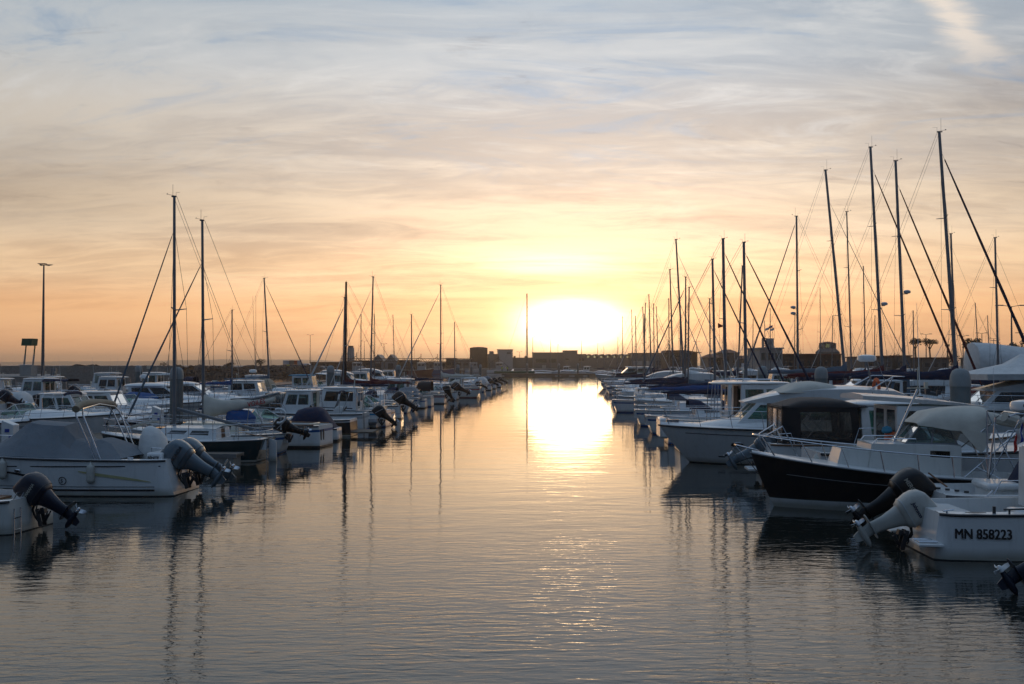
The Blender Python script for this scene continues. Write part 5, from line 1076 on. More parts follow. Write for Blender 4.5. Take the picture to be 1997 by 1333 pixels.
def R4():
    b = Boat('fishing_boat', 'white boat with black canopy over its cockpit and tilted silver outboard', 'fishing boat', 8.2, 2.9, 1.12, 1.35, rake=.7, tw=.9); b.hull('white', boot='white', stripe='white', rail='wood', rub=.03); b.deck(xc=2.3, zf=.45, g=.2)
    W = 1.22
    can = b.house(.35, 2.75, W, W, 1.12, 2.28, rf=.12, ra=.02, m='c_black', name='cockpit_canopy', wins={'side': [(.24, .90, .14, .84, 'vinyl')], 'aft': [(.06, .32, .08, .90, 'vinyl'), (.37, .63, .08, .9, 'vinyl'), (.68, .94, .08, .9, 'vinyl')], 'front': [(.08, .92, .1, .8, 'vinyl')]}, solid=.02, wt0=W*.97, wt1=W*.97)
    b.arch_cover(.33, 2.95, W*.99, 2.24, 2.50, 'c_black', name='canopy_roof', fore=.5, aft=.01, sag=.02)
    b.plain_tube([[(1.0, 1.1, 1.15), (1.9, 1.1, 2.2)], [(1.9, 1.1, 1.15), (1.0, 1.1, 2.2)], [(1.0, -1.1, 1.15), (1.9, -1.1, 2.2)], [(1.9, -1.1, 1.15), (1.0, -1.1, 2.2)]], .018, 'canopy_frame', 'steel')
    b.house(2.8, 5.1, 1.12, 1.0, 1.12, 2.25, rf=.75, m='white', wins={'side': [(.14, .62, .25, .90, 'glassgreen'), (.68, .92, .3, .9, 'glassgreen')], 'front': [(.04, .48, .35, .92), (.52, .96, .35, .92)]}, glass='glassdark')
    k = MB(); k.grid([[(3.15+i*.1, -1.04+.02*(-1)**i, 1.4), (3.15+i*.1, -1.02+.02*(-1)**i, 2.15)] for i in range(13)]); b.part(k, 'curtain', 'curtain'); b.roof(2.6, 4.75, 1.14, .98, 2.25, t=.10, crown=.10)
    b.outboard(y=-.25, tilt=62, k=.95, cowl='eng_silver', side=-1, z=.48, yaw=-8, x=-.1); k = MB(); k.box((-.35, -.85, .33), (.7, .75, .10)); b.part(k, 'swim_platform', 'white', bevel=.03); k = MB(); k.box((-.1, -.85, .2), (.2, .3, .5)); b.part(k, 'platform_bracket', 'wood')
    k = MB(); k.prism([(-.12, .75), (.1, 1.05), (.5, 1.12), (.5, .7)], -1.2, .6); b.part(k, 'stern_moulding', 'white', bevel=.04)
    b.plain_tube([[(.2, -1.2, 1.1), (.2, -1.2, 1.42), (.6, -1.25, 1.45), (.7, -1.25, 1.12)], [(2.5, -1.3, 1.15), (2.65, -1.3, 1.6), (5.6, -1.25, 1.66), (5.8, -1.2, 1.2)]], .016, 'side_rail'); b.antenna(3.4, -.5, 2.35, .35, .3, .02, 'plastic', name='stub_aerial'); b.antenna(3.9, -.6, 2.35, 1.3, .35, .018, 'steel')
    b.bowright(stern=at(1488, 32))
R4()
def R5():
    b = flybridge('white flybridge cruiser with pointed bow and pale cover on its upper helm', L=10.2, B=3.3, fs=1.22, fb=1.36, hard=2.22, xw=.755, cover='c_white', glass='glassgreen', stern='c_green', stripe2=None) if False else flybridge('white flybridge cruiser with pointed bow and pale cover on its upper helm', L=10.2, B=3.3, fs=1.22, fb=1.36, hard=2.2, xw=.755, cover='cloth_cream', glass='glassgreen', stern='c_green', boot='white', covx=(3.5, 6.0))
    hullstrip(b, 1, [(x, b.zz(x)-.26, b.zz(x)-.235) for x in [.2+i*.7 for i in range(14)]], 'plastic', 'knuckle_line'); hullstrip(b, 1, [(x, .16+.010*x, .19+.012*x) for x in [2+i*.55 for i in range(13)]], 'blackstripe', 'boot_line', off=.012)
    hullwin(b, 7.55, 1, .58, .40, .17); hullwin(b, 5.6, 1, .60, .44, .17); b.radar(2.7, 0, 2.95, r=.33, pole=.72); k = MB(); k.box((9.7, 0, 1.5), (.45, .10, .08)); k.tube([(9.3, 0, 1.45), (10.15, 0, 1.40)], .02, 6); b.part(k, 'anchor_winch', 'steel')
    k = MB(); k.tube([(2.6+.0*a, .8+.3*math.cos(R(a)), 2.75+.3*math.sin(R(a))) for a in range(-60, 241, 25)], .06, 8); b.part(k, 'lifebuoy', 'orange'); k = MB(); k.tube([(7.75, .35, 1.62), (7.25, .5, 2.05)], .012, 5); b.part(k, 'wiper', 'plastic')
    b.bowleft(bow=at(1284, 36.6), turn=0); bpy.context.view_layer.update(); fender(b, 4.6, -1, .9, 'fender on the beige topped flybridge cruiser')
R5()
TS = 'boats along the channel on the tall mast side'
b = pilothouse('white wheelhouse boat with brown canvas door and long roof overhang', L=8., B=2.9, fs=1.15, fb=1.35, hz=2.75, xh0=.30, xh1=.6, eng=None, ov=1.1, rakef=.5, stripe='white', group=TS, boot='white'); k = MB(); k.box((2.33, -.35, 1.95), (.04, .9, 1.45)); b.part(k, 'canvas_door', 'rusty'); k = MB(); k.box((.02, -.8, .9), (.05, .5, .45)); b.part(k, 'red_fender_board', 'red'); b.bowright(stern=at(1322, 41.5))
b = pilothouse('white wheelhouse boat with tall cream doorway just past the brown canvas one', L=7.6, B=2.7, fs=1.1, fb=1.3, hz=2.75, xh0=.34, xh1=.6, eng=None, ov=.5, group=TS); k = MB(); k.box((-.2, 0, .7), (.4, 2.0, .9)); b.part(k, 'stern_box', 'white', bevel=.1); b.bowright(stern=at(1300, 45.5))
def bymast(label, px, y, d, L, xm, **k):
    b = sailboat(label, L=L, B=L*.325, mast=CAMH+(709-y)/(FPX/d), xm=xm, group=TS, **k); p = at(px, d)-V*xm; b.bowright(stern=p); b.root.rotation_euler[0] = 0; b.root.rotation_euler[1] = 0; return b
bymast('white sailing boat with blue furled jib and wheel seats, stern to the channel', 1455, 472, 51.5, 9.3, 5.2, cover='c_navy', jib='c_navy', rake=.6, hood='c_navy', frac=.95, mr=.12)
bymast('white sailing boat with chrome winches and pale mast, second in the stern rank', 1415, 465, 58, 9.4, 5.3, cover='c_blue', jib='c_navy', rake=.7, hood=None, frac=.93, mr=.14)
b = bymast('white sailing boat with orange pennant under its spreader', 1395, 505, 64, 9.2, 5.2, cover='c_navy', jib='c_navy', rake=1., frac=.94, mr=.12, spread=2)
k = MB(); k.grid([[(5.35+u*.42, -.12+.03*math.sin(u*7), 6.05+(.17*(1-u))*v-.05*u) for v in (-1, 0, 1)] for u in (0, .25, .5, .75, .97)]); b.part(k, 'pennant', 'orange', solid=.004)
cruiser('white cruiser with navy boom over its windscreen and rail bow', L=8., B=2.8, fs=1.05, fb=1.25, eng=None, hood='c_navy', group=TS, stripe='navy', glass='glass').bowleft(bow=at(1236, 67))
bymast('white sailing boat with forward leaning slender mast and dark boom', 1341, 560, 74, 8.8, 5.6, cover='c_navy', jib='c_white', rake=-.9, jibr=.03, hood=None)
sailboat('sailing boat crossing a slanting forestay, mast midway in the tall mast rank', L=9., B=3., mast=10.2, cover='c_bluegrey', jib='c_bluegrey', rake=.5, group=TS, xm=5.2, hood=None).bowleft(bow=at(1238, 76))
b = Boat('small_barge', 'little white boxy barge with rounded shelter and purple panel', 'boat', 4.2, 2.3, .9, .95, rake=.2, group=TS); b.hull('white'); b.deck(); b.house(.6, 2.6, .95, .95, .9, 1.5, rf=.2, ra=.1, m='white', wins={'side': [(.2, .8, .3, .8, 'navy')]}); b.roof(.5, 2.6, 1., 1., 1.5, crown=.12); b.bowleft(bow=at(1206, 82), turn=15)
flybridge('white cruiser with big rounded hood, rail bow beyond the boxy barge', L=9.5, fs=1.1, fb=1.3, group=TS, hard=2.3, cover='c_white', stern=None, xw=.7).bowleft(bow=at(1212, 86))
sailboat('white sailing boat with tallest far mast, raked aft over the channel row', L=10.5, B=3.3, mast=14.2, cover='c_navy', jib='c_white', rake=3., group=TS, jibr=.035, xm=5.6, spread=2, mr=.12).bowright(stern=at(1206, 85))
sailboat('white sailing boat with thin raked mast next to the tallest far mast', L=9., B=3., mast=12.2, cover='c_white', jib='c_white', rake=2, group=TS, jibr=.035, xm=5.2, detail=True).bowright(stern=at(1202, 91))
cruiser('low white sports boat with dark windscreen glass past the rounded hood', L=7.5, fs=1., fb=1.15, eng=None, group=TS, glass='glassdark', stripe='blackstripe').bowleft(bow=at(1197, 96))
flybridge('white cruiser with navy boom behind it, third hull from the sun path', L=9., fs=1.1, fb=1.3, group=TS, hard=2.3, cover=None, stern='c_navy', rail=True).bowleft(bow=at(1192, 103))
sailboat('sailing boat with paired thin masts behind it', L=8.5, B=2.9, mast=10.3, cover='c_navy', jib='c_white', rake=1.5, group=TS, jibr=.03, detail=False, hood=None).bowleft(bow=at(1188, 109))
sailboat('sailing boat with mast against the far arches', L=9.5, B=3., mast=11.8, cover='c_navy', jib='c_white', rake=2, group=TS, jibr=.03, detail=False, hood=None).bowright(stern=at(1182, 117))
sailboat('sailing boat close before the boat with the sunlit windscreen', L=9., B=3., mast=10.7, cover='c_black', jib='c_white', rake=2, group=TS, jibr=.03, detail=False, hood=None).bowright(stern=at(1179, 124))
cruiser('white motorboat dark against the glare', L=8., fs=1.1, fb=1.25, eng=None, group=TS).bowleft(bow=at(1176, 131))
sailboat('sailing boat one before the last in the tall mast rank', L=9., B=3., mast=10.4, cover='c_black', jib=None, rake=1, group=TS, detail=False, hood=None).bowright(stern=at(1172, 141))
def RH():
    b = Boat('motor_cruiser', 'white pointed cruiser with sunlit wheelhouse panes, last at the sun path', 'motor cruiser', 12., 3.8, 1.5, 1.9, rake=1.8, group=TS); b.hull('white'); b.deck(xc=3, zf=.6, camb=.15); b.house(3.5, 8.4, 1.4, 1.1, 1.6, 3.0, rf=1.6, m='white', wins={'side': [(.08, .5, .4, .9), (.55, .92, .4, .9)], 'front': [(.05, .95, .35, .95)], 'aft': [(.1, .9, .4, .9)]}); b.roof(2.8, 7.2, 1.45, 1.1, 3.0, t=.1); b.bowrail(6., h=.6, n=6); b.bowleft(bow=at(1160, 158))
RH()
sailboat('sailing boat with slanting line to the water, past the pontoon end', L=9, B=3, mast=14.4, cover='c_black', jib='c_white', jibr=.03, rake=0, group=TS, detail=False, hood=None, frac=.6).bowleft(bow=at(1180, 226))

# ------------------------------------------------------------------ tall mast side, far side of the pontoon
TF = 'yachts moored beyond the tall mast pontoon'
def yacht(label, pxm, ytop, v, cover, jib, rake, L=None, left=False, **k):
    """mast foot at column pxm and v metres right of the channel; mast height from the masthead row"""
    d = v/((pxm-CX)/FPX-CH)/math.cos(CH)*1.0; p = None
    for _ in range(4):
        p = at(pxm, d); d = d*v/max(.1, p.dot(V))
    p = at(pxm, d); H = CAMH+(709-ytop)/(FPX/d); L = L or clamp(H*.74, 8, 14); xm = L*.57
    h = -V if left else V; k.setdefault('group', TF)
    b = sailboat(label, L=L, B=L*.32, mast=H, cover=cover, jib=jib, rake=rake, fs=1.15, fb=1.45, xm=xm, mr=k.pop('mr', .06+H*.0048), **k)
    st = p-h*xm; (b.bowleft if left else b.bowright)(stern=Vector((st.x, st.y, 0))); b.root.rotation_euler[0] = 0; b.root.rotation_euler[1] = 0
    return b
yacht('white yacht with tallest mast of all and long navy boom cover', 1868, 255, 21, 'c_navy', 'c_navy', 3.4, spread=2, frac=.93, jibr=.085, dfoot=1.7, hood='c_navy')
yacht('white yacht with brown furled jib and radar, second mast from the big pile', 1766, 312, 21.5, 'c_navy', 'c_burg', 2.0, spread=2, frac=.91, jibr=.075, radar=(8.1,), dfoot=1.6)
yacht('white yacht with long reddish furled jib, mast crossing the brown one', 1723, 285, 21.5, 'c_burg', 'c_burg', 2.6, spread=2, frac=.92, jibr=.075, radar=(7.6,), dfoot=1.6)
yacht('white yacht with grey blue sail cover and strongly raked mast', 1651, 330, 21, 'c_bluegrey', 'c_bluegrey', 5., spread=2, frac=.86, jibr=.03, dfoot=1.8, mr=.15, lazy=True)
yacht('white yacht facing the channel with twin domes on its mast', 1556, 421, 19, 'c_navy', 'c_bluegrey', -.2, left=True, spread=2, frac=.98, jibr=.06, radar=(8.2, 7.7), mr=.13)
yacht('white sailing boat with thin mast beside the strongly raked one', 1661, 412, 26, 'c_burg', None, 1.3, spread=2, mr=.10)
yacht('pale yacht with slim distant mast between the strongly raked and the reddish jib', 1688, 518, 33, 'c_navy', None, .8, spread=2, detail=False, mr=.10)
yacht('sailing boat with backward leaning mast beside the straight one', 1438, 518, 19.5, 'c_navy', None, -2.6, spread=1, detail=True)
yacht('sailing boat with grey brown mast under the orange pennant', 1385, 582, 17, 'c_burg', 'c_bluegrey', -.3, left=True, spread=1, frac=.93, jibr=.04)
yacht('small sailing boat whose mast just clears the flat roofed building', 1327, 597, 17, 'c_navy', None, .3, spread=1, detail=False)
yacht('sailing boat with thin mast in the gap before the flat roof', 1305, 581, 17, 'c_navy', 'c_white', .2, spread=1, jibr=.025, detail=False)
yacht('sailing boat with mast leaning over the arches end', 1284, 597, 17, 'c_navy', 'c_navy', 1.5, spread=1, jibr=.04, detail=False)
yacht('sailing boat with pale mast right of the arches', 1276, 591, 16, 'c_navy', None, .5, spread=1, detail=False); bpy.context.scene.objects[-1]
yacht('distant sailing boat among the arches, shorter of two', 1258, 611, 17, 'c_navy', 'c_navy', .8, spread=1, jibr=.03, detail=False)
yacht('distant sailing boat among the arches, taller of two', 1234, 603, 17, 'c_navy', 'c_navy', 1., spread=1, jibr=.03, detail=False)
yacht('white yacht near the frame edge with short mast and stays beside the street lamp', 1947, 463, 29, 'c_navy', None, .8, spread=2, mr=.11)
yacht('sailing boat with thin dark mast behind the tallest mast', 1864, 455, 34, 'c_bluegrey', None, 1.4, spread=2, mr=.14)
yacht('far sailing boat with short mast below the radar', 1782, 605, 42, 'c_navy', None, .3, spread=1, detail=False)
yacht('far sailing boat with thin stays between port tower and domes', 1503, 600, 30, 'c_navy', None, .3, spread=1, detail=False, mr=.08)
yacht('far sailing boat with thin mast behind the strongly raked mast boat', 1600, 560, 34, 'c_white', None, 0, spread=1, detail=False, mr=.07)
yacht('far sailing boat over the small pines with its mast in two stays', 1910, 590, 40, 'c_white', None, 2.5, spread=1, detail=False, mr=.07)
def R8():
    b = flybridge('large white flybridge cruiser with peaked white tent, grey sun pad and cyan panels', L=12., B=3.9, fs=1.6, fb=1.75, hard=2.5, group=TF, glass='glassdark', cover=None, stern=None, xw=.76, tent=(4.7, 8.9, 1.75, 2.95, 4.05)); k = MB(); k.grid([[(x, -.7, z), (x, 0, z+.04), (x, .7, z)] for x, z in ((9.3, 2.24), (10., 2.12), (10.6, 1.98), (11.1, 1.88))]); b.part(k, 'sun_pad', 'c_grey', solid=.05); b.house(.3, 6.9, 1.8, 1.8, 1.62, 2.46, m='c_cyan', name='cockpit_enclosure', solid=.02)
    b.plain_tube([[(2.8, 1.95, 1.6), (2.8, 1.95, 2.5)], [(4.6, 1.95, 1.6), (4.6, 1.95, 2.5)]], .03, 'enclosure_post', 'darkwood'); k = MB(); k.box((6.2, 1.84, 2.1), (1.6, .03, .6)); b.part(k, 'smoked_panel', 'glassdark'); b.bowleft(bow=at(1752, 43.5))
R8()
def hardtop_far(label, bow, d):
    L = 10.; b = Boat('hardtop_cruiser', label, 'motor cruiser', L, 3.3, 1.35, 1.6, rake=1.3, group=TF, sag=0, pr=2.5); b.hull('white', boot='navy'); b.deck(xc=L*.25, zf=.5, camb=.14)
    g = []
    for i in range(9):
        x = lerp(L*.45, L*.92, i/8); w = max(.08, (b.hw(x)-.3)); hh = .38*(1-(i/8)**1.6); g.append([(x, w*c, b.zz(x)+.05+hh*(1-abs(c)**3)) for c in (-1, -.9, -.7, -.35, 0, .35, .7, .9, 1)])
    k = MB(); k.grid(g); b.part(k, 'foredeck_moulding', 'white', ang=50); k = MB(); k.grid([[(x, -.7, z), (x, 0, z+.04), (x, .7, z)] for x, z in ((6.2, 1.99), (7.2, 1.92), (8.2, 1.80), (8.9, 1.72))]); b.part(k, 'sun_pad', 'c_grey', solid=.05)
    b.house(3., 6.7, 1.3, .95, 1.6, 2.55, rf=1.3, m='white', wins={'side': [(.06, .45, .3, .92), (.52, .95, .3, .92)], 'front': [(.04, .96, .15, .95)], 'aft': 'open'}, glass='glassdark'); b.roof(2.4, 5.6, 1.35, 1.05, 2.52, t=.09, crown=.2); b.bowrail(4.6, h=.6, n=6); b.bowleft(bow=at(bow, d)); return b
def m10():
    b = hardtop_far('grey framed cruiser with tan panes behind the red sail cover', 1515, 60); b.house(2.6, 6., 1.3, 1.1, 1.7, 2.75, rf=.8, m='c_bluegrey', name='grey_hood', wins={'side': [(.06, .30, .15, .85, 'vinyl'), (.36, .62, .15, .85, 'vinyl'), (.68, .95, .15, .85, 'vinyl')], 'front': [(.05, .95, .1, .9, 'vinyl')]})
m10()
for i, (px, d, m_, t) in enumerate(((1700, 55, 'c_burg', 1), (1640, 66, 'c_navy', 0), (1590, 74, 'c_white', 2), (1530, 84, 'c_navy', 1), (1475, 92, 'c_burg', 0), (1440, 100, 'c_white', 2), (1400, 112, 'c_navy', 1), (1370, 122, 'c_white', 0), (1345, 132, 'c_navy', 2), (1320, 145, 'c_white', 1))):
    o_ = ('first', 'second', 'third', 'fourth', 'fifth', 'sixth', 'seventh', 'eighth', 'ninth', 'tenth')[i]
    cn = {'c_burg': 'dark red', 'c_navy': 'navy', 'c_white': 'white'}[m_]
    lab = 'motorboat with %s cover wedged among tall yachts, %s from the big pile' % (cn, o_)
    if t == 1: b = cruiser(lab, L=8., B=2.8, fs=1.15, fb=1.35, eng=None, hood=m_, group=TF)
    elif t == 0: b = flybridge(lab, L=9., cover=m_, stern=m_, group=TF, rail=(i < 4))
    else: b = pilothouse(lab, L=7.5, B=2.7, hz=2.6, fs=1.1, fb=1.3, eng=None, awn=m_, group=TF, detail=(i < 4))
    b.bowleft(bow=at(px, d))
def shrink():
    o = empty('wrapped_boat', at(1884, 74, 1.6), -CH, 'large boat fully wrapped in white sheet standing ashore near the pines', 'boat'); g = []
    for x, w, z0, z1 in ((0, .6, .9, 2.3), (.4, 1.5, .6, 3.6), (1.6, 1.9, .3, 3.5), (3.5, 2., .1, 3.3), (6, 2., 0, 3.0), (9, 1.7, .2, 2.9), (11.5, .4, 1., 2.7)):
        g.append([(x, w*math.cos(a), (z0+z1)/2+(z1-z0)/2*math.copysign(abs(math.sin(a))**.8, math.sin(a))) for a in [2*math.pi*j/16 for j in range(16)]])
    k = MB(); k.loft(g); k.build('sheet_wrap', 'c_white', o, jit=.12, jsc=.9); k = MB()
    for x in (2, 5, 8): k.box((x, -1, -.4), (.15, .15, 1.6)); k.box((x, 1, -.4), (.15, .15, 1.6))
    k.build('cradle', 'rusty', o)
shrink()
# ------------------------------------------------------------------ quays, breakwater, buildings, far shore
def slab(name, pts, z0, z1, m, label=None, cat=None, kind=None):
    mb = MB(); mb.prism([(p[0], p[1]) for p in pts], z0, z1, ax='z'); o = mb.build(name, m, ang=30); return tag(o, label, cat, kind=kind)
def A(px, d): p = at(px, d); return (p.x, p.y)
slab('beacon_quay', [A(-600, 118), A(60, 120), A(113, 124), A(118, 150), A(-500, 160)], -3, 2.05, 'concrete', 'low concrete quay under the green topped beacon', 'quay')
slab('sea_wall', [A(-900, 178), A(340, 208), A(340, 209.2), A(-900, 180)], -3, 3.15, 'concrete', 'long dark sea wall closing the harbour behind the beacon', 'wall')
def breakwater():
    random.seed(5); mb = MB(); g = []
    for i in range(121):
        t = i/120; px = lerp(60, 640, t); d = lerp(214, 330, t); c = at(px, d); w = 7; row = []
        for q, z in ((-7, -1.2), (-5, .3), (-3, 1.3), (-1.2, 2.4), (0, 2.85), (3, 2.9), (6, 2.0), (9, -1)):
            p = c+Vector((0, q, z)); p += noise.noise_vector(p*.45)*.9*(1 if z > -.9 else .3)+noise.noise_vector(p*1.4)*.45; row.append(p)
        g.append(row)
    mb.grid(g); o = mb.build('rock_breakwater', 'rock', ang=20); tag(o, 'long breakwater of piled dark rocks across the harbour mouth', 'breakwater')
    k = MB()
    for i in range(520):
        t = random.random(); px = lerp(60, 620, t); d = lerp(214, 326, t); f = random.random(); c = at(px, d, lerp(-.1, 2.8, f))+Vector((0, -6.3+6*f, 0)); r = random.uniform(.35, .8)
        a = random.random()*6; ring = []
        for z_, s_ in ((-.7, .5), (-.2, 1.), (.4, .85), (.75, .3)): ring.append([(c.x+math.cos(a+2*math.pi*j/6)*r*s_*random.uniform(.8, 1.2), c.y+math.sin(a+2*math.pi*j/6)*r*s_, c.z+z_*r*.8) for j in range(6)])
        k.loft(ring)
    o2 = k.build('boulder_heap', 'rock', ang=15); o2.parent = o; o2['kind'] = 'stuff'
breakwater()
slab('far_quay', [A(560, 335), A(800, 372), A(905, 395), A(1420, 400), A(2600, 400), A(3600, 900), A(-200, 1200), A(560, 600)], -3, 1.7, 'concrete', kind='structure')
def quay_fenders():
    o = empty('timber_quay_face', at(600, 330), 0, 'timber faced quay edge in front of the hangars', 'quay'); a, b = at(600, 318), at(905, 372)
    k = MB(); k.box(((b-a).x/2+a.x-o.location.x, (a.y+b.y)/2-o.location.y, .9), ((b-a).length, 1.2, .5), Matrix.Rotation(math.atan2((b-a).y, (b-a).x), 3, 'Z')); k.build('cap_beam', 'darkwood', o)
    for i in range(40): p = a.lerp(b, i/39)-o.location; k = MB(); k.box((p.x, p.y-.8, 0), (.4, .4, 2.2)); k.build('timber_post', 'darkwood', o)
quay_fenders()
def hills():
    mb = MB(); g = []
    for i in range(261):
        px = lerp(-1400, 3400, i/260); x = (px-CX)/FPX*5200; z = 8+26*clamp(.5+noise.noise(Vector((i*.09, 3, 0))))*clamp(1-abs(px-470)/900)+5*noise.noise(Vector((i*.8, 1, 0)))+2.5*noise.noise(Vector((i*3.1, 1, 0)))+6*math.exp(-((px-430)/90)**2)
        g.append([(x, 5200, -2), (x, 5230, max(3, z*.8)), (x, 5400, max(4, z)), (x, 6200, 0)])
    mb.grid(g); tag(mb.build('far_hills', 'sandland'), kind='structure')
hills()
def lamp(px, d, ytop, label, double=True, heads=2, r=.10, base=1.7, hl=1.2, group='street lamps on the quays', big=False):
    s_ = FPX/d; H = CAMH+(709-ytop)/s_-base; o = empty('street_lamp', at(px, d, base), 0, label, 'street lamp', group)
    k = MB(); k.tube([(0, 0, 0), (0, 0, H)], r*1.6, 8, r2=r*.7); k.build('pole', 'lampgrey', o)
    for s2 in ((-1, 1) if double else (1,)):
        k = MB(); k.tube([(0, 0, H-.05), (s2*hl*.6, 0, H+.12)], r*.4, 5); k.box((s2*hl*.85, 0, H+.12), (hl*.6, .28, .12), taper=.8); k.build('lamp_head', 'lampgrey', o)
def beacon():
    o = empty('harbour_beacon', at(56, 127, 2.05), R(-3), 'white and green twin legged beacon frame on the quay', 'beacon')
    k = MB(); k.box((0, 0, .68), (1.5, 1.5, 1.36)); k.build('white_base', 'renderwhite', o, bevel=.03)
    for x in (-.55, .55):
        k = MB(); k.loft([[(x*1.05-.08+dx, .08, z), (x*1.05+.08+dx, .08, z), (x*1.05+.08+dx, -.08, z), (x*1.05-.08+dx, -.08, z)] for z, dx in ((1.36, 0), (2.7, .14))]); k.build('white_leg', 'renderwhite', o)
        k = MB(); k.loft([[(x*1.05-.06+dx, .06, z), (x*1.05+.06+dx, .06, z), (x*1.05+.06+dx, -.06, z), (x*1.05-.06+dx, -.06, z)] for z, dx in ((2.7, .14), (3.9, .25))]); k.build('green_leg', 'beacon', o)
    k = MB(); k.prism([(-.60, 3.85), (.75, 3.85), (.85, 4.75), (-.5, 4.75)], -.7, .7); k.build('green_panel', 'beacon', o); k = MB(); k.tube([(-.9, -.8, 1.4), (.9, -.8, 1.4)], .03, 5); k.build('platform_rail', 'steel', o)
    s_ = FPX/128; H = CAMH+(709-516)/s_-2.05; o = empty('quay_lamp_mast', at(84, 128, 2.05), 0, 'tall grey lamp mast beside the beacon frame', 'lamp mast')
    k = MB(); k.tube([(0, 0, 0), (0, 0, H)], .22, 12, r2=.09); k.build('pole', 'lampgrey', o)
    k = MB(); k.box((-.2, 0, H+.15), (1.0, .5, .08)); k.tube([(-.4, 0, H), (-.4, 0, H+.15)], .04, 5); k.build('solar_panel', 'plastic', o)
    for x, l in ((-.32, .5), (.55, 1.2)): k = MB(); k.loft([[(x-l/2, -.05, H-.02), (x-l/2, .05, H-.02), (x-l/2, .05, H+.04), (x-l/2, -.05, H+.04)], [(x, -.2, H-.12), (x, .2, H-.12), (x, .2, H+.06), (x, -.2, H+.06)], [(x+l/2, -.05, H), (x+l/2, .05, H), (x+l/2, .05, H+.04), (x+l/2, -.05, H+.04)]]); k.build('lamp_head', 'lampgrey', o)
    o = empty('quay_bollard', at(105, 124, 2.05), 0, 'short grey cylinder bollard on the beacon quay', 'bollard'); k = MB(); k.lathe([(.35, 0), (.35, .9), (.3, 1.0), (.02, 1.02)], (0, 0, 0), 14); k.build('body', 'lampgrey', o)
    o = empty('warning_sign', at(290, 200, 1.2), 0, 'small square notice board on a post before the breakwater', 'sign'); k = MB(); k.tube([(0, 0, 0), (0, 0, 1.4)], .05, 5); k.build('post', 'lampgrey', o); k = MB(); k.box((0, -.05, 1.7), (.7, .05, .7)); k.build('board', 'cream', o)
beacon()
for px, d, y, lab in ((605, 350, 653, 'tall twin headed lamp behind the colourful containers'), (710.5, 380, 665, 'twin headed lamp behind the gabled hangars'), (749, 385, 670, 'twin headed lamp between hangars and trawler'), (858, 390, 670, 'thin lamp by the lattice gantry'), (1013, 420, 686, 'short lamp near the pale warehouse'), (1358.5, 330, 666, 'twin headed lamp over the flat roofed building'),
                      (1806, 210, 652, 'twin arm lamp over the umbrella pines'), (1878, 205, 655, 'twin arm lamp before the round pine'), (1915, 200, 650, 'twin arm lamp above the wrapped boat'), (1938, 215, 660, 'far twin arm lamp between yachts and pines'), (1973, 120, 597, 'lamp with broad twin heads close to the frame edge'), (1993, 190, 650, 'cut off lamp at the frame edge')):
    lamp(px, d, y, lab, hl=1.1+.3*(d < 130)*2)
for px, d, y, lab in ((1039, 410, 657, 'single headed lamp beside the lone racing mast'), (1074, 410, 659, 'single headed lamp straight below the sun'), (1134, 410, 659, 'single headed lamp at the sun far edge')): lamp(px, d, y, lab, double=False, hl=.9)
# containers, van, tower, hangars, gantry
def box3(o, name, m, x0, x1, z0, z1, y0=-.0, y1=6., **k): mb = MB(); mb.box(((x0+x1)/2, (y0+y1)/2, (z0+z1)/2), (x1-x0, y1-y0, z1-z0)); return mb.build(name, m, o, **k)
def at_px(px, d, y): return CAMH+(709-y)/(FPX/d)
def bld(name, px0, px1, d, y0, label, cat, m, depth=12, z0=1.7, roof=None, wins=(), wm='glassdark', par=None, rh=.25):
    """block spanning columns px0..px1 at distance d, its top at photograph row y0"""
    xa, xb = at(px0, d).x, at(px1, d).x; H = at_px(0, d, y0); o = empty(name, Vector(((xa+xb)/2, d, z0)), 0, label, cat); w = (xb-xa)/2
    wl = box3(o, 'wall', m, -w, w, 0, H-z0, 0, depth)
    if roof: rf = box3(o, 'roof', roof, -w-.25, w+.25, H-z0, H-z0+rh, -.3, depth+.3)
    for (a, b, c, e, *q) in wins:
        x0, x1 = lerp(-w, w, a), lerp(-w, w, b); z_0, z_1 = (H-z0)*c, (H-z0)*e; wi = box3(o, 'window', q[0] if q else wm, x0, x1, z_0, z_1, -.06, .05); box3(wi, 'window_sill', 'concrete', x0-.1, x1+.1, z_0-.12, z_0, -.16, .0)
    return o
o = empty('container_stack', at(570, 334, 1.7), 0, 'stack of pale and coloured containers on the quay', 'shipping containers')
S3 = FPX/334
for i, (a, b, m_) in enumerate(((-18, -6, 'palegrey'), (-6, 4, 'render'), (4, 10, 'orange'), (10, 18, 'palegrey'))): box3(o, 'upper_container', m_, a/S3, b/S3-.05, 1.7, 3.0, 0, 2.4, bevel=.04)
for i, (a, b, m_) in enumerate(((-18, -11, 'navy'), (-11, -5, 'yellow'), (-5, 7, 'navy'), (7, 12, 'burgundy'), (12, 18, 'renderwhite'))): box3(o, 'lower_container', m_, a/S3, b/S3-.05, .35, 1.65, 0, 2.4, bevel=.04)
def van(px, d, label, m_='white', L=4.8, z=1.7, yaw=0.):
    o = empty('parked_van', at(px, d, z), yaw, label, 'van'); k = MB(); k.prism([(-L/2, .35), (L/2, .35), (L/2, 1.0), (L/2-.7, 1.2), (L/2-1.3, 1.95), (-L/2+.1, 2.0), (-L/2, 1.6)], -.9, .9); bd = k.build('body', m_, o, bevel=.06)
    k = MB(); k.box((L/2-1.5, -.905, 1.5), (.8, .03, .45)); k.build('side_window', 'glassdark', bd)
    for x in (-L/2+.9, L/2-.9):
        for y in (-.85, .85): k = MB(); k.lathe([(.1, -.1), (.34, -.1), (.34, .1), (.1, .1)], (x, y, .34), 14, axis='y'); k.build('wheel', 'rubber', o)
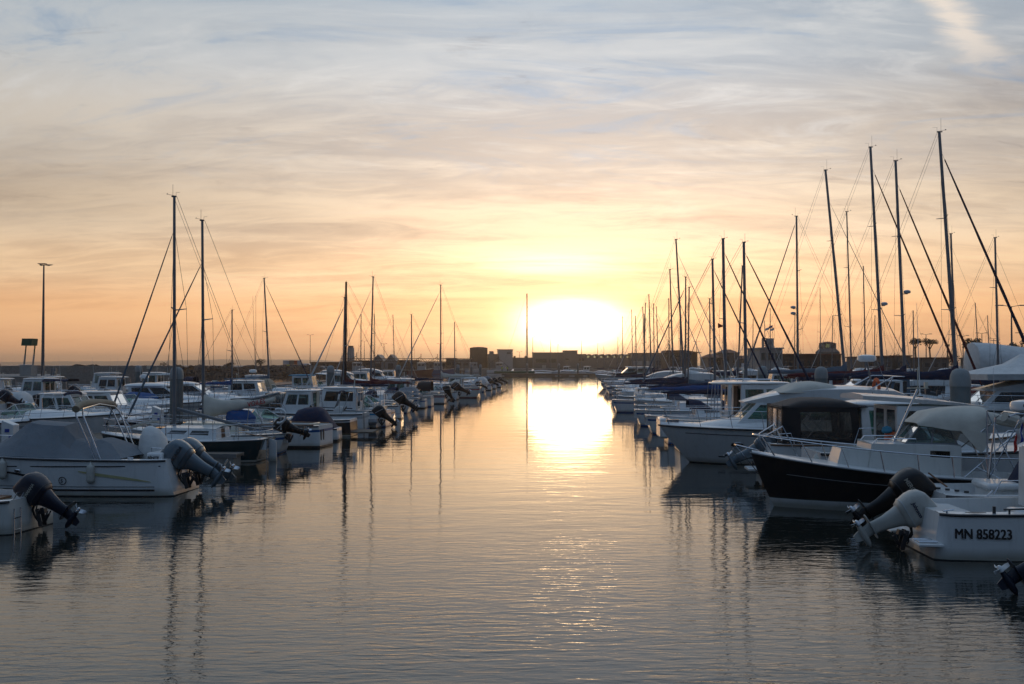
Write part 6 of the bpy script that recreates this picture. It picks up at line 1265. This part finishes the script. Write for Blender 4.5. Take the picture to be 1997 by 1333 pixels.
van(597, 336, 'white van parked beside the container stack'); van(1460, 300, 'pale van parked before the pitched roof houses')
def ice_tower():
    d = 352; o = empty('ice_tower', at(683.5, d, 1.7), 0, 'white tower with dark top and a small chute arm', 'tower'); s_ = FPX/d; H = CAMH+(709-674)/s_-1.7
    k = MB(); k.loft([[(-1.3, 0, 0), (1.2, 0, 0), (1.2, 2.4, 0), (-1.3, 2.4, 0)], [(-1.05, .1, H-.6), (.95, .1, H-.6), (.95, 2.2, H-.6), (-1.05, 2.2, H-.6)]]); w = k.build('shaft', 'renderwhite', o)
    box3(w, 'dark_cap', 'rusty', -.9, .75, H-.6, H, .2, 2.); box3(w, 'rusty_base', 'rusty', -1.35, 1.25, 0, H*.33, -.06, .1); k = MB(); k.tube([(-.9, 1, H*.62), (-2.1, 1, H*.70)], .2, 6); k.box((-2.0, 1, H*.66), (.5, .5, .9)); k.build('chute_arm', 'renderwhite', w)
ice_tower()
for px, lab in ((737, 'gabled hangar with polygon roof, first of two'), (762, 'gabled hangar with polygon roof, second of two')):
    d = 365; s_ = FPX/d; w = 11.6/s_; o = empty('hangar', at(px, d, 1.7), 0, lab, 'hangar', 'twin gabled hangars'); H = CAMH+(709-692)/s_-1.7
    k = MB(); k.prism([(-w, 0), (w, 0), (w, H*.52), (w*.05, H), (-w*.05, H), (-w, H*.52)], .0, 12); k.build('wall', 'shed', o); k = MB()
    k.prism([(-w-.15, H*.50), (0, H+.1), (w+.15, H*.50), (w+.15, H*.53), (0, H+.25), (-w-.15, H*.53)], -.3, 12.3); k.build('roof', 'shed', o); k = MB(); k.box((0, -.05, H*.2), (w*.9, .1, H*.4)); k.build('door', 'plastic', o)
def gantry():
    d = 348; xa, xb = at(664, d).x, at(925, d).x; z = at_px(0, d, 699); o = empty('lattice_gantry', Vector((xa, d, 0)), 0, 'long thin lattice conveyor bridge above the quay sheds', 'gantry'); L = xb-xa; n = 40; k = MB()
    for zz in (z, z-1.0): k.tube([(0, 0, zz), (L, 0, zz)], .10, 4)
    for i in range(n): k.tube([(L*i/n, 0, z if i % 2 else z-1.), (L*(i+1)/n, 0, z-1. if i % 2 else z)], .06, 4)
    k.build('lattice_truss', 'rusty', o)
    for i in range(5): k = MB(); k.tube([(L*(i+.5)/5, 0, 1.7), (L*(i+.5)/5, 0, z-1)], .16, 5); k.build('support_leg', 'rusty', o)
gantry()
for a in ((606, 664, 344, 707, 'long low brown shed behind the container stack', 'shed', 'rusty'), (690, 724, 350, 704, 'brown shed beside the ice tower', 'shed', 'rusty'), (776, 812, 362, 703, 'low dark shed right after the hangars', 'shed', 'rusty'), (812, 880, 372, 707, 'low wall of stores under the gantry', 'shed', 'render'), (870, 887, 368, 699, 'small dark cabin on the quay wall', 'cabin', 'rusty')):
    bld('quay_shed', a[0], a[1], a[2], a[3], a[4], a[5], a[6], roof='rooftile', wins=((.1, .25, .3, .7), (.4, .55, .3, .7), (.7, .85, .3, .7)))
def tank():
    d = 418; s_ = FPX/d; o = empty('storage_tank', at(933.5, d+5, 1.7), 0, 'dark brown round storage tank on the quay', 'tank'); H = CAMH+(709-677.5)/s_-1.7; r = 17.8/s_; k = MB(); k.lathe([(r*1.02, 0), (r, .5), (r*.98, H*.96), (r*1.0, H)], (0, 0, 0), 36); b = k.build('shell', 'rusty', o, ang=30)
    k = MB(); k.lathe([(r*1.0, H), (r*.5, H+.3), (.05, H+.4)], (0, 0, 0), 36); k.build('lid', 'rusty', b)
tank()
D = 415
bld('warehouse', 951, 973, D, 690, 'stepped grey block between tank and tall white warehouse', 'warehouse', 'render', wins=((.1, .3, .5, .7),)); bld('warehouse', 954, 962, D-2, 684.5, 'narrow stair block right beside the dark tank', 'building', 'render')
bld('warehouse', 970, 1000, D, 682, 'tall plain white warehouse with one small high window', 'warehouse', 'renderwhite', roof='concrete', wins=((.62, .88, .80, .87),)); bld('quay_shed', 1000, 1039, D+4, 697, 'low connecting store with two roof boxes', 'shed', 'render')
bld('quay_cabin', 888, 916, D-6, 700, 'low workshop at the foot of the dark tank', 'workshop', 'render', wins=((.1, .4, .3, .6), (.6, .9, .3, .6)))
for x, lab in ((1003.5, 'first small box on the low connecting store'), (1025, 'second small box on the low connecting store')): bld('roof_box', x-2, x+2, D+3, 694, lab, 'roof box', 'rusty', z0=at_px(0, D+3, 697), depth=2)
bld('fish_market', 1039, 1100, D, 688, 'long fish market hall with glazed upper strip', 'market hall', 'render', roof='concrete', wins=((.10, .44, .36, .62, 'glass'), (.52, .74, .36, .62, 'glass'), (.30, .42, .0, .2, 'renderwhite')))
bld('market_tower', 1100, 1126, D-1, 684, 'blank box tower rising from the fish market', 'building', 'render', roof='concrete', wins=((.1, .35, .45, .58),)); bld('market_annex', 1126, 1143, D, 690, 'short annex between box tower and arches', 'building', 'render', wins=((.2, .8, .5, .7),))
def arches():
    d = D; s_ = FPX/d; x0 = at(1143, d).x; H = CAMH+(709-697)/s_; o = empty('arcade_hall', Vector((x0, d, 1.7)), 0, 'low hall crowned by seven glazed round arches', 'market hall'); w = 12.85/s_; box3(o, 'wall', 'render', 0, w*7, 0, H-1.7, 0, 14)
    for i in range(7):
        cx = w*(i+.5); r = w*.47; k = MB(); z = H-1.7
        o_ = [(cx+r*math.cos(a), z+r*1.15*math.sin(a)) for a in [math.pi*j/12 for j in range(13)]]; i_ = [(cx+r*.76*math.cos(a), z+r*.9*math.sin(a)) for a in [math.pi*j/12 for j in range(13)]]
        for j in range(12): k.prism([o_[j], o_[j+1], i_[j+1], i_[j]], -.1, 12)
        ar = k.build('arch', 'render', o)
        k = MB(); k.add([(x, .3, zz) for x, zz in i_], [tuple(range(13))]); k.build('arch_pane', 'glass', ar); k = MB()
        for q in (.3, .5, .7): a = math.pi*q; k.tube([(cx, .25, z), (cx+r*.8*math.cos(a), .25, z+r*.95*math.sin(a))], .07, 4)
        k.build('arch_bar', 'render', ar)
arches()
bld('flat_hall', 1232, 1300, D-5, 689, 'long flat hall continuing from the arches', 'hall', 'render', roof='rusty', wins=((.05, .3, .2, .5, 'renderwhite'), (.4, .6, .2, .5, 'renderwhite'), (.7, .9, .2, .5)))
def portb():
    d = 330; o = bld('restaurant', 1300, 1360, d, 688, 'dark building under a wide sloping roof', 'building', 'rusty', wins=((.05, .2, .4, .8), (.3, .45, .4, .8), (.6, .8, .4, .8))); s_ = FPX/d; k = MB(); h = at_px(0, d, 688)-1.7
    k.prism([(-34/s_, h), (36/s_, h), (38/s_, h+.15), (5/s_, h+.9), (-30/s_, h+.9)], -1, 10); k.build('sloping_roof', 'rooftile', o)
    for px0, px1, y, lab in ((1412, 1440, 688, 'house with tiled pyramid roof between the masts'), (1380, 1410, 697, 'lower tiled house next to the pyramid roof house'), (1440, 1478, 700, 'low tiled terrace beside the pyramid roof house')):
        o = bld('tiled_house', px0, px1, 300, y, lab, 'house', 'render', wins=((.1, .35, .4, .8), (.6, .85, .4, .8))); s_ = FPX/300; w = (px1-px0)/2/s_; h = at_px(0, 300, y)-1.7; k = MB(); k.loft([[(-w-.4, -.4, h), (w+.4, -.4, h), (w+.4, 12.4, h), (-w-.4, 12.4, h)], [(-w*.3, 4, h+1.1), (w*.3, 4, h+1.1), (w*.3, 8, h+1.1), (-w*.3, 8, h+1.1)]]); k.build('roof', 'rooftile', o)
    d = 190; s_ = FPX/d; o = bld('port_office', 1482, 1526, d, 680, 'white port office with glazed upper floor', 'building', 'renderwhite', roof='renderwhite', wins=((.06, .28, .62, .86, 'glass'), (.36, .60, .62, .86, 'glassdark'), (.68, .94, .62, .86, 'glass')), depth=10, z0=1.)
    k = MB(); w = 22/s_; h0, h1 = at_px(0, d, 680)-1+.25, at_px(0, d, 659)-1; x0, x1 = -12/s_, 9/s_; xm = x0+8/s_
    # openwork tower: solid part with slots, ladder-like bays on one side
    k.box(((xm+x1)/2+.0, 2, (h0+h1)/2), (x1-xm, 1.2, h1-h0)); t = k.build('tower_block', 'renderwhite', o); k = MB()
    for i in range(5): z = lerp(h0, h1-.08, i/4); k.box(((x0+xm)/2, 2, z+.04), (xm-x0, 1.2, .14))
    k.box((x0+.08, 2, (h0+h1)/2), (.16, 1.2, h1-h0)); k.build('tower_ladder', 'renderwhite', t); k = MB()
    for i in range(3): k.box((xm+.35+i*.38, 1.38, h1-.85), (.13, .06, .75))
    k.build('tower_slot', 'plastic', t)
    for i, (px, y0) in enumerate(((1500, 640), (1507, 636), (1510, 641))):
        o2 = empty('flag_pole', at(px, d+3, at_px(0, d, 662)), 0, ('white flag flying over the port tower, set apart from the pair', 'striped flag over the port tower, first of the close pair', 'striped flag over the port tower, second of the close pair')[i], 'flag'); H = (662-y0+4)/s_; k = MB(); k.tube([(0, 0, 0), (0, 0, H)], .03, 5); k.build('pole', 'lampgrey', o2)
        k = MB(); k.grid([[(-.05-u*.7, .06*math.sin(u*8), H-.1-v*.45-u*.1-u*u*.15) for v in (0, .5, 1)] for u in [j/6 for j in range(7)]]); k.build('flag_cloth', ('white', 'blue', 'white')[i], o2, solid=.005)
    bld('port_hall', 1526, 1640, d+2, 692, 'long low port hall behind the grey blue sail cover', 'building', 'rusty', roof='rooftile', wins=tuple((i/10+.02, i/10+.07, .5, .75) for i in range(10)), z0=1.)
    d = 230; s_ = FPX/d; o = empty('lantern_pavilion', at(1619, d, 1.7), 0, 'glazed pavilion with low pyramid roof above the yacht booms', 'building'); z1 = at_px(0, d, 679)-1.7; z2 = at_px(0, d, 670)-1.7; z3 = at_px(0, d, 665.5)-1.7; w = 16/s_
    k = MB(); k.loft([[(x, y+w, z) for x, y in ell(0, 0, w*a, w*a, 8, 2)] for a, z in ((1.5, 0), (1.5, z1-.8), (1.0, z1), (1.0, z1+.2))]); k.build('wall', 'render', o, ang=20)
    for j in range(8): a0 = 2*math.pi*j/8; k = MB(); x, y = ell(0, 0, w*.98, w*.98, 8, 2)[j]; k.box((x, y+w, (z1+z2)/2), (.25, .25, z2-z1)); k.build('post', 'renderwhite', o)
    k = MB(); k.loft([[(x, y+w, z) for x, y in ell(0, 0, w*.95, w*.95, 8, 2)] for z in (z1, z2)], cap0=False, cap1=False); k.build('glazing', 'glass', o); k = MB(); k.loft([[(x, y+w, z) for x, y in ell(0, 0, w*a, w*a, 8, 2)] for a, z in ((1.08, z2), (1.1, z2+.1), (.5, z3-.1), (.1, z3))]); k.build('roof', 'rooftile', o, ang=20)
portb()
for px0, px1, y, lab in ((1690, 1740, 697, 'low pale block seen under the second mast'), (1752, 1776, 695, 'small pale house under the reddish jib'), (1798, 1850, 699, 'long shed beneath the umbrella pines'), (1925, 1990, 699, 'shed at the frame edge below the street lamp')): bld('shore_house', px0, px1, 200, y, lab, 'house', 'render', roof='rooftile', wins=((.1, .3, .4, .7), (.45, .6, .4, .7), (.75, .9, .4, .7)))

# ------------------------------------------------------------------ trees
def crown(o, cx, cz, a, b, c, n, leafsz, seed, lobes=7, flat=.35):
    rnd = random.Random(seed); L_ = [(rnd.uniform(-.65, .65), rnd.uniform(-.6, .6), rnd.uniform(-.2, .35), rnd.uniform(.38, .6)) for _ in range(lobes)]; k = MB()
    for i in range(n):
        l = rnd.choice(L_); th = rnd.uniform(0, 6.283); ph = math.acos(rnd.uniform(-.7, 1)); r = l[3]*rnd.uniform(.55, 1.05); p = Vector((cx+a*(l[0]+r*math.sin(ph)*math.cos(th)), b*(l[1]+r*math.sin(ph)*math.sin(th)), cz+c*(l[2]+r*math.cos(ph)*.9)))
        e1 = Vector((rnd.uniform(-1, 1), rnd.uniform(-1, 1), rnd.uniform(-1, 1))).normalized()*leafsz*rnd.uniform(.6, 1.3); e2 = e1.cross(Vector((rnd.uniform(-1, 1), rnd.uniform(-1, 1), 1))).normalized()*leafsz*.7; k.add([p-e1, p+e2, p+e1, p-e2], [(0, 1, 2, 3)])
    return k.build('crown', 'leaf', o)
def pine(px, d, ytop, wpx, label, seed, base=1.7, tall=True, flat=.55):
    s_ = FPX/d; zt = at_px(0, d, ytop); o = empty('umbrella_pine', at(px, d, base), 0, label, 'pine tree', 'pines on the shore'); H = zt-base; w = wpx/2/s_; h = w*flat*2; k = MB(); k.tube([(0, 0, -.5), (.1, 0, H*.4), (-.05, 0, H-h)], .22, 7, r2=.13)
    for j in range(6): a = j*1.05; k.tube([(0, 0, H-h*1.35), (w*.35*math.cos(a), w*.35*math.sin(a), H-h*.8), (w*.7*math.cos(a), w*.7*math.sin(a), H-h*.45)], .09, 5, r2=.03)
    k.build('trunk', 'bark', o); crown(o, 0, H-h*.5, w, w, h*.8, 900, w*.085, seed)
pine(1785, 205, 660.5, 27, 'flat umbrella pine, first of the pair beside the brown furled jib', 3); pine(1813, 203, 661, 28, 'flat umbrella pine, second of the pair beside the brown furled jib', 4); pine(1847.5, 230, 671, 10, 'tiny umbrella pine standing apart behind the tallest mast', 5)
pine(1900, 190, 659, 38, 'broad round pine above the wrapped boat', 6, flat=.75); pine(1978, 180, 665, 42, 'dark pine clump cut by the frame edge', 7, flat=.75)
def bush(px, d, ytop, wpx, label, seed, base=2.6, n=700, cat='bush', name='bush'):
    s_ = FPX/d; H = at_px(0, d, ytop)-base; w = wpx/2/s_; o = empty(name, at(px, d, base), 0, label, cat); k = MB()
    for j in range(5): a = j*1.25; k.tube([(0, 0, -.3), (w*.3*math.cos(a), w*.3*math.sin(a), H*.7)], .07, 5, r2=.02)
    k.build('trunk', 'bark', o); crown(o, 0, H*.5, w, w*.8, H*.6, n, max(.10, w*.09), seed)
bush(508, 292, 697, 18, 'round bare looking bush on the breakwater crest', 11); bush(452, 280, 705, 20, 'low scrub clump on the breakwater before the round bush', 12, n=500); bush(320, 240, 704, 18, 'thin scrub on the breakwater behind the bare silver mast', 13, n=160); bush(-2, 220, 705, 16, 'scrub at the frame edge on the sea wall', 14, n=250)
bush(1305, 328, 684, 26, 'dark tree clump beside the sloping roof building', 15, base=1.7); bush(1400, 300, 695, 24, 'dark bush between the tiled houses', 16, base=1.7); bush(1745, 215, 686, 26, 'dark hedge tree behind the yacht booms', 17, base=1.7); bush(1860, 215, 684, 30, 'dark scrub beneath the street lamps', 18, base=1.7); bush(1690, 230, 690, 30, 'scrub by the low pale block', 19, base=1.7); bush(1560, 215, 678, 12, 'small tree top over the port hall roof', 20, base=1.7, n=200); bush(1950, 215, 680, 40, 'dark tree belt beside the frame edge lamp', 21, base=1.7)

# ------------------------------------------------------------------ far craft
def trimaran():
    d = 300; o = empty('racing_trimaran', at(985, d), 0, 'racing trimaran with lone tall mast beyond the cross pontoon', 'trimaran')
    def fl(y, L, x0, w, z, name, m_):
        g = []
        for i in range(11): t = i/10; ww = w*(math.sin(math.pi*clamp(t*.92+.08))**.6)+.02; x = x0+L*t; g.append([(x, y-ww, z+.55), (x, y-ww*.8, z+.1), (x, y, z-.05), (x, y+ww*.8, z+.1), (x, y+ww, z+.55), (x, y, z+.72)])
        k = MB(); k.loft(g); return k.build(name, m_, o)
    fl(0, 15.5, -1.5, .7, .3, 'main_hull', 'white'); fl(-5, 12, -3.2, .35, .75, 'outer_float', 'beacon'); fl(5, 12, -3.2, .35, .6, 'outer_float', 'white')
    for x in (2., 8.): k = MB(); k.tube([(x, -5, 1.3), (x+.4, -2.5, 1.75), (x+.3, 0, 1.3), (x+.4, 2.5, 1.75), (x, 5, 1.3)], .28, 8); k.build('cross_beam', 'white', o)
    k = MB(); k.tube([(5., -3, 1.2), (11.5, -3, 1.5), (14, -3, 1.2)], .25, 7); k.build('furled_sail_bag', 'white', o); H = CAMH+(709-572)/(FPX/d); k = MB(); k.tube([(6.65, 0, 1), (6.6, 0, H)], .24, 8, r2=.16); k.build('mast', 'wire', o)
    for p, q in (((-1.2, 0, 1), (6.55, 0, H)), ((6, -5, 1.3), (6.6, 0, H*.8)), ((14, 0, 1.), (6.7, 0, H*.85)), ((6, 5, 1.3), (6.6, 0, H*.8))): k = MB(); k.tube([p, q], .02, 4); k.build('stay', 'wire', o)
    for x, y, lab in ((979, 0, 'first'), (989.5, 0, 'second')):
        o2 = empty('person', at(x, d-2, 1.15), 0, 'person in bright yellow vest on the trimaran deck, %s of two' % lab, 'person', 'people in yellow vests'); k = MB()
        k.loft([[(px_, py_, z) for px_, py_ in ell(0, 0, a, b, 10, 2)] for z, a, b in ((0, .13, .10), (.45, .14, .11), (.85, .17, .13), (.95, .17, .12), (1.2, .21, .13), (1.42, .20, .11), (1.5, .07, .07), (1.54, .08, .09), (1.64, .09, .10), (1.75, .05, .06))])
        for s2 in (-1, 1): k.tube([(s2*.2, 0, 1.42), (s2*.27, -.02, 1.15), (s2*.24, -.14, .95)], .05, 6, r2=.035)
        k.build('body', 'navy', o2); k = MB(); k.loft([[(px_, py_, z) for px_, py_ in ell(0, 0, a, b, 10, 2)] for z, a, b in ((.85, .20, .16), (1.2, .24, .16), (1.42, .23, .14))]); k.build('vest', 'hivis', o2)
trimaran()
def trawler(px, d, label, L=9., m_='white', sup='renderwhite'):
    o = Boat('trawler', label, 'trawler', L, 3.4, 1.3, 2.0, rake=1., tw=.8); o.hull(m_, boot='burgundy'); o.deck(xc=3, zf=.7); o.house(3.4, 6.2, 1.3, 1.1, 1.4, 3.9, rf=.2, m=sup, wins={'side': [(.1, .45, .6, .85), (.55, .9, .6, .85)], 'front': [(.08, .45, .6, .85), (.55, .92, .6, .85)]}, glass='glassdark'); o.roof(3.2, 6.3, 1.4, 1.2, 3.9)
    o.plain_tube([[(4.5, 0, 3.9), (4.5, 0, 7.)], [(1., 1.2, 1.2), (1., 1., 3.8), (1., -1., 3.8), (1., -1.2, 1.2)], [(1., 0, 3.8), (4.5, 0, 6)], [(4.5, 0, 5.5), (8.6, 0, 2.)]], .09, 'derrick', 'rusty'); return o
trawler(0, 0, 'white trawler lying below the ice tower').bowright(stern=at(667, 300)); trawler(0, 0, 'trawler cluster boat with many derricks behind the beacon side row', m_='burgundy').bowright(stern=at(795, 335)); trawler(0, 0, 'blue trawler beside the derrick one, closer to the tank', m_='bluestripe', L=11).bowright(stern=at(828, 345)); trawler(0, 0, 'small pale trawler moored before the stepped grey block', L=8).bowright(stern=at(950, 380)); trawler(0, 0, 'white trawler below the pale warehouse', L=8).bowright(stern=at(900, 385))
names = ['first', 'second', 'third', 'fourth', 'fifth', 'sixth', 'seventh', 'eighth', 'ninth', 'tenth', 'eleventh', 'twelfth', 'thirteenth', 'fourteenth', 'fifteenth', 'sixteenth', 'seventeenth', 'eighteenth']
rnd = random.Random(9)
for i in range(16):
    px = 1098+i*13.5+rnd.uniform(-3, 3); d = 345-i*5.5+rnd.uniform(-12, 12); lab = 'small boat in the hazy rank under the arches, %s counted from the sun' % names[i]
    if i % 3 == 1: b = sailboat(lab, L=8., B=2.7, mast=rnd.uniform(9, 11.5), cover='c_navy', jib=None, detail=False, hood=None, gear=False, group='hazy boats under the arches', rake=1)
    elif i % 3 == 2: b = pilothouse(lab, L=7., fs=1.1, hz=2.7, eng=None, detail=False, rail=False, group='hazy boats under the arches')
    else: b = cruiser(lab, L=7., fs=1.1, fb=1.3, eng=None, rail=False, group='hazy boats under the arches')
    (b.bowright if rnd.random() < .5 else b.bowleft)(stern=at(px, d))
for i in range(14):
    px = 1395+i*42+rnd.uniform(-8, 8); d = 178-i*4+rnd.uniform(-6, 6); lab = 'boat in the crowded rank before the port buildings, %s from the flat hall' % names[i]
    if i % 2: b = sailboat(lab, L=9., B=2.9, mast=rnd.uniform(9.5, 12), cover=('c_navy', 'c_white', 'c_blue')[i % 3], jib='c_white', jibr=.04, detail=False, hood=None, gear=False, group='crowded boats before the port buildings', rake=1)
    elif i % 4: b = pilothouse(lab, L=7.5, fs=1.1, hz=2.8, eng=None, detail=False, group='crowded boats before the port buildings')
    else: b = flybridge(lab, L=9., rail=False, group='crowded boats before the port buildings')
    (b.bowright if rnd.random() < .5 else b.bowleft)(stern=at(px, d))

# ------------------------------------------------------------------ ropes and fenders along the channel
bpy.context.view_layer.update()
